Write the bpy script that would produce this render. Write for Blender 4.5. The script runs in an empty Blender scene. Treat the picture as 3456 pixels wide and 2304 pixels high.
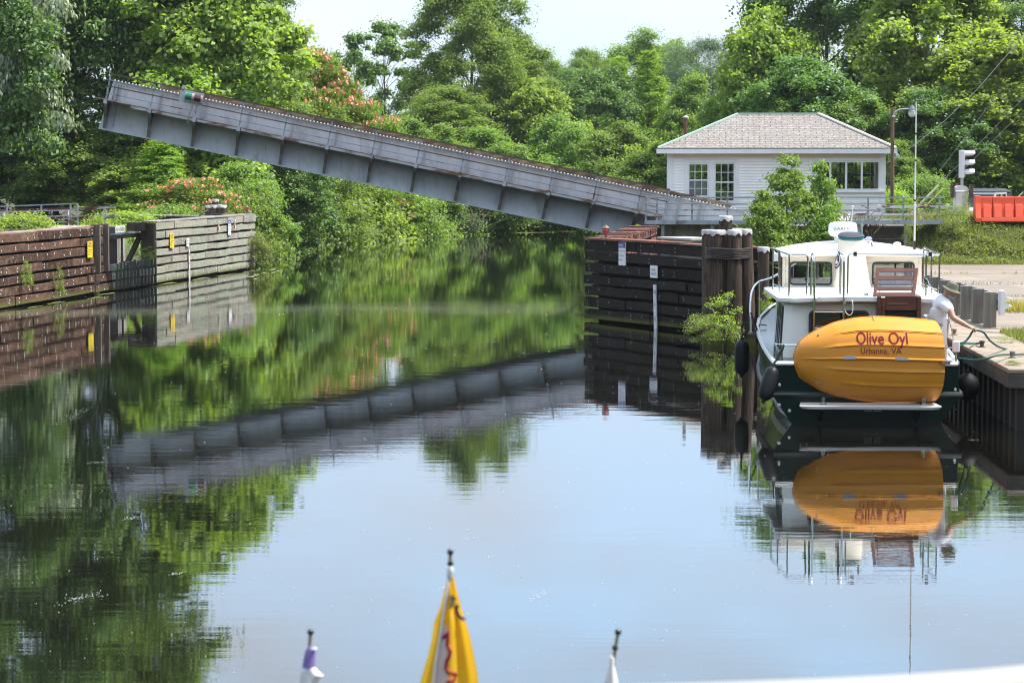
import bpy, math, random
import numpy as np
from mathutils import Vector, Matrix
R = math.radians
S = bpy.context.scene
C = S.collection
# ------------------------------------------------------------------ camera, sky, sun, exposure
F = 8580.0                       # focal length in pixels of the 3456 px wide photograph
PIT = math.atan(592 / F)
EYE = 4.07                       # eye height above the water
cd = bpy.data.cameras.new('camera')
cd.sensor_width = 36.0
cd.lens = 36.0 * F / 3456.0
cd.clip_start = 0.5
cd.clip_end = 4000
cd.dof.use_dof = True
cd.dof.focus_distance = 62.0
cd.dof.aperture_fstop = 6.0
cam = bpy.data.objects.new('camera', cd)
C.objects.link(cam)
cam.location = (0, 0, EYE)
cam.rotation_euler = (R(90) - PIT, 0, 0)
S.camera = cam

SUN_EL, SUN_AZ = R(62), R(4)    # azimuth measured from +X towards +Y
SUNV = Vector((math.cos(SUN_EL) * math.cos(SUN_AZ), math.cos(SUN_EL) * math.sin(SUN_AZ), math.sin(SUN_EL)))
w = bpy.data.worlds.new('World')
S.world = w
w.use_nodes = True
nt = w.node_tree
bg = nt.nodes['Background']
sky = nt.nodes.new('ShaderNodeTexSky')
sky.sky_type = 'NISHITA'
sky.sun_disc = False
sky.sun_elevation = SUN_EL
sky.sun_rotation = R(90) - SUN_AZ
sky.air_density = 1.0
sky.dust_density = 0.6
sky.ozone_density = 1.5
# thin summer clouds by sky direction
tc = nt.nodes.new('ShaderNodeTexCoord')
mp = nt.nodes.new('ShaderNodeMapping')
mp.inputs['Scale'].default_value = (1.0, 1.0, 3.4)
mp.inputs['Location'].default_value = (0.31, 0.2, 0.12)
nz = nt.nodes.new('ShaderNodeTexNoise')
nz.inputs['Scale'].default_value = 5.5
nz.inputs['Detail'].default_value = 7
nz.inputs['Roughness'].default_value = 0.5
cr = nt.nodes.new('ShaderNodeValToRGB')
cr.color_ramp.elements[0].position = 0.45
cr.color_ramp.elements[1].position = 0.70
mx = nt.nodes.new('ShaderNodeMix')
mx.data_type = 'RGBA'
ml = nt.nodes.new('ShaderNodeMath')
ml.operation = 'MULTIPLY'
ml.inputs[1].default_value = 0.75
nt.links.new(tc.outputs['Generated'], mp.inputs['Vector'])
nt.links.new(mp.outputs['Vector'], nz.inputs['Vector'])
nt.links.new(nz.outputs['Fac'], cr.inputs['Fac'])
nt.links.new(cr.outputs['Color'], ml.inputs[0])
nt.links.new(ml.outputs[0], mx.inputs['Factor'])
sx = nt.nodes.new('ShaderNodeSeparateXYZ')
nt.links.new(tc.outputs['Generated'], sx.inputs[0])
hz = nt.nodes.new('ShaderNodeValToRGB')              # milky summer haze low in the sky
hz.color_ramp.elements[0].position = 0.0
hz.color_ramp.elements[0].color = (0.395, 0.45, 0.54, 1)
hz.color_ramp.elements[1].position = 0.30
hz.color_ramp.elements[1].color = (0.70, 0.84, 1.02, 1)
hz.color_ramp.elements.new(0.09).color = (0.47, 0.59, 0.755, 1)
hz.color_ramp.elements.new(0.19).color = (0.58, 0.82, 1.10, 1)
hf = nt.nodes.new('ShaderNodeMapRange')
hf.inputs['From Min'].default_value = 0.10
hf.inputs['From Max'].default_value = 1.0
hf.inputs['To Min'].default_value = 0.94
hf.inputs['To Max'].default_value = 0.70
nt.links.new(sx.outputs['Z'], hz.inputs['Fac'])
nt.links.new(sx.outputs['Z'], hf.inputs['Value'])
hg = nt.nodes.new('ShaderNodeMix')
hg.data_type = 'RGBA'
hg.blend_type = 'MULTIPLY'
hg.inputs['Factor'].default_value = 1.0
hg.inputs['B'].default_value = (4.6, 4.6, 4.6, 1)
nt.links.new(hz.outputs['Color'], hg.inputs['A'])
mh = nt.nodes.new('ShaderNodeMix')
mh.data_type = 'RGBA'
nt.links.new(hf.outputs['Result'], mh.inputs['Factor'])
nt.links.new(sky.outputs['Color'], mh.inputs['A'])
nt.links.new(hg.outputs['Result'], mh.inputs['B'])
nt.links.new(mh.outputs['Result'], mx.inputs['A'])
mx.inputs['B'].default_value = (2.6, 2.52, 2.62, 1)
nt.links.new(mx.outputs['Result'], bg.inputs['Color'])
bg.inputs['Strength'].default_value = 0.15
sl = bpy.data.lights.new('sun', 'SUN')
sl.energy = 3.4
sl.angle = R(0.53)
sl.color = (1.0, 0.955, 0.88)
sun = bpy.data.objects.new('sun', sl)
C.objects.link(sun)
sun.rotation_euler = SUNV.to_track_quat('Z', 'Y').to_euler()
S.view_settings.view_transform = 'Standard'
S.view_settings.look = 'None'
S.view_settings.gamma = 1.0
S.view_settings.use_curve_mapping = False
S.view_settings.exposure = 1.42
S.cycles.filter_width = 1.15
S.cycles.max_bounces = 7
S.cycles.diffuse_bounces = 4
S.cycles.glossy_bounces = 4
S.cycles.transmission_bounces = 5
S.cycles.transparent_max_bounces = 8
S.cycles.sample_clamp_indirect = 6.0
S.cycles.caustics_reflective = False
S.cycles.caustics_refractive = False

# ------------------------------------------------------------------ helpers
def ray(px, py):
    cx, cy = (px - 1728) / F, (1152 - py) / F
    return Vector((cx, math.cos(PIT) + cy * math.sin(PIT), -math.sin(PIT) + cy * math.cos(PIT)))
def P(px, py, Y):                # the point of the place at distance Y seen at a photograph pixel
    d = ray(px, py)
    return Vector((0, 0, EYE)) + d * (Y / d.y)
def G(px, py, z=0.0):            # the point at height z seen at a photograph pixel
    d = ray(px, py)
    return Vector((0, 0, EYE)) + d * ((z - EYE) / d.z)
def V(*a):
    return Vector(a)

ORG = {}
def thing(name, label, cat, loc=(0, 0, 0), rz=0.0, group=None):
    o = bpy.data.objects.new(name, None)
    C.objects.link(o)
    o.empty_display_size = 0.2
    o.location = loc
    o.rotation_euler = (0, 0, rz)
    o['label'] = label
    o['category'] = cat
    if group:
        o['group'] = group
    ORG[o.name] = Vector(loc)
    return o
def tag(o, label, cat, group=None):
    o['label'] = label
    o['category'] = cat
    if group:
        o['group'] = group
    return o
def struct(o):
    o['kind'] = 'structure'
    return o
def stuff(o, label=None, cat=None):
    o['kind'] = 'stuff'
    if label:
        o['label'] = label
    if cat:
        o['category'] = cat
    return o
def kids(o):
    return [x for x in C.objects if x.parent == o]
def dup(root, loc, rz=0.0, scale=None, label=None, group=None, rot=None):
    r = root.copy()
    C.objects.link(r)
    r.location = loc
    r.rotation_euler = rot or (0, 0, rz)
    if scale:
        r.scale = scale
    if label:
        r['label'] = label
    if group:
        r['group'] = group
    def rec(a, b):
        for ch in a.children:
            c = ch.copy()
            C.objects.link(c)
            c.parent = b
            rec(ch, c)
    rec(root, r)
    return r

def frame(d, up=(0, 0, 1)):
    d = Vector(d).normalized()
    up = Vector(up)
    if abs(d.dot(up.normalized())) > 0.999:
        up = Vector((0, 1, 0))
    s = d.cross(up).normalized()
    return d, s, s.cross(d).normalized()

class MB:
    def __init__(self):
        self.v, self.f, self.r, self.mi, self.mk = [], [], [], [], []
        self.cur = 0.5
        self.cm = 0
    def mark(self):
        self.mk.append((len(self.v), len(self.f)))
    def face(self, pts):
        self.mark()
        b = len(self.v)
        self.v.extend(Vector(p) for p in pts)
        self.f.append(tuple(range(b, b + len(pts))))
        self.r.append(self.cur)
        return self
    def _faces(self, b, fs):
        for q in fs:
            self.f.append(tuple(b + i for i in q))
            self.r.append(self.cur)
    def box(self, c, s, ax=None):
        c = Vector(c)
        self.mark()
        ax = ax or (Vector((1, 0, 0)), Vector((0, 1, 0)), Vector((0, 0, 1)))
        b = len(self.v)
        for k in (-1, 1):
            for j in (-1, 1):
                for i in (-1, 1):
                    self.v.append(c + ax[0] * (i * s[0] / 2) + ax[1] * (j * s[1] / 2) + ax[2] * (k * s[2] / 2))
        self._faces(b, [(0, 2, 3, 1), (4, 5, 7, 6), (0, 1, 5, 4), (2, 6, 7, 3), (0, 4, 6, 2), (1, 3, 7, 5)])
        return self
    def bb(self, x0, x1, y0, y1, z0, z1):
        return self.box(((x0 + x1) / 2, (y0 + y1) / 2, (z0 + z1) / 2), (abs(x1 - x0), abs(y1 - y0), abs(z1 - z0)))
    def beam(self, p, q, wd, ht, up=(0, 0, 1)):
        p, q = Vector(p), Vector(q)
        d, s, u = frame(q - p, up)
        return self.box((p + q) / 2, ((q - p).length, wd, ht), (d, s, u))
    def loft(self, rings, caps=True, closed=True):
        self.mark()
        b = len(self.v)
        n = len(rings[0])
        for rg in rings:
            self.v.extend(Vector(p) for p in rg)
        m = n if closed else n - 1
        for k in range(len(rings) - 1):
            for i in range(m):
                j = (i + 1) % n
                self.f.append((b + k * n + i, b + k * n + j, b + (k + 1) * n + j, b + (k + 1) * n + i))
                self.r.append(self.cur)
        if caps and closed:
            self.f.append(tuple(b + i for i in reversed(range(n))))
            self.r.append(self.cur)
            e = b + (len(rings) - 1) * n
            self.f.append(tuple(e + i for i in range(n)))
            self.r.append(self.cur)
        return self
    def tube(self, pts, r, n=8, caps=True, flat=1.0):
        pts = [Vector(p) for p in pts]
        rings, u = [], None
        for i, p in enumerate(pts):
            d = pts[min(i + 1, len(pts) - 1)] - pts[max(i - 1, 0)]
            if d.length < 1e-9:
                d = Vector((0, 0, 1))
            d.normalize()
            if u is None:
                u = d.orthogonal().normalized()
            else:
                u = u - d * u.dot(d)
                u = u.normalized() if u.length > 1e-6 else d.orthogonal().normalized()
            s = d.cross(u)
            rr = r[i] if isinstance(r, (list, tuple)) else r
            rings.append([p + (u * math.cos(a) + s * math.sin(a) * flat) * rr for a in (2 * math.pi * k / n for k in range(n))])
        return self.loft(rings, caps)
    def lathe(self, prof, c=(0, 0, 0), axis=(0, 0, 1), n=20):   # prof: (radius, height)
        c = Vector(c)
        d = Vector(axis).normalized()
        u = d.orthogonal().normalized()
        s = d.cross(u)
        return self.loft([[c + d * h + (u * math.cos(a) + s * math.sin(a)) * max(r, 1e-4)
                           for a in (2 * math.pi * k / n for k in range(n))] for r, h in prof])
    def prism(self, poly, d):                                   # planar polygon pushed along d
        d = Vector(d)
        a = [Vector(p) for p in poly]
        return self.loft([a, [p + d for p in a]])
    def each(self, name, mat, parent, n=1, **kw):              # one part per n shapes
        out = []
        while len(self.mi) < len(self.f):
            self.mi.append(self.cm)
        mk = self.mk + [(len(self.v), len(self.f))]
        for i in range(0, len(self.mk), n):
            a, b = mk[i], mk[min(i + n, len(self.mk))]
            q = MB()
            q.v = self.v[a[0]:b[0]]
            q.f = [tuple(t - a[0] for t in f) for f in self.f[a[1]:b[1]]]
            q.r = self.r[a[1]:b[1]]
            q.mi = self.mi[a[1]:b[1]]
            out.append(q.build(name, mat, parent, **kw))
        return out
    def setm(self, i):                                         # material slot of what follows
        while len(self.mi) < len(self.f):
            self.mi.append(self.cm)
        self.cm = i
    def build(self, name, mat, parent=None, smooth=False, bevel=0.0, world=True, fix=True):
        me = bpy.data.meshes.new(name)
        off = Vector((0, 0, 0))
        if parent is not None and world:
            off = ORG.get(parent.name, off)
        me.from_pydata([tuple(p - off) for p in self.v], [], self.f)
        at = me.attributes.new('rnd', 'FLOAT', 'FACE')
        at.data.foreach_set('value', self.r)
        if fix:
            import bmesh
            bm = bmesh.new()
            bm.from_mesh(me)
            bmesh.ops.recalc_face_normals(bm, faces=bm.faces)
            bm.to_mesh(me)
            bm.free()
        if smooth:
            me.polygons.foreach_set('use_smooth', [True] * len(me.polygons))
        o = bpy.data.objects.new(name, me)
        C.objects.link(o)
        if isinstance(mat, (list, tuple)):
            self.setm(self.cm)
            for q in mat:
                me.materials.append(q)
            me.polygons.foreach_set('material_index', self.mi[:len(me.polygons)])
        elif mat is not None:
            me.materials.append(mat)
        if parent is not None:
            o.parent = parent
            ORG[o.name] = off
        if bevel:
            bv = o.modifiers.new('bevel', 'BEVEL')
            bv.width = bevel
            bv.segments = 2
            bv.limit_method = 'ANGLE'
            bv.harden_normals = False
        if smooth:
            try:
                me.set_sharp_from_angle(angle=R(40))
            except Exception:
                pass
        return o

def arc(pts, k=6):               # round the corners of a polyline
    pts = [Vector(p) for p in pts]
    out = [pts[0]]
    for i in range(1, len(pts) - 1):
        a, b, c = pts[i - 1], pts[i], pts[i + 1]
        la, lc = (a - b).length, (c - b).length
        t = min(la, lc) * 0.45
        p, q = b + (a - b) * (t / la), b + (c - b) * (t / lc)
        for j in range(k + 1):
            s = j / k
            out.append(p * (1 - s) ** 2 + b * 2 * s * (1 - s) + q * s ** 2)
    out.append(pts[-1])
    return out
def spline(pts, k=8):            # Catmull-Rom
    p = [Vector(q) for q in pts]
    p = [p[0] * 2 - p[1]] + p + [p[-1] * 2 - p[-2]]
    out = []
    for i in range(1, len(p) - 2):
        for j in range(k):
            t = j / k
            out.append(0.5 * ((2 * p[i]) + (p[i + 1] - p[i - 1]) * t + (2 * p[i - 1] - 5 * p[i] + 4 * p[i + 1] - p[i + 2]) * t * t
                              + (3 * p[i] - p[i - 1] - 3 * p[i + 1] + p[i + 2]) * t ** 3))
    out.append(p[-2])
    return out

# ------------------------------------------------------------------ materials
class NT:
    def __init__(self, name):
        self.m = bpy.data.materials.new(name)
        self.m.use_nodes = True
        self.t = self.m.node_tree
        self.b = self.t.nodes['Principled BSDF']
        self.out = self.t.nodes['Material Output']
    def n(self, kind, **kw):
        x = self.t.nodes.new('ShaderNode' + kind)
        for k, v in kw.items():
            if k.startswith('i_'):
                x.inputs[k[2:].replace('_', ' ')].default_value = v
            else:
                setattr(x, k, v)
        return x
    def l(self, a, b):
        self.t.links.new(a, b)
    def val(self, sock, v):
        if isinstance(v, (int, float)):
            sock.default_value = v
        elif isinstance(v, (tuple, list)):
            sock.default_value = tuple(v) + ((1,) if len(v) == 3 else ())
        else:
            self.l(v, sock)
    def coord(self, scale=(1, 1, 1), kind='Object', rot=(0, 0, 0)):
        c = self.n('TexCoord')
        m = self.n('Mapping')
        m.inputs['Scale'].default_value = scale
        m.inputs['Rotation'].default_value = rot
        if kind == 'World':
            g = self.n('NewGeometry')
            self.l(g.outputs['Position'], m.inputs['Vector'])
        else:
            self.l(c.outputs[kind], m.inputs['Vector'])
        return m.outputs['Vector']
    def noise(self, vec, scale, detail=5, rough=0.55, dist=0.0):
        x = self.n('TexNoise')
        x.inputs['Scale'].default_value = scale
        x.inputs['Detail'].default_value = detail
        x.inputs['Roughness'].default_value = rough
        x.inputs['Distortion'].default_value = dist
        self.l(vec, x.inputs['Vector'])
        return x.outputs['Fac']
    def ramp(self, fac, lo, hi, a=(0, 0, 0), b=(1, 1, 1)):
        x = self.n('ValToRGB')
        x.color_ramp.elements[0].position = lo
        x.color_ramp.elements[1].position = hi
        x.color_ramp.elements[0].color = tuple(a) + (1,)
        x.color_ramp.elements[1].color = tuple(b) + (1,)
        self.val(x.inputs['Fac'], fac)
        return x.outputs['Color']
    def mix(self, fac, a, b, bt='MIX'):
        x = self.n('Mix', data_type='RGBA', blend_type=bt)
        self.val(x.inputs['Factor'], fac)
        self.val(x.inputs['A'], a)
        self.val(x.inputs['B'], b)
        return x.outputs['Result']
    def math(self, op, a, b=0.0, clamp=False):
        x = self.n('Math', operation=op, use_clamp=clamp)
        self.val(x.inputs[0], a)
        self.val(x.inputs[1], b)
        return x.outputs[0]
    def attr(self, name='rnd'):
        x = self.n('Attribute', attribute_name=name)
        return x.outputs['Fac']
    def bump(self, h, strength=0.3, dist=0.02):
        x = self.n('Bump')
        x.inputs['Strength'].default_value = strength
        x.inputs['Distance'].default_value = dist
        self.l(h, x.inputs['Height'])
        self.l(x.outputs['Normal'], self.b.inputs['Normal'])
        return x

def mat(name, col, rough=0.6, metal=0.0, col2=None, scale=3.0, stretch=(1, 1, 1), lo=0.35, hi=0.65, bump=0.0, bscale=None,
        bdist=0.01, spec=0.5, rnd=0.0, coat=0.0, dirt=None, dscale=1.5, dlo=0.5, dhi=0.75, dstretch=(1, 1, 1), damt=1.0, kind='Object'):
    k = NT(name)
    vec = k.coord(stretch, kind)
    c = tuple(col)
    if col2:
        c = k.mix(k.ramp(k.noise(vec, scale, 6), lo, hi), col, col2)
    if rnd:
        f = k.math('ADD', k.math('MULTIPLY', k.attr(), 2 * rnd), 1 - rnd)
        cc = k.n('CombineColor')
        for i in range(3):
            k.l(f, cc.inputs[i])
        c = k.mix(1.0, c, cc.outputs[0], 'MULTIPLY')
    if dirt:
        dv = k.coord(dstretch, kind)
        c = k.mix(k.math('MULTIPLY', k.ramp(k.noise(dv, dscale, 8, 0.65), dlo, dhi), damt), c, dirt)
    k.val(k.b.inputs['Base Color'], c)
    k.b.inputs['Roughness'].default_value = rough
    k.b.inputs['Metallic'].default_value = metal
    k.b.inputs['Specular IOR Level'].default_value = spec
    if coat:
        k.b.inputs['Coat Weight'].default_value = coat
        k.b.inputs['Coat Roughness'].default_value = 0.08
    if bump:
        k.bump(k.noise(vec, bscale or scale * 3, 6), bump, bdist)
    return k.m
def glow(name, col, strength):
    k = NT(name)
    k.b.inputs['Base Color'].default_value = tuple(col) + (1,)
    k.b.inputs['Emission Color'].default_value = tuple(col) + (1,)
    k.b.inputs['Emission Strength'].default_value = strength
    return k.m
def glass(name, tint=(0.8, 0.85, 0.85), opac=0.25):
    k = NT(name)
    tr = k.n('BsdfTransparent')
    tr.inputs['Color'].default_value = tuple(tint) + (1,)
    gl = k.n('BsdfGlossy')
    gl.inputs['Roughness'].default_value = 0.02
    fr = k.n('Fresnel')
    fr.inputs['IOR'].default_value = 1.5
    f = k.math('ADD', fr.outputs[0], opac * 0.3, True)
    ms = k.n('MixShader')
    k.l(f, ms.inputs[0])
    k.l(tr.outputs[0], ms.inputs[1])
    k.l(gl.outputs[0], ms.inputs[2])
    k.l(ms.outputs[0], k.out.inputs['Surface'])
    return k.m
def text_mesh(name, body, m, size, parent, mapf, extrude=0.004, sx=1.0, align='CENTER', bold=0.0, spacing=1.0):
    cu = bpy.data.curves.new(name, 'FONT')
    cu.body = body
    cu.size = size
    cu.align_x = align
    cu.extrude = extrude
    cu.offset = bold
    cu.space_character = spacing
    cu.resolution_u = 4
    t = bpy.data.objects.new(name, cu)
    C.objects.link(t)
    dg = bpy.context.evaluated_depsgraph_get()
    me = bpy.data.meshes.new_from_object(t.evaluated_get(dg))
    bpy.data.objects.remove(t)
    me.name = name
    off = ORG.get(parent.name, Vector()) if parent else Vector()
    for v in me.vertices:
        v.co = mapf(v.co.x * sx, v.co.y, v.co.z) - off
    me.materials.clear()
    me.materials.append(m)
    o = bpy.data.objects.new(name, me)
    C.objects.link(o)
    if parent:
        o.parent = parent
    return o
# ------------------------------------------------------------------ ground, water, lot, quay
def seg_dist(px, py, a, b):
    ax, ay = a
    bx, by = b
    dx, dy = bx - ax, by - ay
    t = np.clip(((px - ax) * dx + (py - ay) * dy) / (dx * dx + dy * dy), 0, 1)
    return np.hypot(px - ax - t * dx, py - ay - t * dy)
CANAL = [(-40, -60), (-40, 40), (-18.5, 60), (-16.6, 72), (-14.5, 84), (-13.0, 101), (-14.2, 108), (-14.0, 120), (-12.9, 132), (-8.6, 142), (-4.0, 152),
         (4.6, 162), (14, 168), (60, 176), (60, 150), (20, 141), (10, 128), (6.6, 112), (5.4, 96), (5.2, 84), (4.6, 70), (6.9, 61), (8.9, 57.5),
         (8.35, 48), (8.05, 39.3), (30, 38.9), (44, 20), (44, -60)]
def signed(px, py):
    d = np.full(px.shape, 1e9)
    ins = np.zeros(px.shape, bool)
    n = len(CANAL)
    for i in range(n):
        a, b = CANAL[i], CANAL[(i + 1) % n]
        d = np.minimum(d, seg_dist(px, py, a, b))
        c = ((a[1] > py) != (b[1] > py)) & (px < (b[0] - a[0]) * (py - a[1]) / (b[1] - a[1] + 1e-12) + a[0])
        ins ^= c
    return np.where(ins, -d, d)
def sstep(a, b, x):
    t = np.clip((x - a) / (b - a), 0, 1)
    return t * t * (3 - 2 * t)
def ground_h(x, y):
    x = np.asarray(x, float)
    y = np.asarray(y, float)
    d = signed(x, y)
    left = 1.0 + 0.5 * sstep(3, 30, d)
    right = 0.94 + 1.28 * sstep(83.3, 84.7, y)
    slope = 0.94 + 1.40 * sstep(80.2, 83.2, y) - 0.85 * sstep(86, 92, y)
    right = right + (slope - right) * sstep(11.0, 14.0, x)
    h = np.where((x > 3.5) & (y < 140), right, left)
    h = h + 0.10 * np.sin(x * 0.7 + 1.3 * np.sin(y * 0.31)) * np.sin(y * 0.53) * np.where((x > 7.5) & (y < 81), 0, 1)
    wdt = np.where((x > 7) & (y < 58.5), 0.35, 1.6)
    return -1.4 + (h + 1.4) * sstep(0, 1, (d + 0.15 * wdt) / wdt)
def gz(x, y):
    return float(ground_h(np.array([x]), np.array([y]))[0])
def ticks(parts):
    out = []
    for a, b, st in parts:
        out += list(np.arange(a, b, st))
    return np.array(out + [parts[-1][1]])
xs = ticks([(-900, -150, 75), (-150, -40, 10), (-40, -20, 1.5), (-20, 24, 0.55), (24, 40, 1.5), (40, 150, 10), (150, 900, 75)])
ys = ticks([(-100, 30, 6), (30, 36, 1.5), (36, 60, 0.5), (60, 78, 0.8), (78, 90, 0.4), (90, 175, 0.9), (175, 260, 5), (260, 1500, 62)])
gx, gy = np.meshgrid(xs, ys)
gh = ground_h(gx, gy)
nx, ny = len(xs), len(ys)
vs = np.stack([gx, gy, gh], -1).reshape(-1, 3)
idx = np.arange(nx * ny).reshape(ny, nx)
fs = np.stack([idx[:-1, :-1], idx[:-1, 1:], idx[1:, 1:], idx[1:, :-1]], -1).reshape(-1, 4)
me = bpy.data.meshes.new('ground')
me.from_pydata(vs.tolist(), [], fs.tolist())
me.polygons.foreach_set('use_smooth', [True] * len(me.polygons))
k = NT('ground_soil')
v = k.coord((1, 1, 1), 'World')
c1 = k.mix(k.ramp(k.noise(v, 0.6, 8, 0.65), 0.38, 0.62), (0.030, 0.042, 0.012), (0.060, 0.058, 0.026))
c2 = k.mix(k.ramp(k.noise(v, 9.0, 6, 0.7), 0.4, 0.7), c1, (0.08, 0.075, 0.035))
k.val(k.b.inputs['Base Color'], c2)
k.b.inputs['Roughness'].default_value = 0.95
k.bump(k.noise(v, 7, 8, 0.7), 0.8, 0.08)
me.materials.append(k.m)
o = bpy.data.objects.new('ground', me)
C.objects.link(o)
struct(o)

# water: dark tannin-stained canal water with a faint film and very small ripples
k = NT('canal_water')
v = k.coord((1, 1, 1), 'World')
film_n = k.noise(k.coord((0.035, 0.16, 1), 'World', (0, 0, R(-8))), 1.0, 5, 0.6, 0.6)
film = k.ramp(film_n, 0.56, 0.72)
# drift line of pollen crossing the canal
sep = k.n('SeparateXYZ')
k.l(v, sep.inputs[0])
wob = k.math('MULTIPLY', k.noise(k.coord((0.11, 0.11, 1), 'World'), 1.0, 4, 0.55), 9.0)
yy = k.math('ADD', k.math('ADD', sep.outputs['Y'], k.math('MULTIPLY', sep.outputs['X'], -0.13)), wob)
band = k.ramp(k.math('ABSOLUTE', k.math('SUBTRACT', yy, 78.0)), 0.0, 0.022)
dd = k.math('DIVIDE', k.math('ABSOLUTE', k.math('SUBTRACT', yy, 77.0)), 3.6)
band = k.math('SUBTRACT', 1.0, dd, True)
fine = k.ramp(k.noise(k.coord((1.4, 3.2, 1), 'World'), 1.0, 8, 0.75), 0.42, 0.75)
nearfade = k.ramp(k.math('DIVIDE', sep.outputs['Y'], 100.0), 0.36, 0.62)
ff = k.math('ADD', k.math('MULTIPLY', k.math('MULTIPLY', film, nearfade), 0.22), k.math('MULTIPLY', band, 0.85))
ff = k.math('MULTIPLY', ff, k.math('ADD', k.math('MULTIPLY', fine, 0.6), 0.4), True)
w1 = k.noise(k.coord((0.55, 2.6, 1), 'World'), 1.0, 3, 0.5)
w2 = k.noise(k.coord((2.2, 9.0, 1), 'World', (0, 0, R(6))), 1.0, 3, 0.55)
amp = k.ramp(k.noise(k.coord((0.05, 0.10, 1), 'World'), 1.0, 3, 0.5), 0.40, 0.62)
hh = k.math('ADD', k.math('MULTIPLY', w1, 0.62), k.math('MULTIPLY', k.math('MULTIPLY', w2, k.math('ADD', k.math('MULTIPLY', amp, 0.75), 0.25)), 0.24))
# rings spreading from the moored boat
sub = k.n('VectorMath', operation='DISTANCE')
k.l(v, sub.inputs[0])
sub.inputs[1].default_value = (4.9, 53.0, 0)
rw = k.math('SINE', k.math('MULTIPLY', sub.outputs['Value'], 7.5))
fall = k.math('SUBTRACT', 1.0, k.math('DIVIDE', k.math('ABSOLUTE', k.math('SUBTRACT', sub.outputs['Value'], 9.0)), 7.0), True)
hh = k.math('ADD', hh, k.math('MULTIPLY', k.math('MULTIPLY', rw, fall), 0.028))
bp_ = k.bump(hh, 0.15, 0.012)
dfw = k.n('BsdfDiffuse')
k.val(dfw.inputs['Color'], k.mix(k.math('MULTIPLY', ff, 0.8), (0.005, 0.005, 0.0035), (0.24, 0.25, 0.17)))
glw = k.n('BsdfGlossy')
k.val(glw.inputs['Roughness'], k.math('ADD', k.math('MULTIPLY', ff, 0.05), 0.008))
glw.inputs['Color'].default_value = (0.97, 0.99, 1.0, 1)
lw = k.n('LayerWeight')
lw.inputs['Blend'].default_value = 0.5
for q in (dfw, glw, lw):
    k.l(bp_.outputs['Normal'], q.inputs['Normal'])
fw_ = k.math('ADD', k.math('MULTIPLY', k.math('POWER', lw.outputs['Facing'], 4.1), 0.97), 0.02)
fw_ = k.math('MULTIPLY', fw_, k.math('SUBTRACT', 1.0, k.math('MULTIPLY', ff, 0.22)))
msw = k.n('MixShader')
k.l(fw_, msw.inputs[0])
k.l(dfw.outputs[0], msw.inputs[1])
k.l(glw.outputs[0], msw.inputs[2])
k.l(msw.outputs[0], k.out.inputs['Surface'])
mw = MB().face([(-300, -80, 0), (300, -80, 0), (300, 260, 0), (-300, 260, 0)])
struct(mw.build('water', k.m))

# parking lot: old exposed-aggregate slabs
k = NT('lot_paving')
v = k.coord((1, 1, 1), 'World')
base = k.mix(k.ramp(k.noise(v, 0.35, 5, 0.6), 0.35, 0.65), (0.185, 0.145, 0.110), (0.245, 0.200, 0.155))
base = k.mix(k.ramp(k.noise(k.coord((0.12, 0.5, 1), 'World'), 1, 6, 0.65), 0.5, 0.72), base, (0.15, 0.125, 0.115))
spk = k.noise(v, 26, 4, 0.8)
base = k.mix(k.math('MULTIPLY', k.ramp(spk, 0.52, 0.72), 0.6), base, (0.36, 0.33, 0.29))
base = k.mix(k.math('MULTIPLY', k.ramp(spk, 0.30, 0.42, (1, 1, 1), (0, 0, 0)), 0.5), base, (0.10, 0.085, 0.075))
stain = k.ramp(k.noise(k.coord((0.5, 1.6, 1), 'World'), 1.0, 9, 0.72), 0.46, 0.66)
base = k.mix(k.math('MULTIPLY', stain, 0.55), base, (0.105, 0.085, 0.068))
tone = k.n('HueSaturation')
k.l(base, tone.inputs['Color'])
k.l(k.math('ADD', k.math('MULTIPLY', k.attr(), 0.24), 0.86), tone.inputs['Value'])
k.val(k.b.inputs['Base Color'], tone.outputs['Color'])
k.b.inputs['Roughness'].default_value = 0.9
k.bump(k.noise(v, 18, 6, 0.7), 0.5, 0.02)
LOT = k.m
ml_ = MB()
lot_edges = [40.0, 47.6, 54.2, 60.5, 66.8, 73.4, 80.5]
for a, b in zip(lot_edges[:-1], lot_edges[1:]):
    for x0, x1 in ((8.95, 13.0), (13.0, 19.0), (19.0, 27.0), (27.0, 36.0)):
        ml_.cur = random.random()
        g = 0.03
        ml_.bb(x0 + .004, x1 - .004, a + g, b - g, 0.80, 0.962)
struct(ml_.build('parking_lot', LOT))

# quay wall
CONC = mat('quay_concrete', (0.20, 0.155, 0.115), 0.9, col2=(0.30, 0.24, 0.18), scale=2.2, bump=0.5, bscale=14, bdist=0.02,
           dirt=(0.06, 0.05, 0.04), dscale=1.2, dlo=0.5, dhi=0.72, damt=0.8)
SHEET = mat('sheet_pile_steel', (0.018, 0.015, 0.013), 0.85, col2=(0.032, 0.025, 0.020), scale=1.5, bump=0.3)
q = thing('quay_wall', 'concrete capped quay wall with dark corrugated sheet piling beside the moored boat', 'quay wall', (7.65, 38.9, 0))
QA, QB = Vector((7.62, 38.9, 0)), Vector((8.42, 58.0, 0))
qd = (QB - QA).normalized()
qn = Vector((qd.y, -qd.x, 0))
m = MB()
n_ = 7
for i in range(n_):
    a = QA + (QB - QA) * (i / n_) + qd * 0.012
    b = QA + (QB - QA) * ((i + 1) / n_) - qd * 0.012
    m.cur = random.random()
    poly = [a, b, b + qn * 1.25, a + qn * 1.25]
    m.loft([[p + V(0, 0, 0.885) for p in poly], [p + V(0, 0, 0.965) for p in poly]])
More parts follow.
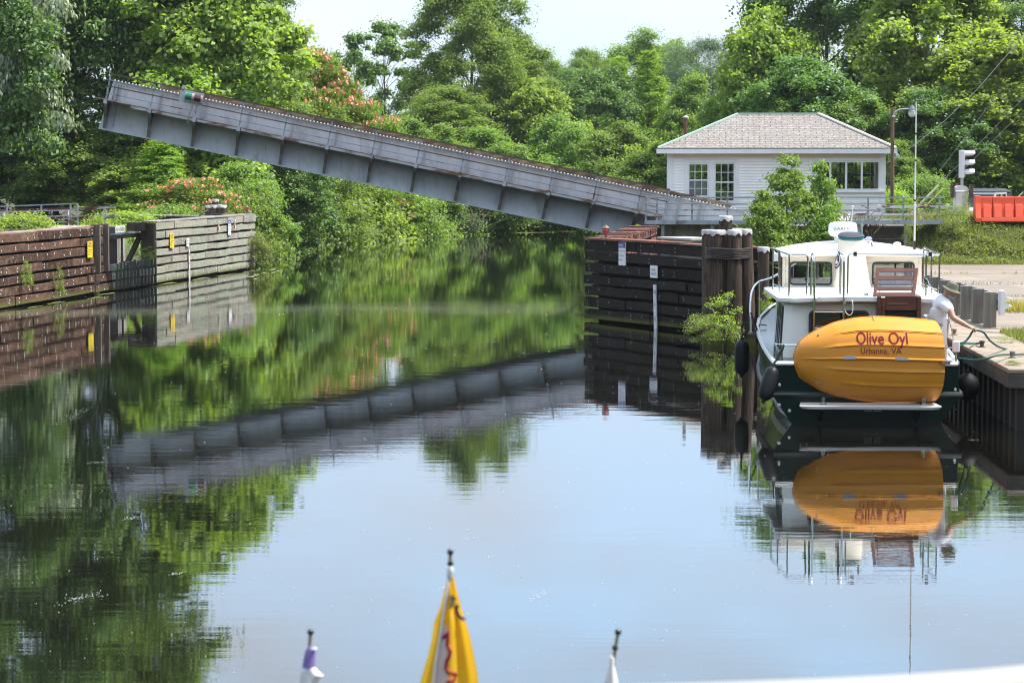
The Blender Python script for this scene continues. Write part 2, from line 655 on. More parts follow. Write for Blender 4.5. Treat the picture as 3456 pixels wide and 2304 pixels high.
m.loft([[p + V(0, 0, 0.70) for p in (QA + qn * 1.26, QA + qn * 14, QA + qn * 14 + qd * 0.9, QA + qn * 1.26 + qd * 0.9)],
        [p + V(0, 0, 0.965) for p in (QA + qn * 1.26, QA + qn * 14, QA + qn * 14 + qd * 0.9, QA + qn * 1.26 + qd * 0.9)]])
m.build('cap', CONC, q, bevel=0.02)
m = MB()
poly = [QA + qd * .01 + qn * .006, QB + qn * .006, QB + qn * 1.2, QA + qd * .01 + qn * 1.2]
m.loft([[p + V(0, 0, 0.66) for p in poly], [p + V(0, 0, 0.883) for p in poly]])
m.build('stained_shade_course', mat('stained_shade_concrete', (0.050, 0.042, 0.035), 0.95, col2=(0.105, 0.088, 0.070), scale=1.6, bump=0.5, bscale=10, bdist=.02), q, bevel=.02)  # stained course; the shade of the quay face is also put into its colour
m = MB()
pts = []
L = (QB - QA).length
t, sgn = 0.0, 0
while t < L - 0.6:
    for dt, off in ((0, 0.14), (0.22, 0.14), (0.30, 0.40), (0.52, 0.40), (0.60, 0.14)):
        pts.append(QA + qd * (t + dt) + qn * off)
    t += 0.60
m.loft([[p + V(0, 0, -1.2) for p in pts], [p + V(0, 0, 0.70) for p in pts]], closed=False)
pts = []
t = 0.14
while t < 13:
    for dt, off in ((0, 0.14), (0.22, 0.14), (0.30, 0.40), (0.52, 0.40), (0.60, 0.14)):
        pts.append(QA + qn * (t + dt) + qd * off)
    t += 0.60
m.loft([[p + V(0, 0, -1.2) for p in pts], [p + V(0, 0, 0.70) for p in pts]], closed=False)
m.build('sheet_piling', SHEET, q, fix=False)
# ------------------------------------------------------------------ trees
BARK = mat('bark', (0.075, 0.060, 0.045), 0.95, col2=(0.14, 0.12, 0.095), scale=3, stretch=(3, 3, 0.6), bump=0.6)
PALEBARK = mat('pale_bark', (0.34, 0.31, 0.26), 0.85, col2=(0.16, 0.14, 0.11), scale=2.2, lo=0.55, hi=0.72, bump=0.3)
def leaf_mat(name, dark, light, trans=0.42, gloss=0.05):
    k = NT(name)
    t = k.t
    r = k.attr()
    c = k.mix(r, dark, light)
    oi = k.n('ObjectInfo')
    hs = k.n('HueSaturation')
    k.l(c, hs.inputs['Color'])
    k.l(k.math('ADD', k.math('MULTIPLY', oi.outputs['Random'], 0.020), 0.500), hs.inputs['Hue'])
    k.l(k.math('ADD', k.math('MULTIPLY', oi.outputs['Random'], 0.34), 1.06), hs.inputs['Value'])
    col = hs.outputs['Color']
    df = k.n('BsdfDiffuse')
    k.l(col, df.inputs['Color'])
    tr = k.n('BsdfTranslucent')
    h2 = k.n('HueSaturation')
    k.l(col, h2.inputs['Color'])
    h2.inputs['Hue'].default_value = 0.492
    h2.inputs['Saturation'].default_value = 1.12
    h2.inputs['Value'].default_value = 1.6
    k.l(h2.outputs['Color'], tr.inputs['Color'])
    ms = k.n('MixShader')
    ms.inputs[0].default_value = trans
    k.l(df.outputs[0], ms.inputs[1])
    k.l(tr.outputs[0], ms.inputs[2])
    gl = k.n('BsdfGlossy')
    gl.inputs['Roughness'].default_value = 0.55
    gl.inputs['Color'].default_value = (0.9, 0.95, 1, 1)
    m2 = k.n('MixShader')
    m2.inputs[0].default_value = gloss
    k.l(ms.outputs[0], m2.inputs[1])
    k.l(gl.outputs[0], m2.inputs[2])
    k.l(m2.outputs[0], k.out.inputs['Surface'])
    t.nodes.remove(k.b)
    return k.m
LEAF = {
    'broad': leaf_mat('broad_leaf', (0.090, 0.145, 0.026), (0.215, 0.300, 0.056), 0.48, 0.03),
    'dark': leaf_mat('dark_leaf', (0.055, 0.100, 0.022), (0.150, 0.230, 0.044), 0.45, 0.04),
    'bright': leaf_mat('bright_leaf', (0.130, 0.185, 0.030), (0.290, 0.365, 0.066), 0.50, 0.03),
    'pale': leaf_mat('pale_leaf', (0.130, 0.170, 0.085), (0.310, 0.350, 0.220), 0.38, 0.06),
    'cypress': leaf_mat('cypress_leaf', (0.130, 0.195, 0.030), (0.255, 0.335, 0.056), 0.48, 0.01),
    'pine': leaf_mat('pine_leaf', (0.062, 0.095, 0.042), (0.135, 0.180, 0.080), 0.30, 0.03),
    'mimosa': leaf_mat('mimosa_leaf', (0.105, 0.160, 0.032), (0.195, 0.265, 0.052), 0.48, 0.01),
    'weed': leaf_mat('weed_leaf', (0.095, 0.130, 0.028), (0.230, 0.265, 0.062), 0.45, 0.03),
}
BLOSSOM = mat('blossom_pink', (0.80, 0.26, 0.18), 0.8, col2=(0.88, 0.42, 0.30), scale=5)

def unit(rng, n):
    a = rng.normal(size=(n, 3))
    return a / np.linalg.norm(a, axis=1)[:, None]
def leaves_arrays(cen, nrm, size, aspect, rng, rnd, along=None):
    """one folded kite per leaf; nrm is the way the blade faces"""
    n = len(cen)
    t = unit(rng, n) if along is None else along + 0.45 * unit(rng, n)
    t = t - nrm * np.sum(t * nrm, 1)[:, None]
    t /= np.linalg.norm(t, axis=1)[:, None] + 1e-9
    b = np.cross(nrm, t)
    s = size[:, None]
    a0 = cen - t * s * 0.5
    a1 = cen + b * s * aspect * 0.5 + nrm * s * 0.10 - t * s * 0.05
    a2 = cen + t * s * 0.5 - nrm * s * 0.12
    a3 = cen - b * s * aspect * 0.5 + nrm * s * 0.10 - t * s * 0.05
    return np.stack([a0, a1, a2, a3], 1).reshape(-1, 3)
def quads_mesh(name, verts, rnd, m):
    n = len(verts) // 4
    me = bpy.data.meshes.new(name)
    me.vertices.add(n * 4)
    me.vertices.foreach_set('co', verts.astype(np.float32).ravel())
    me.loops.add(n * 4)
    me.loops.foreach_set('vertex_index', np.arange(n * 4, dtype=np.int32))
    me.polygons.add(n)
    me.polygons.foreach_set('loop_start', np.arange(0, n * 4, 4, dtype=np.int32))
    at = me.attributes.new('rnd', 'FLOAT', 'FACE')
    at.data.foreach_set('value', rnd.astype(np.float32))
    me.update(calc_edges=True)
    me.materials.append(m)
    return me
def clumps_for(kind, rng, W, H, n):
    """centres and radii of leaf clumps that make the crown outline"""
    cs, rs = [], []
    broad = kind in ('broad', 'dark', 'bright', 'pale')
    if broad:                                          # a crown is a group of upright boughs, each a heap of leafy twigs
        nb = 26
        bo = []
        for i in range(nb):
            t = i / (nb - 1)
            u = 0.16 + 0.70 * t
            env = math.sin(math.pi * min(1, 0.24 + 0.76 * u)) ** 0.6
            ang = i * 2.39996 + rng.uniform(-.5, .5)
            rad = W / 2 * env * rng.uniform(0.42, 0.88) * (0.35 if t > .93 else 1)
            rx = W * rng.uniform(0.13, 0.21) * (0.8 if t > .8 else 1)
            bo.append((rad * math.cos(ang), rad * math.sin(ang), u * H, rx, rx * rng.uniform(1.0, 1.7)))
        for i in range(n):
            bx, by, bz, rx, rzz = bo[rng.integers(nb)]
            d = rng.normal(size=3)
            d /= np.linalg.norm(d)
            if d[2] < -.5:
                d[2] *= -1
            f = rng.uniform(.5, 1.08)
            taper = 1 - 0.35 * max(0, d[2])
            cs.append((bx + d[0] * rx * f * taper, by + d[1] * rx * f * taper, min(H * 0.985, max(.03 * H, bz + d[2] * rzz * f))))
            rs.append(W * rng.uniform(0.032, 0.072))
        return np.array(cs), np.array(rs)
    for i in range(n):
        if False:
            pass
        elif kind == 'cypress':
            u = rng.uniform(0.04, 1.0)
            ang = rng.uniform(0, 2 * math.pi)
            rad = W / 2 * (1.04 - u) ** 0.75 * rng.uniform(0.45, 1.05)
            cs.append((rad * math.cos(ang), rad * math.sin(ang), u * H * 0.98))
            rs.append(W * rng.uniform(0.07, 0.12) * (1.1 - 0.5 * u))
        elif kind == 'pine':
            u = rng.uniform(0.30, 1.0)
            ang = rng.uniform(0, 2 * math.pi)
            rad = W / 2 * (1.12 - u) ** 0.5 * rng.uniform(0.3, 1.05)
            cs.append((rad * math.cos(ang), rad * math.sin(ang), u * H * 0.97 + 0.05 * H * math.sin(ang * 3)))
            rs.append(W * rng.uniform(0.06, 0.10))
        elif kind == 'mimosa':
            ang = rng.uniform(0, 2 * math.pi)
            q = rng.uniform(0, 1) ** 0.5
            tier = rng.choice([0.62, 0.78, 0.93])
            rad = W / 2 * q * (1.05 if tier < 0.9 else 0.8)
            cs.append((rad * math.cos(ang), rad * math.sin(ang), H * (tier - 0.22 * q * q) + rng.uniform(-.03, .03) * H))
            rs.append(W * rng.uniform(0.08, 0.13))
        else:   # bush
            ang = rng.uniform(0, 2 * math.pi)
            u = rng.uniform(0.03, 0.93)
            rad = W / 2 * math.sqrt(max(0.05, 1 - (u * 1.02) ** 2.4)) * rng.uniform(0.3, 1.0)
            cs.append((rad * math.cos(ang), rad * math.sin(ang), u * H))
            rs.append(W * rng.uniform(0.09, 0.15))
    return np.array(cs), np.array(rs)
def crown(kind, seed, W, H, nclump, nleaf, size, aspect=0.62, leafkind=None):
    rng = np.random.default_rng(seed)
    cs, rs = clumps_for(kind, rng, W, H, nclump)
    wgt = rs ** 2
    pick = rng.choice(len(cs), nleaf, p=wgt / wgt.sum())
    d = unit(rng, nleaf)
    up = np.array([0, 0, 1.0])
    if kind in ('broad', 'dark', 'bright', 'pale', 'bush'):
        d[:, 2] = np.where(d[:, 2] < -0.45, -d[:, 2], d[:, 2])
        d /= np.linalg.norm(d, axis=1)[:, None]
    rad = rs[pick] * rng.uniform(0.10, 1.0, nleaf) ** 0.5
    sq = {'mimosa': 0.28, 'cypress': 0.62, 'pine': 0.62, 'broad': 0.92, 'dark': 0.92, 'bright': 0.9, 'pale': 0.9, 'bush': 0.8}[kind]
    off = d * rad[:, None] * np.array([1.15, 1.15, sq])
    cen = cs[pick] + off
    # a loose outer spray so that the outline is ragged
    loose = rng.random(nleaf) < 0.30
    cen[loose] += off[loose] * rng.uniform(0.1, 1.3, loose.sum())[:, None]
    cen[:, 2] = np.maximum(cen[:, 2], 0.02 * H)
    nrm = d * 0.50 + up * 0.42 + 0.70 * unit(rng, nleaf)
    nrm /= np.linalg.norm(nrm, axis=1)[:, None]
    along = None
    if kind == 'cypress':
        along = np.stack([d[:, 0], d[:, 1], -0.15 + 0 * d[:, 0]], 1) * 0.9
    if kind == 'pale':
        along = np.stack([d[:, 0] * .5, d[:, 1] * .5, -1.0 + 0 * d[:, 0]], 1)
        nrm = np.stack([d[:, 0], d[:, 1], 0.35 + 0 * d[:, 0]], 1) + 0.5 * unit(rng, nleaf)
        nrm /= np.linalg.norm(nrm, axis=1)[:, None]
    if kind == 'pine':
        along = d
        nrm = unit(rng, nleaf)
    crnd = rng.random(len(cs))
    rnd = np.clip(0.30 * crnd[pick] + 0.70 * rng.random(nleaf), 0, 1)
    sz = size * rng.uniform(0.65, 1.3, nleaf)
    me = quads_mesh('crown', leaves_arrays(cen, nrm, sz, aspect, rng, rnd, along), rnd, LEAF[leafkind or ('broad' if kind == 'bush' else kind)])
    return me, cs, rs, rng
def limbs(cs, H, W, rng, r0, start=0.12, nl=26, wob=0.03):
    m = MB()
    top = H * 0.86
    tr = [Vector((math.sin(i * 1.3) * wob * W * 0.4 * i / 8, math.cos(i * 1.7) * wob * W * 0.4 * i / 8, -0.6 if i == 0 else top * i / 8)) for i in range(9)]
    m.tube(tr, [r0 * (1.25 if i == 0 else 1 - 0.86 * i / 8) for i in range(9)], 8)
    for j in rng.choice(len(cs), min(nl, len(cs)), replace=False):
        c = Vector(cs[j])
        rr = math.hypot(c.x, c.y)
        zb = max(start * H, c.z - rr * rng.uniform(0.5, 1.0) - 0.05 * H)
        zb = min(zb, top * 0.95)
        kf = zb / top * 8
        i = min(7, int(kf))
        b = tr[i].lerp(tr[i + 1], kf - i) if i > 0 else Vector((0, 0, zb))
        rb = r0 * (1 - 0.86 * kf / 8) * 0.45
        mid = b.lerp(c, 0.5) + Vector((rng.normal() * .04 * W, rng.normal() * .04 * W, 0.06 * H * rng.random()))
        m.tube(spline([b, mid, c], 4), [rb * (1 - 0.09 * q) for q in range(9)], 5, caps=False)
    return m
PROTO = {}
def proto(key, kind, seed, W, H, nclump, nleaf, size, aspect=0.62, leafkind=None, r0=0.22, bark=None, blossom=0, nl=26):
    me, cs, rs, rng = crown(kind, seed, W, H, nclump, nleaf, size, aspect, leafkind)
    tm = limbs(cs, H, W, rng, r0, nl=nl)
    root = thing('tree', 'tree', 'tree', (0, -500, -50))
    t_ = tm.build('trunk', bark or BARK, root, smooth=True, world=False, fix=False)
    c_ = bpy.data.objects.new('crown', me)
    C.objects.link(c_)
    c_.parent = root
    if blossom:
        nb = blossom
        hi = cs[:, 2] > H * 0.50
        pick = rng.choice(np.where(hi)[0], nb)
        d = unit(rng, nb)
        d[:, 2] = np.abs(d[:, 2]) * 0.5 + 0.1
        cen = cs[pick] + d * rs[pick][:, None] * np.array([1.2, 1.2, 0.42])
        vs, rn = [], []
        for q in range(7):
            off = 0.075 * unit(rng, nb)
            nr = unit(rng, nb)
            vs.append(leaves_arrays(cen + off, nr, np.full(nb, 0.15), 0.9, rng, None))
            rn.append(rng.random(nb))
        bm_ = quads_mesh('blossom', np.concatenate(vs), np.concatenate(rn), BLOSSOM)
        b_ = bpy.data.objects.new('blossom', bm_)
        C.objects.link(b_)
        b_.parent = root
    PROTO[key] = (root, W, H)
proto('big1', 'broad', 11, 12, 20, 520, 120000, 0.20)
proto('big2', 'broad', 12, 12, 20, 560, 120000, 0.19)
proto('dark1', 'dark', 13, 12, 20, 520, 120000, 0.20)
proto('bright1', 'bright', 14, 10, 17, 330, 76000, 0.27, 0.85, bark=PALEBARK, r0=0.2)
proto('bright2', 'bright', 15, 8, 11, 230, 46000, 0.26, 0.85, bark=PALEBARK, r0=0.14)
proto('mid1', 'broad', 16, 8, 11, 300, 66000, 0.185, r0=0.15)
proto('mid2', 'broad', 17, 8, 11, 300, 66000, 0.17, r0=0.15)
proto('dmid', 'dark', 18, 8, 11, 300, 60000, 0.185, r0=0.15)
proto('pale', 'pale', 19, 11, 19, 210, 60000, 0.30, 0.36)
proto('loose', 'dark', 20, 7, 13, 70, 15000, 0.24, r0=0.14, nl=50)
proto('cypress', 'cypress', 21, 5, 14, 260, 44000, 0.27, 0.24, r0=0.16, nl=60)
proto('pine', 'pine', 22, 9, 14, 110, 46000, 0.26, 0.16, r0=0.2, nl=60)
proto('mimosa', 'mimosa', 23, 7, 7, 70, 26000, 0.22, 0.34, r0=0.10, blossom=620)
proto('bush1', 'bush', 24, 6, 4.6, 150, 26000, 0.19, r0=0.06)
proto('bush2', 'bush', 25, 6, 4.6, 140, 22000, 0.22, 0.7, 'bright', r0=0.06)
proto('bush3', 'bush', 26, 5, 3.0, 60, 18000, 0.16, 0.5, 'dark', r0=0.05)
USED = set()
def plant(key, name, label, px, top, D, W, cat='tree', group=None, rz=None, X=None):
    root, w0, h0 = PROTO[key]
    x = (px - 1728) / F * D if X is None else X
    zt = P(px, top, D).z
    zb = gz(x, D) - 0.1
    H = zt - zb
    sc = (W / w0, W / w0, H / h0)
    rng = random.Random(label)
    rz = rng.uniform(0, 6.28) if rz is None else rz
    o = dup(root, (x, D, zb), rz, sc, label, group)
    o.name = name
    o['category'] = cat
    return o
LT = 'trees crowding the left bank'
CT = 'trees beyond the far bank'
RT = 'trees behind the white house'
SH = 'shrubs along the water edge'
T = [
 # left bank
 ('pale', 'broadleaf_tree', 'tall tree with hanging pale grey-green leaves beside the dark shady trees', -40, -560, 120, 10.5, LT),
 ('dark1', 'broadleaf_tree', 'tall dark dense tree directly behind the pale drooping tree', 150, -900, 121, 12, LT),
 ('big1', 'broadleaf_tree', 'tallest leafy tree towering above the tip of the raised bridge', 400, -960, 124, 12, LT),
 ('bright1', 'sycamore_tree', 'yellow-green sycamore with bare white upper limbs above the raised bridge span', 690, -330, 121, 9.5, LT),
 ('big2', 'broadleaf_tree', 'green leafy tree that ends the left wood against the open sky', 845, -190, 130, 5.4, LT),
 ('bright2', 'broadleaf_tree', 'bright yellow-green tree right behind the upper half of the raised bridge', 640, 190, 118, 7.5, LT),
 ('dmid', 'broadleaf_tree', 'shady dark tree left of the raised bridge tip', 190, 180, 121, 9, LT),
 ('dmid', 'broadleaf_tree', 'dark low tree hanging over the left railing', 60, 430, 121, 7, LT),
 ('mid1', 'broadleaf_tree', 'green tree filling the space under the bridge tip', 330, 420, 119, 7, LT),
 ('bright2', 'broadleaf_tree', 'small bright leafy tree behind the gap in the plank fender', 430, 545, 116, 4.6, LT),
 ('cypress', 'cypress_tree', 'feathery light green young cypress under the raised bridge span', 545, 470, 115, 4.6, LT),
 ('mid2', 'broadleaf_tree', 'mid green tree behind the red-flowering tree on the left bank', 800, 560, 114, 6, LT),
 ('mimosa', 'mimosa_tree', 'low silk tree with rows of coral blossoms above the left pile cluster', 640, 590, 110.5, 5.2, LT),
 ('mimosa', 'mimosa_tree', 'wide silk tree crown with coral blossoms below the sky gap', 1035, 145, 140, 6.0, LT),
 ('mimosa', 'mimosa_tree', 'coral-blossomed silk tree just above the middle of the raised bridge', 1235, 325, 142, 5.6, LT),
 ('mimosa', 'mimosa_tree', 'small silk tree with few coral blossoms under the middle of the bridge', 1330, 615, 146, 3.8, LT),
 ('big1', 'broadleaf_tree', 'green tree between the two silk trees, its crown cut by the bridge deck', 960, 290, 127, 8, LT),
 ('dmid', 'broadleaf_tree', 'dark tree on the left bank beside the mouth of shade past the fender', 900, 430, 123, 7, LT),
 ('mid2', 'broadleaf_tree', 'light green tree below the dark loose crown in the sky gap', 1110, 195, 158, 5.6, CT),
 ('mid1', 'broadleaf_tree', 'rounded green tree right of the coral-blossomed silk tree', 1390, 400, 152, 7, CT),
 # centre
 ('loose', 'broadleaf_tree', 'thin dark open-crowned tree standing against the sky left of the tallest centre tree', 1300, 55, 176, 6.8, CT),
 ('loose', 'broadleaf_tree', 'small open-crowned tree against the sky at the left of the sky gap', 1205, 95, 180, 5.0, CT),
 ('big1', 'broadleaf_tree', 'tall central tree whose crown reaches the top of the photo between two sky gaps', 1590, -110, 166, 9.8, CT),
 ('big2', 'broadleaf_tree', 'broad shoulder tree leaning right of the tall central tree', 1745, 105, 172, 8.6, CT),
 ('big2', 'broadleaf_tree', 'full green tree under the tall central tree, above the bridge deck', 1500, 280, 160, 9, CT),
 ('bright1', 'broadleaf_tree', 'yellow-green tree below the right shoulder of the tall central tree', 1800, 235, 164, 6.2, CT),
 ('mid1', 'broadleaf_tree', 'grey-green tree above the low end of the raised bridge', 1890, 395, 160, 7, CT),
 ('dmid', 'broadleaf_tree', 'dark green tree left of the pointed cypresses', 2010, 230, 172, 7.6, CT),
 ('cypress', 'cypress_tree', 'left one of two pointed pale green cypresses', 2085, 185, 182, 5.0, CT),
 ('cypress', 'cypress_tree', 'right, taller one of two pointed pale green cypresses', 2190, 165, 182, 5.4, CT),
 ('pine', 'pine_tree', 'dark grey-green pine on the skyline right of the pointed cypresses', 2350, 132, 215, 10, CT),
 ('pine', 'pine_tree', 'distant small pine on the skyline beside the right-hand wood', 2455, 170, 250, 7.5, CT),
 ('big2', 'broadleaf_tree', 'distant rounded tree on the skyline left of the cypresses', 1985, 150, 232, 8.5, CT),
 ('big1', 'broadleaf_tree', 'distant broad tree at the top of the skyline behind the cypresses', 2190, 103, 236, 13, CT),
 ('dark1', 'broadleaf_tree', 'distant dark tree low on the skyline right of the shoulder tree', 1885, 205, 226, 7, CT),
 ('mid2', 'broadleaf_tree', 'reddish-tipped maple in front of the distant pine', 2335, 262, 160, 6.5, CT),
 ('mid1', 'broadleaf_tree', 'leafy tree in front of the cypresses above the bridge heel', 2080, 420, 152, 7, CT),
 ('bright2', 'broadleaf_tree', 'bright small tree left of the house stovepipe', 2230, 470, 140, 5, CT),
 ('mid2', 'broadleaf_tree', 'green tree above the bridge heel left of the white house', 2160, 520, 138, 6, CT),
 ('mid2', 'broadleaf_tree', 'low tree behind the middle of the bridge span', 1640, 440, 155, 8, CT),
 ('dmid', 'broadleaf_tree', 'shadowed low tree behind the lower bridge girder', 1560, 560, 158, 8, CT),
 ('mid1', 'broadleaf_tree', 'green tree above the far bank right of the shadowed low tree', 1760, 500, 165, 7, CT),
 # right
 ('dark1', 'broadleaf_tree', 'massive dark tree rising behind the house roof', 2790, -330, 138, 12.5, RT),
 ('bright1', 'sycamore_tree', 'big-leaved tree edging the sky left of the massive dark tree', 2585, -30, 134, 7.0, RT),
 ('bright1', 'sycamore_tree', 'tall yellow-green sycamore behind the street lamp', 3120, -270, 132, 9.5, RT),
 ('dark1', 'broadleaf_tree', 'dark tree in the top right corner', 3440, -180, 142, 9, RT),
 ('bright1', 'sycamore_tree', 'large-leaved sycamore hanging over the orange barrier', 3360, 60, 126, 8.5, RT),
 ('dmid', 'broadleaf_tree', 'dark understory tree directly behind the ridge of the house', 2700, 190, 127, 8, RT),
 ('mid1', 'broadleaf_tree', 'lighter understory tree behind the right slope of the house roof', 2900, 330, 125, 5.6, RT),
 ('dmid', 'broadleaf_tree', 'shady understory tree between the street lamp and the traffic signal', 3120, 300, 124, 6.5, RT),
 ('mid2', 'broadleaf_tree', 'low leafy tree at the right side of the house', 3020, 480, 121, 3.6, RT),
 ('mid1', 'broadleaf_tree', 'leafy tree behind the left slope of the house roof', 2480, 300, 134, 6, RT),
 ('mid1', 'broadleaf_tree', 'leafy tree behind the jeep at the right edge', 3470, 380, 128, 6, RT),
]
for key, nm, lab, px, top, D, W, grp in T:
    plant(key, nm, lab, px, top, D, W, 'tree', grp)
B = [
 ('bush1', 'large rounded shrub on the bank under the upper bridge girder', 905, 585, 132, 5.4),
 ('bush1', 'shrub spilling to the water left of the bank driftwood', 1060, 600, 135, 6.5),
 ('bush2', 'sunny yellow-green shrub hanging over the far water edge', 1200, 640, 140, 6.0),
 ('bush1', 'shrub on the far bank right of the sunny yellow-green one', 1370, 655, 147, 5.6),
 ('bush3', 'dark shrub on the far bank above the driftwood', 1500, 690, 151, 4.6),
 ('bush1', 'small shrub at the far water edge under the lower girder', 1610, 690, 155, 5.0),
 ('bush3', 'dark small shrub at the end of the visible far bank', 1740, 705, 158, 5.6),
 ('bush1', 'last shrub on the far bank beside the dark fender corner', 1880, 705, 162, 5.6),
 ('bush2', 'pale green shrub in front of the left railing', 80, 728, 88, 2.7),
 ('bush2', 'pale green shrub at the right end of the left railing', 330, 745, 89, 1.5),
 ('bush2', 'leafy shrub behind the gap in the plank fender', 420, 720, 100, 3.4),
 ('bush1', 'shrub behind the grey timber fender below the coral blossoms', 570, 700, 109, 4.6),
 ('bush1', 'shrub behind the red lantern of the grey fender', 820, 640, 112, 4.0),
 ('bush2', 'bright shrub at the right corner of the house', 3010, 650, 99, 2.0),
 ('bush1', 'leafy shrub behind the railing right of the lamp post', 3110, 600, 108, 3.2),
 ('bush3', 'dark shrub beside the gate cabinet behind the orange barrier', 3330, 560, 124, 5.0),
]
for key, lab, px, top, D, W in B:
    plant(key, 'shrub', lab, px, top, D, W, 'shrub', SH)
for root, *_ in PROTO.values():
    for ch in list(root.children):
        bpy.data.objects.remove(ch)
    bpy.data.objects.remove(root)
# far wood that closes the view behind everything: one mass
rng = np.random.default_rng(5)
vv, rr = [], []
for i in range(150):
    a = rng.uniform(-0.34, 0.34)
    D = rng.uniform(225, 300)
    x = a * D
    if 0.008 < a < 0.07 and D < 250:
        continue
    H = rng.uniform(6.5, 9.5) if abs(a) < 0.10 else rng.uniform(9, 14)
    n = 2600
    u = rng.uniform(0, 1, n)
    d = unit(rng, n)
    rad = rng.uniform(3.0, 4.6)
    cen = np.stack([x + d[:, 0] * rad * (1.1 - u ** 3), D + d[:, 1] * rad * (1.1 - u ** 3), u * H], 1)
    nr = d + np.array([0, 0, .6])
    nr /= np.linalg.norm(nr, axis=1)[:, None]
    vv.append(leaves_arrays(cen, nr, rng.uniform(.35, .75, n), 0.7, rng, None))
    rr.append(rng.random(n))
for i in range(190):                                   # unseen wood beside and behind the viewer, added to cut low skylight and reflections
    q = i % 3
    x, y = ((rng.uniform(-46, -27), rng.uniform(-40, 62)), (rng.uniform(-60, 75), rng.uniform(-66, -42)), (rng.uniform(46, 70), rng.uniform(-40, 120)))[q]
    H = rng.uniform(11, 16)
    n = 1500
    u = rng.uniform(0, 1, n)
    d = unit(rng, n)
    cen = np.stack([x + d[:, 0] * 4.5 * (1.1 - u ** 3), y + d[:, 1] * 4.5 * (1.1 - u ** 3), u * H], 1)
    nr = d + np.array([0, 0, .4])
    nr /= np.linalg.norm(nr, axis=1)[:, None]
    vv.append(leaves_arrays(cen, nr, rng.uniform(.6, 1.2, n), 0.7, rng, None))
    rr.append(rng.random(n))
me = quads_mesh('distant_woodland', np.concatenate(vv), np.concatenate(rr), LEAF['dark'])
o = bpy.data.objects.new('distant_woodland', me)
C.objects.link(o)
stuff(o, 'distant green woodland closing the view, plus unseen wood added round the viewer', 'woodland')
# ------------------------------------------------------------------ bascule bridge
STEEL = mat('bridge_steel', (0.30, 0.32, 0.36), 0.55, col2=(0.37, 0.39, 0.43), scale=0.8, stretch=(1, 1, 0.4), bump=0.12,
            dirt=(0.20, 0.21, 0.22), dscale=1.1, dlo=0.48, dhi=0.75, dstretch=(1.2, 1, 0.35), damt=0.8)
def streaked(m_, amt, col, stretch, lo, hi, scale=1.0):
    """runs of rust or grime with a shape of their own"""
    t = m_.node_tree
    b = t.nodes['Principled BSDF']
    src = b.inputs['Base Color'].links[0].from_socket
    tc_, mp_, nz_, rp_ = (t.nodes.new('ShaderNode' + q) for q in ('TexCoord', 'Mapping', 'TexNoise', 'ValToRGB'))
    mp_.inputs['Scale'].default_value = stretch
    nz_.inputs['Scale'].default_value = scale
    nz_.inputs['Detail'].default_value = 9
    nz_.inputs['Roughness'].default_value = .72
    rp_.color_ramp.elements[0].position = lo
    rp_.color_ramp.elements[1].position = hi
    mu, mi = t.nodes.new('ShaderNodeMath'), t.nodes.new('ShaderNodeMix')
    mu.operation = 'MULTIPLY'
    mu.inputs[1].default_value = amt
    mi.data_type = 'RGBA'
    mi.inputs['B'].default_value = tuple(col) + (1,)
    t.links.new(tc_.outputs['Object'], mp_.inputs['Vector'])
    t.links.new(mp_.outputs['Vector'], nz_.inputs['Vector'])
    t.links.new(nz_.outputs['Fac'], rp_.inputs['Fac'])
    t.links.new(rp_.outputs['Color'], mu.inputs[0])
    t.links.new(mu.outputs[0], mi.inputs['Factor'])
    t.links.new(src, mi.inputs['A'])
    t.links.new(mi.outputs['Result'], b.inputs['Base Color'])
    return m_
STEELW = mat('girder_paint', (0.47, 0.505, 0.56), 0.6, col2=(0.55, 0.585, 0.635), scale=0.55, stretch=(1, 1, 0.6), bump=0.10,
             dirt=(0.29, 0.305, 0.31), dscale=0.9, dlo=0.50, dhi=0.78, dstretch=(1.6, 1, 0.28), damt=0.8)
RAILP = mat('rail_paint', (0.21, 0.25, 0.29), 0.5, col2=(0.31, 0.35, 0.39), scale=4, dirt=(0.10, 0.045, 0.025), dscale=1.4, dlo=0.56, dhi=0.64)
TOPR = mat('rusted_top_rail', (0.085, 0.060, 0.050), 0.8, col2=(0.16, 0.08, 0.05), scale=1.2, lo=.5, hi=.6)
RUSTY = mat('rusty_steel', (0.11, 0.050, 0.028), 0.8, col2=(0.20, 0.17, 0.14), scale=3.0, lo=0.45, hi=0.62, bump=0.4)
WALKP = mat('walkway_edge', (0.36, 0.39, 0.41), 0.6, col2=(0.12, 0.055, 0.03), scale=1.3, stretch=(1, 1, 3), lo=0.50, hi=0.62)
WHITEP = mat('white_paint', (0.72, 0.72, 0.71), 0.45, col2=(0.60, 0.59, 0.57), scale=2.5, dirt=(0.30, 0.22, 0.17), dscale=3, dlo=0.62, dhi=0.75, damt=0.6)
CONC2 = mat('pier_concrete', (0.22, 0.21, 0.20), 0.9, col2=(0.33, 0.32, 0.30), scale=1.2, bump=0.4, bscale=12,
            dirt=(0.12, 0.075, 0.045), dscale=1.6, dlo=0.50, dhi=0.66, dstretch=(1.4, 1.4, 0.4))
streaked(STEELW, .75, (.17, .10, .065), (7, 1, .55), .60, .74)
streaked(STEELW, .6, (.20, .205, .20), (1.3, 1, .9), .52, .70, 1.4)
BLACK = mat('black_rubber', (0.012, 0.012, 0.013), 0.45)
BY = 82.0                        # from where the girder's mirror image meets the girder in the water
K = 0.796                        # the drawing below counts 1 unit = 0.796 m
BO = P(357, 336, BY)
ba = math.atan2(388, 1880)
bu = Vector((math.cos(ba), 0, -math.sin(ba)))
bn = Vector((math.sin(ba), 0, math.cos(ba)))
def bp(s, h, d=0.0):
    return BO + (bu * s + bn * h + Vector((0, d, 0))) * K
BAX = (bu, Vector((0, 1, 0)), bn)
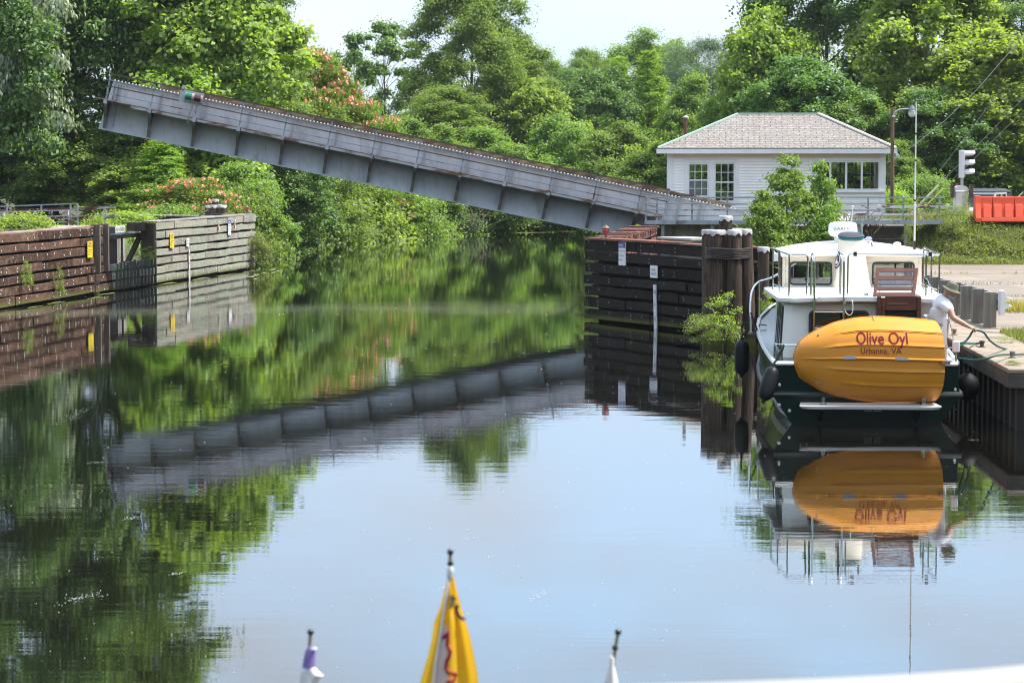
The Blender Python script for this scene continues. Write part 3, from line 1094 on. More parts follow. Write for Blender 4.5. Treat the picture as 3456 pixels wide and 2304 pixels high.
def bbx(m, s0, s1, h0, h1, d0, d1):
    m.box(bp((s0 + s1) / 2, (h0 + h1) / 2, (d0 + d1) / 2), ((s1 - s0) * K, (d1 - d0) * K, (h1 - h0) * K), BAX)
def kp(prof):
    return [(a * K, b * K) for a, b in prof]
br = thing('bascule_bridge', 'grey steel bascule bridge raised at a slant over the canal', 'bridge', bp(22.5, -1.2, 3))
PS = [k_ * 1.826 for k_ in range(13)] + [23.02]
GH = 0.79
def girder(d, name):
    m = MB()
    web = [bp(-0.02, GH, d), bp(26.3, GH, d), bp(26.3, 0.30, d), bp(23.6, -0.52, d), bp(22.9, -0.62, d), bp(22.9, -1.20, d), bp(-0.24, -1.20, d)]
    m.prism(web, (0, 0.024, 0))
    bbx(m, -0.02, 26.3, GH - 0.005, GH + 0.03, d - 0.15, d + 0.16)
    bbx(m, -0.24, 22.9, -1.235, -1.195, d - 0.17, d + 0.17)
    bbx(m, -0.24, 22.9, -1.195, -1.06, d - 0.035, d - 0.003)       # bottom flange angle
    bbx(m, -0.02, 26.3, GH - 0.12, GH - 0.006, d - 0.035, d - 0.003)
    return m
m = girder(1.15, 'girder')
m.setm(1)
s = 0.05
while s < 25.9:                                                    # bolt heads along the top flange
    m.lathe(kp([(0.032, 0), (0.032, 0.02), (0.018, 0.038), (0.001, 0.04)]), bp(s, GH + 0.03, 1.08), bn, 6)
    s += 0.145
for sc in (5 * 1.826 - 1.55, 5 * 1.826 + 0.0, 16.0, 24.3):
    if sc == 5 * 1.826 + 0.0:
        continue
    for dx in (-0.18, -0.06, 0.10, 0.22):
        for hh_ in np.arange(-0.98, GH - 0.2, 0.105):
            if -0.12 < hh_ < 0.06 or (sc > 23 and hh_ < 0):
                continue
            m.lathe(kp([(0.022, 0), (0.016, 0.016), (0.001, 0.02)]), bp(sc + dx + 0.3, float(hh_), 1.12), (0, -1, 0), 6)
for s_ in np.arange(0.0, 22.8, 0.26):
    m.lathe(kp([(0.022, 0), (0.016, 0.016), (0.001, 0.02)]), bp(float(s_), -1.12, 1.115), (0, -1, 0), 6)
for k_ in range(3, 13, 2):
    for q in (-0.45, -0.35, -0.25, 0.2, 0.3, 0.4):
        m.lathe(kp([(0.032, 0), (0.03, 0.03), (0.001, 0.035)]), bp(PS[k_] + q, -0.78, 1.15), (0, -1, 0), 8)
m.build('girder', [STEELW, mat('bolt_paint', (0.50, 0.51, 0.53), 0.5)], br)
girder(6.6, 'girder').build('girder', STEELW, br)
m = MB()
for i, s in enumerate(PS):
    for dd in (0.16,):
        bbx(m, s + dd, s + dd + 0.06, 0.03, GH - 0.13, 1.02, 1.145)
for s in (0.04, 0.30):
    bbx(m, s, s + .03, -1.05, GH - .13, 1.06, 1.145)
for s in (23.6, 24.5):
    bbx(m, s, s + 0.05, -0.1, GH - 0.13, 1.04, 1.145)
m.each('stiffener', STEEL, br)
m = MB()
for i, s in enumerate(PS[:-1]):                                    # knee brackets under the walkway
    a, b_ = bp(s, -0.07, 0.06), bp(s + 0.02, -1.14, 0.70)
    prof = [bp(s, -0.08, 0.04), bp(s, -0.30, 0.18), bp(s, -0.70, 0.72), bp(s, -1.16, 0.95), bp(s, -1.16, 1.144), bp(s, -0.08, 1.144)]
    m.prism([p - bu * 0.012 for p in prof], bu * 0.024)
    for p, q in zip(prof[:4], prof[1:4]):
        m.beam(p, q, 0.10, 0.016, up=(0, 1, 0.3))
m.each('bracket', mat('bracket_steel', (0.13, 0.13, 0.13), 0.6, col2=(0.19, 0.16, 0.13), scale=2), br, 4)
m = MB()
bbx(m, -0.10, 23.02, -0.035, 0.0, -0.03, 1.135)
bbx(m, -0.45, -0.10, -0.035, 0.0, 0.2, 1.135)
m.build('walkway', RUSTY, br)
m = MB()
for i in range(13):
    s0, s1 = PS[i], PS[i + 1]
    if i == 0:
        bbx(m, s0 + 1.05, s1 - .06, -0.14, -0.04, -0.035, 0.0)
        continue
    bbx(m, s0 + 0.10, s1 - 0.06, -0.13 - 0.01 * (i % 2), -0.04, -0.035, 0.0)
m.each('walkway_edge', WALKP, br)
m = MB()
for s in PS[:-1]:
    bbx(m, s - 0.07, s + 0.07, -0.17, 0.03, -0.075, -0.036)
m.each('post_foot', WALKP, br)
m = MB()
bbx(m, -0.03, 23.05, 0.23, 0.27, -0.03, 0.015)
bbx(m, -0.03, 23.05, 0.785, 0.82, -0.03, 0.015)
m.setm(1)
bbx(m, -0.03, 23.05, 1.015, 1.078, -0.03, 0.05)
bbx(m, -0.03, 23.05, 0.525, 0.575, -0.03, 0.015)
rl = m.build('railing', [RAILP, TOPR], br)
m = MB()
for s in PS:
    bbx(m, s - 0.03, s + 0.03, 0.0, 1.04, 0.018, 0.05)
    bbx(m, s - 0.03, s - 0.018, 0.0, 1.04, 0.05, 0.09)
m.each('post', RAILP, rl, 2)
m = MB()
bbx(m, 0.2, 26.2, 0.42, 0.52, 1.35, 6.4)
m.build('deck', RUSTY, br)
m = MB()
for s in np.arange(1.2, 22.6, 1.826):
    bbx(m, float(s), float(s) + 0.16, -0.75, 0.41, 1.19, 6.58)
for d in (2.1, 3.6, 5.1):
    bbx(m, 0.3, 22.6, 0.16, 0.415, d, d + 0.14)
m.build('floor_beam', STEEL, br)
m = MB()
s = 1.75
while s < 25.6:                                                    # timber kerb along the deck
    L_ = random.Random(int(s * 10)).uniform(1.6, 2.6)
    m.cur = random.Random(int(s * 7)).random()
    bbx(m, s, min(25.8, s + L_ - 0.03), 0.80 + 0.012 * (int(s * 3) % 2), 1.02, 2.05, 2.28)
    s += L_
bbx(m, 1.75, 25.8, 0.53, 0.64, 2.0, 2.32)
for s in np.arange(1.9, 25.6, 0.42):
    bbx(m, float(s), float(s) + 0.2, 0.641, 0.799, 2.07, 2.25)
m.build('timber_kerb', mat('kerb_timber', (0.13, 0.075, 0.045), 0.9, col2=(0.27, 0.21, 0.13), scale=2.5, stretch=(1, 3, 3), rnd=0.3, lo=.45, hi=.6), br)
# navigation light on the railing
pn = MB()
c0, c1 = 2.90, 3.86
bbx(pn, c0, c1, 0.50, 1.03, -0.065, -0.045)
bbx(pn, 2.93, 3.03, 0.98, 1.20, -0.065, -0.045)
panel = pn.build('light_panel', mat('panel_grey', (0.42, 0.45, 0.48), 0.5, col2=(0.36, 0.38, 0.41), scale=3), br)
GREEN = mat('signal_green', (0.012, 0.16, 0.075), 0.25)
DARKRED = mat('signal_dark_red', (0.055, 0.010, 0.014), 0.15, coat=0.6)
m = MB()
lc = bp(3.13, 0.80, -0.22)
m.lathe(kp([(0.12, 0), (0.155, 0.03), (0.155, 0.04)]), lc, bu, 20)
m.lathe(kp([(0.155, 0.29), (0.158, 0.29), (0.158, 0.39), (0.155, 0.39)]), lc, bu, 20)
m.lathe(kp([(0.15, 0.655), (0.155, 0.665), (0.12, 0.70), (0.05, 0.72), (0.001, 0.72)]), lc, bu, 20)
bbx(m, 3.10, 3.90, 0.60, 0.64, -0.2, -0.066)
m.tube([bp(3.5, 0.64, -.2), bp(3.42, 0.05, -.1), bp(3.40, -0.28, -.09)], 0.011, 5)
m.tube([bp(3.56, 0.64, -.2), bp(3.44, 0.05, -.1), bp(3.47, -0.28, -.09)], 0.011, 5)
m.build('light_body', mat('weathered_metal', (0.42, 0.42, 0.41), 0.45, metal=0.4, col2=(0.2, 0.15, 0.12), scale=6), panel, smooth=True)
MB().lathe(kp([(0.148, 0.04), (0.152, 0.29)]), lc, bu, 20).build('green_lens', GREEN, panel, smooth=True)
MB().lathe(kp([(0.148, 0.39), (0.146, 0.655)]), lc, bu, 20).build('dark_lens', DARKRED, panel, smooth=True)

# bridge pier, platform and approach railing
pr = thing('bridge_pier', 'stained concrete pier under the low end of the raised bridge', 'pier', (6.4, 82.2, 0))
m = MB()
x0 = P(2222, 745, 82.2).x
zl, zt2 = P(2300, 797, 82.2).z, P(2300, 758, 82.2).z
m.bb(x0, 8.15, 82.35, 88, -1.5, zl)
m.bb(x0 - .02, 8.17, 82.2, 88, zl + .003, zt2)
m.build('pier_block', CONC2, pr, bevel=0.03)
m = MB()
m.bb(8.2, 14.6, 82.6, 88, 0.2, P(2900, 762, 82.6).z)
m.bb(8.2, 14.6, 82.48, 82.59, 0.2, P(2900, 806, 82.5).z)
m.build('abutment_wall', mat('dark_concrete', (0.12, 0.115, 0.11), 0.95, col2=(0.20, 0.19, 0.18), scale=1.0, bump=0.5, bscale=8, dirt=(0.05, 0.045, 0.04), dscale=0.8), pr)
wk = thing('platform_railing', 'grey four-bar steel railing along the platform in front of the white house', 'railing', P(2180, 748, 81.5))
RY = 81.5
zr = lambda py, Y=81.5: P(2600, py, Y).z
xa, xb = P(2180, 748, RY).x, P(3186, 748, RY).x
m = MB()
m.bb(xa - .03, xb, RY + 0.03, RY + 1.0, zr(752), zr(747))
m.build('platform_deck', mat('platform_plate', (0.34, 0.32, 0.28), 0.7, col2=(0.22, 0.17, 0.13), scale=1.5), wk)
m = MB()
m.bb(xa - .04, xb, RY - .05, RY + 0.02, zr(757), zr(744))
m.build('edge_beam', RAILP, wk)
m = MB()
for py, t in ((667, 0.045), (688, 0.03), (709, 0.035), (728, 0.03)):
    z = zr(py)
    m.bb(xa - .02, xb, RY - .05, RY - .01, z - t / 2, z + t / 2)
m.build('rail', RAILP, wk)
m = MB()
for px in (2180, 2217, 2336, 2455, 2575, 2694, 2811, 2930, 3049, 3171):
    x = P(px, 700, RY).x
    m.bb(x - .026, x + .026, RY - 0.005, RY + .05, zr(756), zr(665.5))
m.each('post', RAILP, wk)
m = MB()
for px in (2238, 2405, 2640, 2900, 3060):
    x = P(px, 700, RY).x
    m.bb(x - .05, x + .05, RY + .1, RY + .2, 0.6, zr(752.5))
m.each('support', RAILP, wk)
Y2 = 84.4
wr = thing('white_railing', 'peeling white guard rail behind the grey platform railing', 'railing', P(2700, 740, Y2))
m = MB()
xa2, xb2 = P(2680, 700, Y2).x, P(3240, 700, Y2).x
for py, t in ((698, 0.09), (724, 0.08), (741, 0.045)):
    z = zr(py, Y2)
    m.bb(xa2, xb2, Y2, Y2 + .045, z - t / 2, z + t / 2)
PEEL = mat('peeling_white', (0.62, 0.60, 0.57), 0.7, col2=(0.16, 0.055, 0.035), scale=1.6, stretch=(1, 1, 2), lo=0.54, hi=0.60)
m.build('rail', PEEL, wr)
m = MB()
for px in (2700, 2833, 2967, 3090, 3200):
    x = P(px, 700, Y2).x
    m.bb(x - .055, x + .055, Y2 + .05, Y2 + .14, 2.0, zr(688, Y2))
m.each('post', PEEL, wr)
tp = thing('plastic_sheet', 'crumpled white and orange plastic sheet behind the railing at the foot of the house', 'plastic sheet', P(2790, 740, 83.4))
m = MB()
pts = []
for i in range(15):
    x = P(2745 + i * 9, 735, 83.4).x
    zt = zr(727, 83.4) - 0.05 * math.sin(i * 1.7)
    zb2 = zr(750, 83.4)
    pts.append([(x, 83.4 + .05 * math.sin(i * 2.1), zb2), (x, 83.5 + .05 * math.sin(i * 1.3 + 1), (zt + zb2) / 2), (x + .02, 83.65 + .06 * math.sin(i), zt)])
m.loft(pts, caps=False, closed=False)
m.build('sheet', mat('sheet_plastic', (0.75, 0.73, 0.72), 0.4, col2=(0.75, 0.16, 0.05), scale=1.3, lo=0.50, hi=0.54), tp, smooth=True, fix=False)

# left abutment railing and old rail behind it
lr = thing('steel_railing', 'grey steel railing above the brown timber fender beside the dark shady trees', 'railing', P(130, 768, 92))
LY = 92.0
def lrp(px, py, Y=LY):
    return P(px, py, Y)
m = MB()
for (ya, yb) in ((699, 687), (718, 708), (737, 727), (756, 748), (776, 767)):
    m.beam(lrp(-60, ya), lrp(262, yb), 0.034, 0.038)
m.build('rail', RAILP, lr)
m = MB()
for px, t, b_ in ((22, 697, 775), (138, 692, 771), (237, 688, 768), (261, 687, 767)):
    m.beam(lrp(px, t) + V(0, 0.06, 0), lrp(px, b_) + V(0, 0.06, -0.3), 0.05, 0.045)
m.each('post', RAILP, lr)
ol = thing('guard_rail', 'old peeling red and white guard rail behind the grey railing at left', 'guard rail', P(130, 760, 95))
m = MB()
m.beam(P(-60, 715, 95), P(388, 700, 95), 0.10, 0.11)
m.beam(P(-60, 740, 95), P(388, 730, 95), 0.10, 0.135)
m.build('rail', mat('peeling_red_white', (0.45, 0.43, 0.42), 0.8, col2=(0.10, 0.018, 0.016), scale=1.1, stretch=(1, 1, 3), lo=0.42, hi=0.50), ol)
m = MB()
for px in (8, 225, 355):
    m.beam(P(px, 709, 95.2), P(px, 790, 95.2), 0.135, 0.135)
m.each('post', PEEL, ol)
lk = thing('bridge_abutment', 'broken concrete bridge seat beside the grey railing', 'abutment', (-15, 87, 0))
m = MB()
xk = P(350, 780, 87.5).x
m.bb(-24, xk, 87.0, 92.5, -1, P(300, 772, 87.5).z)
m.bb(xk - .9, xk + .35, 87.4, 90, -1, P(300, 786, 87.5).z)
m.build('abutment_block', CONC2, lk, bevel=0.06)
# ------------------------------------------------------------------ timber fenders
def timber(name, col, col2, streak, rnd=0.35, green=None, upright=False):
    k = NT(name)
    v = k.coord((1, 1, 1), 'World')
    gr = k.noise(k.coord((9, 9, 0.7) if upright else (0.9, 0.9, 14), 'World'), 1.6, 8, 0.62, 1.2)
    c = k.mix(k.ramp(gr, 0.36, 0.64), col, col2)
    r = k.attr()
    f = k.math('ADD', k.math('MULTIPLY', r, 2 * rnd), 1 - rnd)
    cc = k.n('CombineColor')
    for i in range(3):
        k.l(f, cc.inputs[i])
    c = k.mix(1.0, c, cc.outputs[0], 'MULTIPLY')
    st = k.ramp(k.noise(k.coord((7, 7, 0.5) if upright else (2.2, 2.2, 1.6), 'World'), 1.3, 9, 0.7, 2.4), 0.53, 0.68)
    c = k.mix(k.math('MULTIPLY', st, 0.8), c, streak)
    if green:
        c = k.mix(k.math('MULTIPLY', k.ramp(k.noise(v, 0.6, 5, 0.6), 0.45, 0.62), 0.8), c, green)
    ck = k.ramp(k.noise(k.coord((3.0, 3.0, 60), 'World'), 0.8, 6, 0.7, .8), 0.60, 0.66) if not upright else None
    if ck is not None:
        c = k.mix(k.math('MULTIPLY', ck, .7), c, tuple(q * .35 for q in col))
    sp = k.n('SeparateXYZ')
    k.l(v, sp.inputs[0])
    wet = k.ramp(k.math('ADD', sp.outputs['Z'], k.math('MULTIPLY', k.noise(v, 3, 4), 0.10)), 0.15, 0.27, (1, 1, 1), (0, 0, 0))
    c = k.mix(k.math('MULTIPLY', wet, 0.85), c, (0.11, 0.115, 0.025))
    k.val(k.b.inputs['Base Color'], c)
    k.b.inputs['Roughness'].default_value = 0.9
    k.b.inputs['Specular IOR Level'].default_value = 0.2
    k.bump(gr, 0.5, 0.015)
    return k.m
BROWN = timber('brown_timber', (0.040, 0.022, 0.016), (0.115, 0.062, 0.040), (0.30, 0.185, 0.115), 0.5)
GREY = timber('weathered_timber', (0.21, 0.185, 0.155), (0.34, 0.315, 0.26), (0.47, 0.44, 0.37), 0.24, (0.29, 0.325, 0.235))
TAR = timber('tarred_timber', (0.010, 0.0075, 0.0065), (0.021, 0.016, 0.013), (0.046, 0.034, 0.025), 0.45)
REDWOOD = timber('red_stained_timber', (0.13, 0.048, 0.038), (0.20, 0.085, 0.062), (0.30, 0.20, 0.15), 0.3)
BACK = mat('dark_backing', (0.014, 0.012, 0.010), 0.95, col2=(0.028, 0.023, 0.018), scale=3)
CAPW = mat('weathered_cap', (0.26, 0.22, 0.19), 0.9, col2=(0.19, 0.075, 0.065), scale=1.5, lo=0.42, hi=0.6)
BOLT = mat('galvanised_bolt', (0.62, 0.60, 0.56), 0.5, metal=0.2)
DBOLT = mat('dull_bolt', (0.12, 0.11, 0.10), 0.6)
LA, LB_ = Vector((-14.44, 71.7, 0)), Vector((-10.21, 101.2, 0))
ld = (LB_ - LA).normalized()
LN = Vector((ld.y, -ld.x, 0))                       # towards the water
def lpt(Y, z=0.0, off=0.0):
    t = (Y - LA.y) / ld.y
    p = LA + ld * t + LN * off
    return Vector((p.x, p.y, z))
RA = Vector((1.911, 67.2, 0))
rdv = Vector((2.72, -5.7, 0)).normalized()
RN = Vector((rdv.y, -rdv.x, 0))
if RN.y > 0:
    RN = -RN
def rpt(s, z=0.0, off=0.0):
    p = RA + rdv * s + RN * off
    return Vector((p.x, p.y, z))
ROWZ = [(0.075, 0.315), (0.380, 0.615), (0.685, 0.912), (0.985, 1.212), (1.282, 1.512), (1.585, 1.81), (1.875, 2.13)]
def planks(rows, pt, d, n, s0, s1, seed, thick=0.14, top=None):
    rng = random.Random(seed)
    m, mb_ = MB(), MB()
    for zi, (z0, z1) in enumerate(rows):
        s = s0 - rng.uniform(0, 1.5)
        while s < s1:
            L_ = rng.uniform(2.2, 4.6)
            a, b_ = max(s, s0), min(s + L_ - 0.012, s1)
            if b_ - a > 0.15:
                m.cur = rng.random()
                j = rng.uniform(-0.03, 0.03)
                dz0, dz1 = rng.uniform(-.012, .012), rng.uniform(-.018, .018)
                nseg = max(2, int((b_ - a) / 0.5))
                rings = []
                ph = rng.uniform(0, 6)
                for q in range(nseg + 1):
                    t = a + (b_ - a) * q / nseg
                    wv = 0.012 * math.sin(t * 1.1 + ph) + 0.005 * math.sin(t * 3.3 + ph * 2) + rng.uniform(-.006, .006)
                    za, zb = z0 + dz0 + wv * 0.6, z1 + dz1 + wv
                    rings.append([pt(t, za, j), pt(t, zb, j), pt(t, zb, j - thick), pt(t, za, j - thick)])
                m.loft(rings)
                m.setm(1)
                t = a + 0.25
                while t < b_ - 0.1:
                    for zz in (z0 + 0.07, z1 - 0.07):
                        if rng.random() < 0.62:
                            c = pt(t + rng.uniform(-.03, .03), zz + rng.uniform(-.02, .02), j + 0.008)
                            m.box(c, (0.045, 0.02, 0.055), (d, n, Vector((0, 0, 1))))
                    t += rng.choice([0.6, 0.9, 1.2])
                m.setm(0)
            s += L_
    return m, mb_
tf = thing('timber_fender', 'dark brown timber plank fender wall along the canal', 'fender wall', lpt(72))
m, mb_ = planks(ROWZ[2:], lambda s, z, o: lpt(s, z, o), ld, LN, 58, 81.3, 3)
m.build('plank', [BROWN, BOLT], tf, bevel=0.012)
m2, mb2 = planks(ROWZ[:2], lambda s, z, o: lpt(s, z, o), ld, LN, 58, 82.2, 4)
m2.build('plank', [BROWN, BOLT], tf, bevel=0.012)
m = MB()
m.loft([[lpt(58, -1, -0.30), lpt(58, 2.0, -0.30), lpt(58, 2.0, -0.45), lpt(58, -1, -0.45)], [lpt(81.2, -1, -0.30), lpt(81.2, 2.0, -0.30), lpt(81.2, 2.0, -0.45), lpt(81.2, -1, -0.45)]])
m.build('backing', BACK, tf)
m = MB()
rng_ = random.Random(8)
s = 58.0
while s < 81.0:
    L_ = rng_.uniform(1.5, 3)
    m.cur = rng_.random()
    e = min(81.3, s + L_ - .02)
    m.loft([[lpt(s, 2.135, 0.0), lpt(s, 2.17, 0.0), lpt(s, 2.17, -0.55), lpt(s, 2.135, -0.55)], [lpt(e, 2.135, 0.0), lpt(e, 2.17, 0.0), lpt(e, 2.17, -0.55), lpt(e, 2.135, -0.55)]])
    s += L_
m.build('cap', CAPW, tf)
m = MB()
for Y in (80.4, 81.45):
    m.beam(lpt(Y, 0.7, -0.02 if Y > 81 else 0.03), lpt(Y, 2.22, -0.02 if Y > 81 else 0.03), 0.30, 0.10, up=ld)
m.beam(lpt(81.95, 0.75, -0.5), lpt(82.35, 1.95, -0.25), 0.26, 0.26, up=LN)
m.beam(lpt(82.0, 1.95, -0.5), lpt(82.6, 2.0, -0.2), 0.5, 0.22)
m.each('end_post', mat('end_post_wood', (0.10, 0.075, 0.06), 0.9, col2=(0.19, 0.15, 0.12), scale=3, stretch=(3, 3, .5)), tf)

gf = thing('timber_fender', 'weathered grey-green timber plank fender with dark gaps ending at the canal point', 'fender wall', lpt(92))
m, mb_ = planks(ROWZ[3:], lambda s, z, o: lpt(s, z, o), ld, LN, 87.3, 101.2, 11)
m.build('plank', [GREY, BOLT], gf, bevel=0.012)
m, mb_ = planks(ROWZ[:3], lambda s, z, o: lpt(s, z, o), ld, LN, 82.22, 101.2, 12)
m.build('plank', [GREY, BOLT], gf, bevel=0.012)
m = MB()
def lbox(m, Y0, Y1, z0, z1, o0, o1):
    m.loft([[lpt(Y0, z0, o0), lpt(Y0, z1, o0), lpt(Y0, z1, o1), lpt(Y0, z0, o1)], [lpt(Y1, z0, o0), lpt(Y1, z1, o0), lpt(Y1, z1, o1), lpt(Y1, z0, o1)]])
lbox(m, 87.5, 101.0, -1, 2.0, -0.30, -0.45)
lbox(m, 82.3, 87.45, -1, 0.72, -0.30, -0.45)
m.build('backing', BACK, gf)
m = MB()
lbox(m, 87.4, 101.2, 2.14, 2.175, 0.01, -0.55)
m.build('cap', mat('grey_cap', (0.26, 0.24, 0.22), 0.9, col2=(0.17, 0.15, 0.14), scale=2, rnd=.2), gf)
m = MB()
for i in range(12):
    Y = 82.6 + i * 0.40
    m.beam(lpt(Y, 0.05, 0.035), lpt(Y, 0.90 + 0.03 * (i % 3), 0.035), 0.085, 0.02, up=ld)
m.each('shade_strip', mat('shade_strip_tone', (0.065, 0.060, 0.046), 0.9, col2=(0.12, 0.11, 0.085), scale=3), gf)  # dark strips that paint the bridge's striped shade onto the lower planks
m = MB()
lbox(m, 83.6, 85.2, 0.4, 1.62, -0.75, -1.0)                     # old frame standing in the gap
lbox(m, 82.6, 88.0, 1.64, 1.78, -0.6, -1.15)
lbox(m, 87.15, 87.55, 0.3, 2.12, -0.05, -0.5)
lbox(m, 86.8, 87.12, 1.85, 2.14, -0.3, -0.9)
m.beam(lpt(86.2, 0.6, -0.8), lpt(87.4, 1.7, -0.6), 0.14, 0.14)
m.beam(lpt(85.9, 0.3, -0.8), lpt(85.9, 1.63, -0.8), 0.06, 0.06)
m.build('frame', mat('frame_wood', (0.040, 0.028, 0.022), 0.9, col2=(0.085, 0.060, 0.045), scale=3, stretch=(2, 2, .6)), gf)
m = MB()
for i in range(9):
    m.box(lpt(83.0 + i * 0.52, 1.80, -0.8 + .15 * math.sin(i * 2)), (0.22, 0.34, 0.05))
m.build('gravel_on_frame', mat('pale_chips', (0.5, 0.48, 0.45), 0.9), gf)
# return wall going back from the point
m, mb_ = planks(ROWZ[3:], lambda s, z, o: Vector((-10.35 - s * 0.80, 101.5 + s * 0.60, z - 0.13)) + Vector((-0.6, -.8, 0)) * (o), Vector((-.8, .6, 0)), Vector((-.6, -.8, 0)), 0.2, 6.0, 15)
m.build('return_plank', [TAR, DBOLT], gf)
m = MB()
m.loft([[Vector((-10.4, 101.6, z)), Vector((-15.2, 105.2, z)), Vector((-15.0, 105.6, z)), Vector((-10.2, 102.0, z))] for z in (2.015, 2.055)])
m.build('return_cap', mat('pale_cap', (0.42, 0.40, 0.38), 0.9, col2=(.3, .28, .26), scale=3), gf)

# right fender: tarred front and a wing going back towards the pier
rf = thing('timber_fender', 'black tarred timber plank fender with red-stained top beside the pile cluster', 'fender wall', rpt(3))
m, mb_ = planks(ROWZ, rpt, rdv, RN, 0.0, 11.2, 21, 0.2)
m.build('plank', [TAR, DBOLT], rf, bevel=0.014)
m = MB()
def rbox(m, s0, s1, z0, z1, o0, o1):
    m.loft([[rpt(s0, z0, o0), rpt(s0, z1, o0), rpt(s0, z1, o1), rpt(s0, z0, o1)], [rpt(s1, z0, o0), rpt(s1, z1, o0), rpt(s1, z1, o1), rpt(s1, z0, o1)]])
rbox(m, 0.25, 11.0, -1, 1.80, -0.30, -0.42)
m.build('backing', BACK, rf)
m = MB()
rng_ = random.Random(5)
s = 0.0
while s < 10.9:
    L_ = rng_.uniform(1.2, 2.2)
    m.cur = rng_.random()
    rbox(m, s, min(11.2, s + L_ - .03), 2.135, 2.165 + rng_.uniform(0, .03), 0.02, -0.42)
    s += L_
m.build('cap', REDWOOD, rf)
m = MB()
rbox(m, 2.6, 4.4, 2.21, 2.26, -0.75, -1.6)
m.build('loose_board', mat('bleached_board', (0.46, 0.43, 0.40), 0.9, col2=(.33, .30, .28), scale=2, stretch=(1, 1, 1)), rf)
WA, WB = Vector((2.15, 67.6, 0)), Vector((4.15, 83.5, 0))
wd_ = (WB - WA).normalized()
wn = Vector((-wd_.y, wd_.x, 0))
def wpt(s, z, o=0.0):
    p = WA + wd_ * s + wn * o
    return Vector((p.x, p.y, z))
m, mb_ = planks(ROWZ[2:], wpt, wd_, wn, 0, 16, 31, 0.16)
m.build('wing_plank', [TAR, DBOLT], rf)
m, mb_ = planks(ROWZ[3:], lambda s, z, o: wpt(s, z, -0.75 - o), wd_, -wn, 0.3, 16, 32, 0.16)
m.build('wing_plank', [REDWOOD, BOLT], rf)
m = MB()
for i in range(38):
    m.cur = random.Random(i).random()
    s = 0.2 + i * 0.42
    p = wpt(s + 0.18, 2.13 + 0.015 * (i % 3), -0.38)
    rq = random.Random(i * 3 + 1)
    if rq.random() < .82:
        m.box(p + wn * rq.uniform(-.06, .06) + V(0, 0, rq.uniform(-.03, .01)), (0.90 + rq.uniform(-.12, .1), 0.30 + rq.uniform(-.08, .09), 0.035), (wn, wd_, Vector((0, 0, 1))))
m.build('top_board', REDWOOD, rf)

# signs and gauges
SIGNW = mat('sign_white', (0.75, 0.76, 0.78), 0.4)
SIGNY = mat('sign_yellow', (0.80, 0.58, 0.02), 0.45)
SIGNB = mat('sign_blue', (0.045, 0.055, 0.24), 0.45)
INK = mat('sign_ink', (0.035, 0.035, 0.04), 0.6)
INKO = mat('ochre_ink', (0.10, 0.075, 0.01), 0.6)
INKW = mat('white_ink', (0.78, 0.79, 0.82), 0.5)
def sign(name, label, cat, c, d, n, w_, h_, m_, lines, header=None, ink=None):
    """c centre of the board, d along it, n out of it; lines = (text, x, z, height, align)"""
    o = thing(name, label, cat, c)
    up = Vector((0, 0, 1))
    m = MB()
    m.box(c, (w_, 0.02, h_), (d, n, up))
    m.build('board', m_, o)
    if header:
        m = MB()
        m.box(c + up * (h_ / 2 - header / 2) + n * 0.0125, (w_, 0.004, header), (d, n, up))
        m.build('header', SIGNB, o)
    for tx, x, z, hh_, wd, kk in lines:
        base = c + n * 0.016
        cu = lambda a, b_, e, base=base: base + d * a + up * b_ + n * e
        t = text_mesh('lettering', tx, kk or INK, 1.0, None, lambda a, b_, e: Vector((a, b_, e)), 0.0, align='LEFT')
        xs_ = [v.co.x for v in t.data.vertices]
        ys_ = [v.co.y for v in t.data.vertices]
        sx, sy = wd / (max(xs_) - min(xs_)), hh_ / (max(ys_) - min(ys_))
        for v in t.data.vertices:
            v.co = cu(x + (v.co.x - min(xs_)) * sx, z + (v.co.y - min(ys_)) * sy, 0.0) - c
        t.parent = o
    return o
def on_left(px, py):                                # a pixel on the plank fender face
    r = ray(px, py)
    e = Vector((0, 0, EYE))
    t = (LA - e).dot(LN) / r.dot(LN)
    return e + r * t
def on_right(px, py):
    r = ray(px, py)
    e = Vector((0, 0, EYE))
    t = (RA - e).dot(RN) / r.dot(RN)
    return e + r * t
def caution(label, px, py, py2):
    c = (on_left(px, py) + on_left(px, py2)) / 2 + LN * 0.05
    hh_ = on_left(px, py).z - on_left(px, py2).z
    d = ld
    w_ = 0.50
    L = [('Caution', -.19, hh_ * .30, .10, .34, INKO), ('Submerged', -.19, hh_ * .10, .06, .36, INKO), ('Structure', -.19, -hh_ * .06, .06, .35, INKO),
         ('Along', -.19, -hh_ * .21, .06, .26, INKO), ('Face', -.19, -hh_ * .34, .055, .2, INKO)]
    o = sign('warning_sign', label, 'sign', c, d, LN, w_, hh_, SIGNY, L, None)
    m = MB()
    m.box(c + V(0, 0, hh_ * .24) + LN * .013, (.4, .004, .014), (d, LN, Vector((0, 0, 1))))
    m.build('rule_line', INKO, o)
    return o
caution('yellow warning sign on the brown fender', 298, 814, 869)
caution('yellow warning sign on the grey fender', 575.5, 788, 836)
def notice(label, c, d, n, w_, h_):
    hd = h_ * 0.24
    return sign('notice_sign', label, 'sign', c, d, n, w_, h_, SIGNW,
                [('Notice', -w_ * .44, h_ * .5 - hd * .78, hd * .55, w_ * .66, INKW), ('No Mooring', -w_ * .44, h_ * .07, h_ * .10, w_ * .86, INK),
                 ('To Fender', -w_ * .44, -h_ * .11, h_ * .085, w_ * .76, INK), ('System', -w_ * .44, -h_ * .31, h_ * .10, w_ * .56, INK)], hd)
notice('blue-headed white notice sign on the black fender', (on_right(2106, 818) + on_right(2106, 895)) / 2 + RN * 0.05, rdv, RN, 0.37, 0.59)
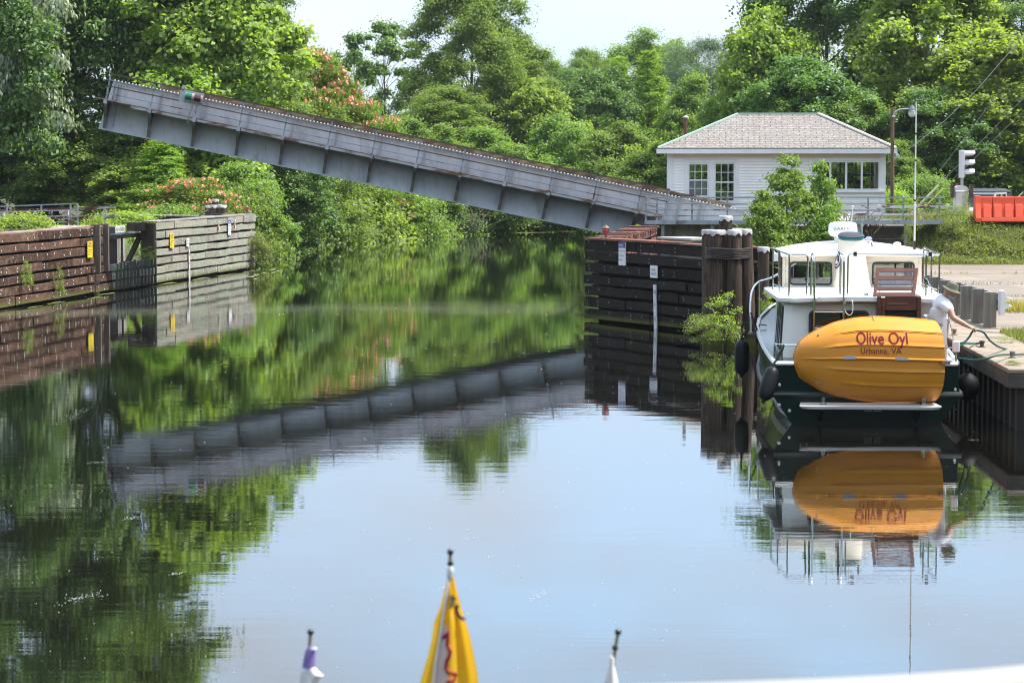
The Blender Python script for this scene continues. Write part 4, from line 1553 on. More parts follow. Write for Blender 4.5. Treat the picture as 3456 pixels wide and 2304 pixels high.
notice('blue-headed white notice sign on the grey fender', (on_left(770, 744) + on_left(770, 792)) / 2 + LN * 0.05, ld, LN, 0.40, 0.56)
def clearance(label, c, d, n, w_, h_):
    return sign('clearance_sign', label, 'sign', c, d, n, w_, h_, SIGNW,
                [('BRIDGE', -w_ * .26, h_ * .06, h_ * .19, w_ * .52, INK), ('CLEARANCE', -w_ * .42, -h_ * .26, h_ * .19, w_ * .84, INK)])
clearance('small white bridge clearance sign on the black fender', (on_right(2213, 896) + on_right(2213, 937)) / 2 + RN * 0.05, rdv, RN, 0.37, 0.31)
clearance('small white bridge clearance sign on the grey fender', (on_left(629, 804) + on_left(629, 831)) / 2 + LN * 0.05, ld, LN, 0.36, 0.30)
def gauge(label, top, bot, d, n, w_, nums, hh_=.10):
    o = thing('clearance_gauge', label, 'gauge board', bot)
    m = MB()
    m.beam(bot, top, w_, 0.025, up=n)
    m.build('board', mat('gauge_white', (0.66, 0.67, 0.68), 0.6, col2=(0.36, 0.35, 0.33), scale=2.5, lo=0.45, hi=0.75), o)
    for i, tx in enumerate(nums):
        c = bot.lerp(top, (i + 0.7) / (len(nums) + 0.4)) + n * 0.018
        t = text_mesh('numeral', tx, INK, 1.0, None, lambda a, b_, e: Vector((a, b_, e)), 0.0)
        xs_ = [v.co.x for v in t.data.vertices]
        ys_ = [v.co.y for v in t.data.vertices]
        s = hh_ / (max(ys_) - min(ys_))
        for v in t.data.vertices:
            v.co = c + d * (v.co.x * s * .9) + Vector((0, 0, 1)) * ((v.co.y - min(ys_)) * s) - bot
        t.parent = o
    return o
gauge('white gauge board with numbers on the black fender', on_right(2217, 960) + RN * .06, on_right(2220, 1112) + RN * .06, rdv, RN, 0.14, ['8', '9', '10'])
gauge('thin white gauge board on the grey fender', on_left(633, 841) + LN * .06, on_left(634, 945) + LN * .06, ld, LN, 0.13, ['8', '9', '10'])
for lab, px, a, b_ in (('left of two short red and white marker strips on the grey fender', 732, 746, 776), ('right of two short red and white marker strips on the grey fender', 787, 742, 771)):
    o = thing('marker_strip', lab, 'marker', on_left(px, b_), group='red and white marker strips')
    m = MB()
    m.beam(on_left(px, b_) + LN * .07, on_left(px, a) + LN * .07, 0.12, 0.03, up=LN)
    m.build('board', mat('red_white_strip', (0.72, 0.66, 0.62), 0.6, col2=(0.50, 0.10, 0.08), scale=5, lo=.46, hi=.54), o)

# pile clusters
PILE = timber('pile_timber', (0.036, 0.026, 0.021), (0.105, 0.072, 0.054), (0.21, 0.140, 0.098), 0.3, None, True)
PCAP = mat('pile_cap_metal', (0.50, 0.50, 0.50), 0.5, metal=0.15, col2=(0.34, 0.31, 0.28), scale=7, bump=0.5)
CABLE = mat('cable', (0.022, 0.016, 0.014), 0.7, col2=(0.045, 0.030, 0.024), scale=9, bump=0.4)
def pile(parent, top, bot, r, seed, pal=0):
    rng = random.Random(seed)
    m = MB()
    m.cur = rng.random()
    n = 14
    rings = []
    for i in range(9):
        t = i / 8
        c = bot.lerp(top, t)
        rings.append([c + Vector((math.cos(a), math.sin(a), 0)) * (r * (1.10 - 0.10 * t) * (1 + 0.035 * math.sin(3 * a + seed + i * .4) + rng.uniform(-.012, .012)))
                      for a in (2 * math.pi * q / n for q in range(n))])
    m.loft(rings)
    p = m.build('pile', PILE, parent, smooth=True)
    m = MB()
    n = 26
    ph = rng.uniform(0, 6)
    def ring(rr, dz, wob):
        return [top + Vector((math.cos(a) * rr, math.sin(a) * rr, dz + wob * math.sin(a * 7 + ph) + (wob * .8 * math.sin(a * 4 + ph * 2))))
                for a in (2 * math.pi * q / n for q in range(n))]
    m.loft([ring(r * 1.12, -0.075, 0.022), ring(r * 1.09, 0.005, 0.004), ring(r * 1.0, 0.03, 0.003), ring(0.02, 0.04, 0)])
    m.build('pile_cap', PCAP, p, smooth=True)
    return p
dl = thing('pile_cluster', 'cluster of thick timber mooring piles bound with dark cable and capped in white metal', 'mooring piles', P(2450, 1165, 57.7))
DY = 57.7
def pl(px, topy, botx, Y, r, seed):
    t = P(px, topy, Y)
    b_ = P(botx, 1165, Y)
    b_.z = -0.8
    pile(dl, t, b_, r, seed)
pl(2449, 733, 2449, 58.5, 0.155, 1)
pl(2391, 780, 2394, 58.35, 0.15, 2)
pl(2419, 781, 2420, 57.75, 0.19, 3)
pl(2478, 781, 2482, 57.6, 0.165, 4)
pl(2514, 778, 2535, 57.9, 0.155, 5)
pl(2484, 776, 2490, 58.9, 0.15, 6)
m = MB()
for i in range(8):
    z = P(2450, 839 + i * 4.6, DY).z
    pts = []
    hull_pts = [(2382, 57.95), (2386, 57.6), (2402, 57.44), (2420, 57.42), (2450, 57.40), (2466, 57.36), (2480, 57.34), (2494, 57.38), (2514, 57.58), (2530, 57.72), (2537, 57.95), (2534, 58.2), (2500, 59.1), (2450, 58.8), (2400, 58.6), (2384, 58.3)]
    for px, Y in hull_pts:
        p = P(px, 840, Y)
        pts.append(Vector((p.x, p.y, z + 0.012 * math.sin(px * .05 + i))))
    pts.append(pts[0])
    m.tube(pts, 0.0172, 7)
m.build('cable_wrap', CABLE, dl, smooth=True)
p2 = thing('mooring_pile', 'single weathered pile with a rusty white cap behind the bound pile cluster', 'mooring pile', P(2575, 1000, 56.2))
pile(p2, P(2577, 838, 56.6), Vector((P(2580, 1100, 56.6).x, 56.6, -0.8)), 0.125, 9)
d2 = thing('pile_cluster', 'short group of bound piles rising behind the grey fender', 'mooring piles', P(735, 735, 104))
def pl2(px, topy, Y, r, seed):
    t = P(px, topy, Y)
    pile(d2, t, Vector((t.x, t.y, -0.6)), r, seed)
pl2(726, 675, 104.4, 0.14, 11)
pl2(703, 696, 104.3, 0.14, 12)
pl2(722, 695, 103.7, 0.165, 13)
pl2(749, 695, 103.7, 0.19, 14)
pl2(738, 694, 104.6, 0.15, 15)
m = MB()
for i in range(3):
    z = P(735, 722 + i * 2.5, 103.7).z
    pts = [P(px, 722, Y) for px, Y in ((694, 104.1), (712, 103.5), (735, 103.48), (760, 103.48), (768, 103.8), (745, 104.8), (705, 104.7), (694, 104.1))]
    m.tube([Vector((p.x, p.y, z)) for p in pts], 0.02, 6)
m.build('cable_wrap', CABLE, d2)
# fender lanterns
LRED = mat('lantern_red_glass', (0.55, 0.012, 0.014), 0.12, coat=0.8)
LMET = mat('lantern_metal', (0.23, 0.18, 0.15), 0.55, metal=0.3, col2=(0.14, 0.08, 0.06), scale=12)
def lantern(label, base, s=0.63):
    o = thing('lantern', label, 'lantern', base)
    m = MB()
    m.bb(base.x - .22 * s, base.x + .22 * s, base.y - .1, base.y + .1, base.z + .06 * s, base.z + .085 * s)
    for dx in (-.17, 0, .17):
        m.bb(base.x + dx * s - .018, base.x + dx * s + .018, base.y - .02, base.y + .02, base.z, base.z + .06 * s)
    m.lathe([(a * s, b * s) for a, b in [(.10, .085), (.055, .12), (.05, .16), (.10, .19), (.14, .20), (.14, .215)]], base, (0, 0, 1), 18)
    m.lathe([(a * s, b * s) for a, b in [(.15, .43), (.155, .45), (.12, .49), (.07, .51), (.06, .54), (.03, .56), (.001, .565)]], base, (0, 0, 1), 18)
    for k_ in range(6):
        a = k_ * math.pi / 3 + .3
        m.tube([base + V(r * math.cos(a), r * math.sin(a), h) * s for r, h in ((.135, .21), (.15, .32), (.14, .44))], .007, 5)
    m.build('lantern_body', LMET, o, smooth=True)
    MB().lathe([(a * s, b * s) for a, b in [(.10, .215), (.125, .27), (.13, .32), (.125, .38), (.10, .43)]], base, (0, 0, 1), 18).build('red_lens', LRED, o, smooth=True)
lantern('red lantern on the corner of the black fender', rpt(0.75, 2.17, -0.25))
bl = P(835, 728, 101.2)
lantern('red lantern on the point of the grey fender', Vector((bl.x, 101.0, 2.175)), 0.58)
# ------------------------------------------------------------------ bridge tender's house
k = NT('clapboard_white')
v = k.coord((1, 1, 1), 'Object')
c = k.mix(k.ramp(k.noise(v, 1.5, 6), 0.4, 0.65), (0.84, 0.815, 0.805), (0.79, 0.76, 0.745))
k.val(k.b.inputs['Base Color'], c)
k.b.inputs['Roughness'].default_value = 0.6
SIDING = streaked(k.m, .45, (.50, .45, .40), (4, 1, .35), .58, .75)
k = NT('asbestos_shingles')
v = k.coord((1, 1, 1), 'Object')
bt = k.n('TexBrick')
k.l(v, bt.inputs['Vector'])
bt.inputs['Color1'].default_value = (0.165, 0.142, 0.128, 1)
bt.inputs['Color2'].default_value = (0.215, 0.190, 0.175, 1)
bt.inputs['Mortar'].default_value = (0.055, 0.05, 0.05, 1)
bt.inputs['Scale'].default_value = 1.0
bt.inputs['Mortar Size'].default_value = 0.016
bt.inputs['Brick Width'].default_value = 0.40
bt.inputs['Row Height'].default_value = 0.15
wear = k.ramp(k.noise(v, 13, 9, 0.75), 0.50, 0.62)
c = k.mix(k.math('MULTIPLY', wear, 0.60), bt.outputs['Color'], (0.43, 0.40, 0.365))
edge = k.ramp(k.noise(k.coord((0.25, 0.5, 1)), 1.0, 6, 0.6), 0.58, 0.72)
c = k.mix(k.math('MULTIPLY', edge, 0.8), c, (0.50, 0.47, 0.44))
k.val(k.b.inputs['Base Color'], c)
k.b.inputs['Roughness'].default_value = 0.9
k.bump(bt.outputs['Fac'], 0.5, 0.02)
SHING = k.m
TRIM = mat('white_trim', (0.74, 0.74, 0.75), 0.45, col2=(0.66, 0.65, 0.65), scale=2)
CREAM = mat('cream_trim', (0.68, 0.60, 0.49), 0.55, col2=(0.62, 0.54, 0.44), scale=2)
COPPER = mat('green_copper', (0.28, 0.47, 0.38), 0.6, col2=(0.40, 0.55, 0.47), scale=3)
INNER = mat('interior_grey', (0.10, 0.10, 0.095), 0.9, col2=(0.14, 0.135, 0.125), scale=1)
WGLASS = glass('window_glass', (0.92, 0.96, 0.94), 0.25)
HY = 89.5
HS = 8580 / HY
hroot = thing('white_house', 'small white clapboard bridge house with a mottled hipped roof', 'house', (P(2255, 600, HY).x, HY, 0), R(-4.5))
def hl(px):
    return (px - 2255) / HS
def hz(py):
    return EYE + (560 - py) / HS
HL, HD = hl(2977), 4.8
ZB, ZT = hz(738), hz(518)
wins = [(hl(2322), hl(2391), hz(664), hz(551)), (hl(2410), hl(2479), hz(680), hz(549)), (hl(2751), hl(2962), hz(641), hz(544))]
m = MB()
def siding(m, y, openings, out):
    z = ZB
    while z < ZT - .01:
        z1 = min(z + 0.10, ZT)
        segs = [(0.0, HL)]
        for x0, x1, a, b_ in openings:
            if b_ > z + .01 and a < z1 - .01:
                ns = []
                for s0, s1 in segs:
                    if x1 <= s0 or x0 >= s1:
                        ns.append((s0, s1))
                    else:
                        if x0 > s0:
                            ns.append((s0, x0))
                        if x1 < s1:
                            ns.append((x1, s1))
                segs = ns
        for s0, s1 in segs:
            m.loft([[(s, y, z), (s, y - out * 0.048, z), (s, y - out * 0.012, z1), (s, y, z1)] for s in (s0, s1)])
        z = z1
siding(m, 0.0, wins, 1)
siding(m, HD, [(w_[0] - .1, w_[1] + .6, w_[2], w_[3]) for w_ in wins[1:]] + [(0.4, 1.4, wins[0][2], wins[0][3])], -1)
m.bb(-.0, 0.05, 0.002, HD - .002, ZB, ZT)
m.bb(HL - 0.05, HL, 0.002, 1.6, ZB, ZT)
m.bb(HL - 0.05, HL, 2.7, HD - .002, ZB, ZT)
m.bb(HL - 0.05, HL, 1.6, 2.7, ZB, ZB + .8)
m.build('wall', SIDING, hroot, world=False)
m = MB()
m.bb(0.06, HL - .06, 0.03, HD - .03, ZB - .2, ZB + .02)
m.bb(0.06, HL - .06, 0.03, HD - .03, ZT - .03, ZT)
m.bb(2.9, 4.3, 1.2, 1.3, ZB + .02, ZT - .03)
m.bb(0.10, .16, 0.03, HD - .03, ZB + .03, ZT - .04)
m.bb(4.2, 5.0, 2.6, 3.0, ZB + .02, ZB + .9)
m.build('interior', INNER, hroot, world=False)
m = MB()
for x0, x1 in ((-0.045, 0.17), (HL - 0.17, HL + .045)):
    m.bb(x0, x1, -0.055, -0.030, ZB - .05, ZT)
m.bb(-.045, -.005, -0.029, .12, ZB - .05, ZT)
m.build('corner_board', TRIM, hroot, world=False)
m = MB()
m.bb(0.18, HL - .18, -.05, -.036, ZT - 0.16, ZT - .003)
m.build('frieze', CREAM, hroot, world=False)
m = MB()
m.bb(-.04, HL + .04, -.06, -.036, ZB - .10, ZB + .04)
m.build('sill_board', TRIM, hroot, world=False)
def window(px0, px1, pt, pb, cols, rows, mullions=(), y=0.0, rail=True):
    x0, x1, z0, z1 = hl(px0), hl(px1), hz(pb), hz(pt)
    fr = MB()
    t = 0.045
    yy0, yy1 = y - 0.045, y + 0.05
    for a, b_, c_, d_ in ((x0, x0 + t, z0, z1), (x1 - t, x1, z0, z1), (x0 + t, x1 - t, z0, z0 + t), (x0 + t, x1 - t, z1 - t, z1)):
        fr.bb(a, b_, yy0, yy1, c_, d_)
    if rail:
        zm = (z0 + z1) / 2
        fr.bb(x0 + t, x1 - t, y - .03, y + .03, zm - .025, zm + .025)
    for mx_ in mullions:
        fr.bb(mx_ - .035, mx_ + .035, y - .042, y + .03, z0 + t, z1 - t)
    win = fr.build('window', TRIM, hroot, world=False)
    mu = MB()
    for i in range(1, cols):
        x = x0 + (x1 - x0) * i / cols
        mu.bb(x - .011, x + .011, y - .012, y + .004, z0 + t, z1 - t)
    for j in range(1, rows):
        z = z0 + (z1 - z0) * j / rows
        if rail and abs(z - (z0 + z1) / 2) < .02:
            continue
        mu.bb(x0 + t, x1 - t, y - .013, y + .005, z - .011, z + .011)
    if cols > 1:
        mu.build('muntin', TRIM, win, world=False)
    gp = MB()
    gp.face([(x0 + t, y + .008, z0 + t), (x1 - t, y + .008, z0 + t), (x1 - t, y + .008, z1 - t), (x0 + t, y + .008, z1 - t)])
    gp.build('pane', WGLASS, win, world=False, fix=False)
    return win
w1_ = window(2322, 2391, 551, 664, 3, 4)
m = MB()
x0, x1 = hl(2322) + .05, hl(2391) - .05
m.bb(x0, x1, 0.03, 0.04, hz(661), hz(609))
m.build('lower_screen', mat('insect_screen', (0.33, 0.34, 0.36), 0.8), w1_, world=False)
window(2410, 2479, 549, 680, 3, 4)
window(2751, 2962, 544, 641, 1, 1, (hl(2797), hl(2850), hl(2902)), rail=False)
m = MB()
for a, b_, c_, d_ in ((hl(2311), hl(2321), hz(690), hz(540)), (hl(2392), hl(2409), hz(690), hz(540)), (hl(2480), hl(2490), hz(690), hz(540)),
                      (hl(2321.2), hl(2391.8), hz(550.5), hz(540)), (hl(2409.2), hl(2479.8), hz(548.5), hz(540)), (hl(2321.2), hl(2391.8), hz(676), hz(664.5)),
                      (hl(2409.2), hl(2479.8), hz(690), hz(680.5)), (hl(2740), hl(2975), hz(543.5), hz(534)), (hl(2740), hl(2976), hz(651), hz(641.5)),
                      (hl(2740), hl(2750.5), hz(641), hz(544)), (hl(2962.5), hl(2975), hz(641), hz(544))):
    m.bb(a, b_, -0.062, -0.02, c_, d_)
m.each('window_casing', TRIM, hroot, world=False)
m = MB()
m.bb(hl(2740), hl(2978), -0.13, -0.064, hz(649), hz(643))
m.build('window_sill', TRIM, hroot, world=False)
# small back windows
DFR = mat('dark_frame', (0.05, 0.055, 0.06), 0.6)
for x0, x1 in ((0.4, 1.4), (wins[1][0] - .1, wins[1][1] + .6), (wins[2][0] - .1, wins[2][1] + .6)):
    zz0, zz1 = (wins[0][2], wins[0][3]) if x0 == .4 else ((wins[1][2], wins[1][3]) if x0 < 3 else (wins[2][2], wins[2][3]))
    m = MB()
    n_ = max(2, int((x1 - x0) / .55))
    for i in range(n_ + 1):
        x = x0 + (x1 - x0) * i / n_
        m.bb(x - .025, x + .025, HD - .03, HD + .03, zz0, zz1)
    m.bb(x0, x1, HD - .028, HD + .028, (zz0 + zz1) / 2 - .03, (zz0 + zz1) / 2 + .03)
    m.build('back_window', DFR, hroot, world=False)
m = MB()
cxr = hl(2930)
m.bb(cxr - .02, cxr + .13, 0.012, .016, hz(627), hz(613))
m.build('red_notice', mat('red_notice', (0.42, 0.05, 0.05), 0.6, col2=(0.2, 0.05, 0.05), scale=20, stretch=(.3, 1, 3)), hroot, world=False)
OV = 0.345
ez = ZT + 0.02
m = MB()
m.bb(-OV, HL + OV, -OV, HD + OV, ez, ez + .04)
m.build('soffit', CREAM, hroot, world=False)
m = MB()
rz = hz(388) + 0.04
e0 = ez + 0.165
yr = HD / 2
x_in0, x_in1 = 2.45, HL - 2.2
A, B_, C_, D_ = V(-OV, -OV, e0), V(HL + OV, -OV, e0), V(HL + OV, HD + OV, e0), V(-OV, HD + OV, e0)
E_, F_ = V(x_in0, yr, rz + .02), V(x_in1, yr, rz + .02)
for q in ([A, B_, F_, E_], [C_, D_, E_, F_], [D_, A, E_], [B_, C_, F_]):
    n_ = (q[1] - q[0]).cross(q[2] - q[0]).normalized()
    m.face(q)
rf_ = m.build('roof', SHING, hroot, world=False)
m = MB()
for p, q in ((A, E_), (D_, E_), (E_, F_)):
    m.beam(p + V(0, 0, .02), q + V(0, 0, .02), 0.10, 0.05)
m.build('green_ridge', COPPER, rf_, world=False)
m = MB()
for p, q in ((B_, F_), (C_, F_)):
    m.beam(p + V(0, 0, .02), q + V(0, 0, .02), 0.16, 0.05)
m.build('hip_board', mat('hip_board', (0.62, 0.57, 0.50), 0.7, col2=(.5, .46, .4), scale=3), rf_, world=False)
m = MB()
gut = [(-.08, .16), (-.016, .16), (0, .125), (-.024, .08), (-.044, .04), (-.048, 0), (-.08, 0)]
m.loft([[(x, -OV + (.0 + a) - .02, ez + b_ - .03) for a, b_ in gut] for x in (-OV - .06, HL + OV + .06)])
m.bb(-OV - .06, -OV, -OV + .002, HD + OV, ez + .041, ez + .135)
m.bb(HL + OV, HL + OV + .06, -OV + .002, HD + OV, ez + .041, ez + .135)
m.build('gutter', TRIM, hroot, world=False)
m = MB()
sx_, sy_ = hl(2310), 2.9
zs = EYE + (560 - 390) / 8580 * (HY + 2.9)
m.lathe([(.06, 4.6), (.06, zs - .10)], (sx_, sy_, 0), (0, 0, 1), 14)
st = m.build('stovepipe', RUSTY, hroot, world=False, smooth=True)
m = MB()
m.lathe([(.125, zs - .09), (.12, zs - .075), (.001, zs)], (sx_, sy_, 0), (0, 0, 1), 14)
m.build('pipe_cowl', mat('galvanised', (0.5, 0.5, 0.5), 0.45, metal=.5, col2=(.3, .24, .2), scale=9), st, world=False)
m = MB()
m.lathe([(.05, 4.5), (.055, EYE + (560 - 437) / 8580 * (HY + 3.4))], (hl(2925), 3.4, 0), (0, 0, 1), 12)
m.build('vent_pipe', RUSTY, hroot, world=False)
m = MB()
m.lathe([(.05, .28), (.07, .20), (.17, .08), (.19, 0.0), (.15, 0.0)], (HL + .33, -.25, hz(532)), (0, 0, 1), 16)
m.tube([(HL + .05, -.1, hz(512)), (HL + .33, -.25, hz(510)), (HL + .33, -.25, hz(532) + .25)], .018, 6)
m.build('gooseneck_lamp', mat('green_enamel', (0.10, 0.15, 0.11), 0.4), hroot, world=False, smooth=True)

# ------------------------------------------------------------------ pole, wires, signal, cabinet
def W(px, py, Y):
    return P(px, py, Y)
lp = thing('lamp_post', 'brown wooden post with a curved arm and a grey bowl street lamp', 'lamp post', (P(3011, 735, 87).x, 87, 2.2))
m = MB()
m.tube([V(P(3012, 700, 87).x, 87, 1.3), W(3012, 363, 87)], [.068, .062], 12)
m.build('pole', mat('pole_wood', (0.115, 0.060, 0.040), 0.9, col2=(0.17, 0.10, 0.07), scale=2, stretch=(6, 6, .6), bump=.4), lp, smooth=True)
m = MB()
m.tube(spline([W(3016, 394, 86.9), W(3019, 381, 86.9), W(3034, 371, 86.9), W(3055, 368, 86.9), W(3071, 368, 86.9)], 5), 0.023, 8)
m.tube([W(3011, 394, 86.88), W(3022, 394, 86.88)], .03, 8)
m.build('arm', mat('grey_metal', (0.36, 0.38, 0.40), 0.5, metal=0.3), lp, smooth=True)
bc = W(3078, 395, 86.9)
s_ = 86.9 / 8580
m = MB()
m.lathe([(8 * s_, 20 * s_), (9 * s_, 26 * s_), (8 * s_, 30 * s_), (7 * s_, 36 * s_), (2.5 * s_, 37 * s_), (2.5 * s_, 41 * s_)], bc, (0, 0, 1), 16)
m.lathe([(12.5 * s_, 15 * s_), (12 * s_, 19 * s_), (8 * s_, 21 * s_)], bc, (0, 0, 1), 16)
hd_ = m.build('lamp_head', mat('lamp_grey', (0.25, 0.27, 0.31), 0.5), lp, smooth=True)
MB().lathe([(6 * s_, 0), (10 * s_, 3 * s_), (12 * s_, 10 * s_), (12.3 * s_, 14.8 * s_)], bc, (0, 0, 1), 16).build('lamp_bowl', mat('bowl_glass', (0.60, 0.62, 0.58), 0.2), hd_, smooth=True)
CB = mat('wire_black', (0.03, 0.03, 0.03), 0.6)
GW = mat('guy_wire', (0.22, 0.23, 0.24), 0.5, metal=0.3)
o = MB().tube([W(2992, 552, 87.2), W(3080, 494, 88), W(3190, 407, 89.5), W(3300, 300, 91), W(3456, 120, 93.5), W(3560, -20, 95)], 0.012, 5).build('service_cable', mat('grey_cable', (0.06, 0.06, 0.065), 0.7), None)
tag(o, 'twisted grey service cable running from the house corner up to the right', 'cable')
def guy(label, a, b_, sl0, sl1, m_, r=.009, sr=.025):
    o = thing('guy_wire', label, 'guy wire', a, group='guy wires of an unseen utility pole')
    MB().tube([a, b_], r, 5).build('wire', GW, o)
    MB().tube([a.lerp(b_, sl0), a.lerp(b_, sl1)], sr, 7).build('sleeve', m_, o)
YEL = mat('guy_sleeve_yellow', (0.60, 0.34, 0.02), 0.5)
CRM = mat('guy_sleeve_cream', (0.55, 0.53, 0.36), 0.5)
LYL = mat('guy_sleeve_pale_yellow', (0.58, 0.55, 0.16), 0.5)
guy('guy wire with a worn orange-yellow sleeve between lamp post and signal', W(3050, 738, 94), W(3380, 300, 94), 0.0, .15, YEL)
guy('guy wire with a thick cream sleeve left of the traffic signal', W(3058, 738, 94), W(3456, 330, 94), 0.0, .28, CRM, sr=.042)
guy('guy wire with a thin pale yellow sleeve left of the traffic signal', W(3080, 738, 95), W(3500, 330, 95), 0.0, .25, LYL, sr=.028)
guy('guy wire with a pale sleeve behind the jeep at the right edge', W(3400, 700, 101), W(3640, 470, 101), 0.0, .5, CRM, sr=.03)
# gate cabinet with counterweight arms
CY_ = 83.4
gc = thing('gate_cabinet', 'white barrier-gate cabinet with a rounded top, dark arms and vines', 'cabinet', (P(3241, 735, CY_).x, CY_, 2.3))
gx_ = P(3241, 735, CY_).x
m = MB()
prof = []
zb_, zt_ = 1.55, P(3241, 641, CY_).z
m.bb(gx_ - .205, gx_ + .205, CY_ - .205, CY_ + .205, zb_, zt_ - .08)
m.loft([[(gx_ + a, y, z) for a, z in ((-.222, zt_ - .079), (.222, zt_ - .079), (.222, zt_ - .025), (-.222, zt_ - .025))] for y in (CY_ - .222, CY_ + .222)])
m.build('cabinet_body', WHITEP, gc, bevel=.02)
m = MB()
hump = [(-.205, zt_ - .024)] + [(-.205 * math.cos(t), zt_ + .016 + .13 * max(0, math.sin(t)) ** .8) for t in (math.pi * i / 12 for i in range(13))] + [(.205, zt_ - .024)]
m.loft([[(gx_ + a, y, z) for a, z in hump] for y in (CY_ - .2, CY_ + .2)])
m.build('rounded_lid', mat('silver_paint', (0.62, 0.62, 0.64), 0.35, metal=.3), gc, smooth=True)
m = MB()
for px in (3211, 3274):
    x = P(px, 640, CY_).x
    m.bb(x - .053, x + .053, CY_ - .30, CY_ - .08, P(px, 667, CY_).z, P(px, 623, CY_).z)
m.each('counterweight', mat('rusty_weight', (0.055, 0.032, 0.022), .8, col2=(.10, .07, .05), scale=8), gc)
m = MB()
x = P(3232, 600, CY_).x
m.bb(x - .04, x + .04, CY_ + .04, CY_ + .12, zt_ + .14, zt_ + .22)
m.build('red_fitting', mat('red_fitting', (.22, .03, .03), .5), gc)
ts = thing('traffic_signal', 'white traffic signal seen from the side with three hoods facing right', 'traffic signal', (P(3247, 600, 83.8).x, 83.8, zt_))
m = MB()
tx_ = P(3247, 600, 83.8).x
m.tube([(tx_, 83.8, 2.2), (tx_, 83.8, P(3247, 600, 83.8).z)], .05, 10)
m.build('mast', mat('mast_grey', (.42, .42, .43), .5), ts)
m = MB()
zz0, zz1 = P(3247, 601, 83.8).z, P(3247, 507, 83.8).z
m.bb(tx_ - .09, tx_ + .05, 83.63, 83.97, zz0, zz1)
hs_ = m.build('signal_housing', mat('signal_grey_white', (.62, .62, .63), .45), ts, bevel=.02)
m = MB()
for k_ in range(3):
    zc = zz0 + (zz1 - zz0) * (k_ + .52) / 3
    rings = []
    for j in range(9):
        a = -.35 + (math.pi + .7) * j / 8
        y, z = 83.8 + .14 * math.cos(a), zc + .123 * math.sin(a)
        ln = .345 if z > zc - .016 else .345 - (zc - .016 - z) * 2.6
        rings.append([(tx_ + .051, y, z), (tx_ + .051 + max(ln, .05), 83.8 + (y - 83.8) * 1.04, z + .012)])
    m.loft(rings, caps=False, closed=False)
o = m.build('visor', mat('signal_visor', (.72, .73, .76), .35), hs_, smooth=True, fix=False)
sd = o.modifiers.new('thickness', 'SOLIDIFY')
sd.thickness = .008
m = MB()
for k_ in range(3):
    zc = zz0 + (zz1 - zz0) * (k_ + .52) / 3
    m.lathe([(.105, 0), (.08, .025), (.001, .037)], (tx_ + .0505, 83.8, zc), (1, 0, 0), 16)
m.build('lens', mat('dark_lens', (.03, .03, .03), .15), hs_, smooth=True)

# ------------------------------------------------------------------ orange barrier and jeep
ORNG = mat('orange_plastic', (0.78, 0.085, 0.030), 0.5, col2=(0.70, 0.10, 0.045), scale=1.4, spec=.4)
BAY = 82.6
bx0, bx1 = P(3288, 700, BAY).x, P(3288, 700, BAY).x + 2.05
bz = P(3350, 664, BAY).z - .82
br_ = thing('plastic_barrier', 'orange water-filled plastic road barrier on the grass bank in front of the jeep', 'barrier', (bx0, BAY, bz))
m = MB()
bsec = lambda f: [(-.30 * f, 0), (.30 * f, 0), (.30 * f, .12), (.13, .62), (.10, .84), (-.10, .84), (-.13, .62), (-.30 * f, .12)]
def bring(x, rec, notch=0):
    pr = [(-.30, 0), (.30, 0), (.30, .13), (.22, .36), (.14, .60), (.11, .86 - notch), (-.11, .86 - notch), (-.14 - .0, .60), (-.22 + rec, .36), (-.30, .13)]
    return [(x, BAY + a, bz + b_) for a, b_ in pr]
m.loft([bring(bx0, 0), bring(bx0 + .18, 0)])
xe = bx1
segs = [(bx0 + .185, bx0 + .56), (bx0 + .577, bx0 + 1.27), (bx0 + 1.287, bx1)]
for a, b_ in segs:
    pr = [(-.20, 0), (.28, 0), (.28, .13), (.12, .60), (.10, .82), (-.10, .82), (-.11, .62), (-.115, .55), (-.20, .12)]
    m.loft([[(xx, BAY + p, bz + q) for p, q in pr] for xx in (a, b_)])
m.loft([[(xx, BAY + p, bz + q) for p, q in ((-.31, 0.02), (-.205, 0.02), (-.205, .14), (-.29, .14))] for xx in (bx0 + .185, bx1)])
xx = bx0 + .25
while xx < bx1 - .2:
    w_ = .25
    m.loft([[(q, BAY + p, bz + z) for p, z in ((-.285, .141), (-.21, .141), (-.125, .58), (-.175, .58))] for q in (xx, min(bx1, xx + w_))])
    xx += .35
m.build('barrier_body', ORNG, br_, bevel=.018)
JW = mat('jeep_silver_white', (.60, .61, .64), .3, coat=.6)
JB = mat('soft_top', (.030, .031, .034), .75, bump=.3, scale=6)
JG = mat('jeep_glass', (.012, .020, .024), .08, coat=.5)
jx = P(3308, 690, 94.5).x
jp = thing('jeep', 'silver-white jeep with a black soft top parked behind the orange barrier', 'car', (jx, 94.5, 1.43), R(-27))
def jb(*a):
    m = MB()
    m.bb(*a)
    return m
m = MB()
m.loft([[(x * .78, -2.0 + 0, z) if False else (x, y, z) for x, z in ((-.74, .55), (.74, .55), (.74, 1.0), (.62, 1.06), (-.62, 1.06), (-.74, 1.0))] for y in (-1.92, -.72)])
m.bb(-.76, .76, -.72, 1.9, .5, 1.05)
m.build('body', JW, jp, world=False, bevel=.03)
m = MB()
for x in (-.86, .86):
    m.loft([[(x + sgn * .11, y, z) for sgn in (-1, 1)] + [(x + sgn * .11, y, z - .05) for sgn in (1, -1)] for y, z in ((-1.95, .72), (-1.75, .92), (-1.1, .92), (-.8, .60))])
    m.loft([[(x + sgn * .11, y, z) for sgn in (-1, 1)] + [(x + sgn * .11, y, z - .05) for sgn in (1, -1)] for y, z in ((.75, .62), (.95, .92), (1.55, .92), (1.8, .70))])
m.build('fender_flare', JB, jp, world=False)
g_ = MB()
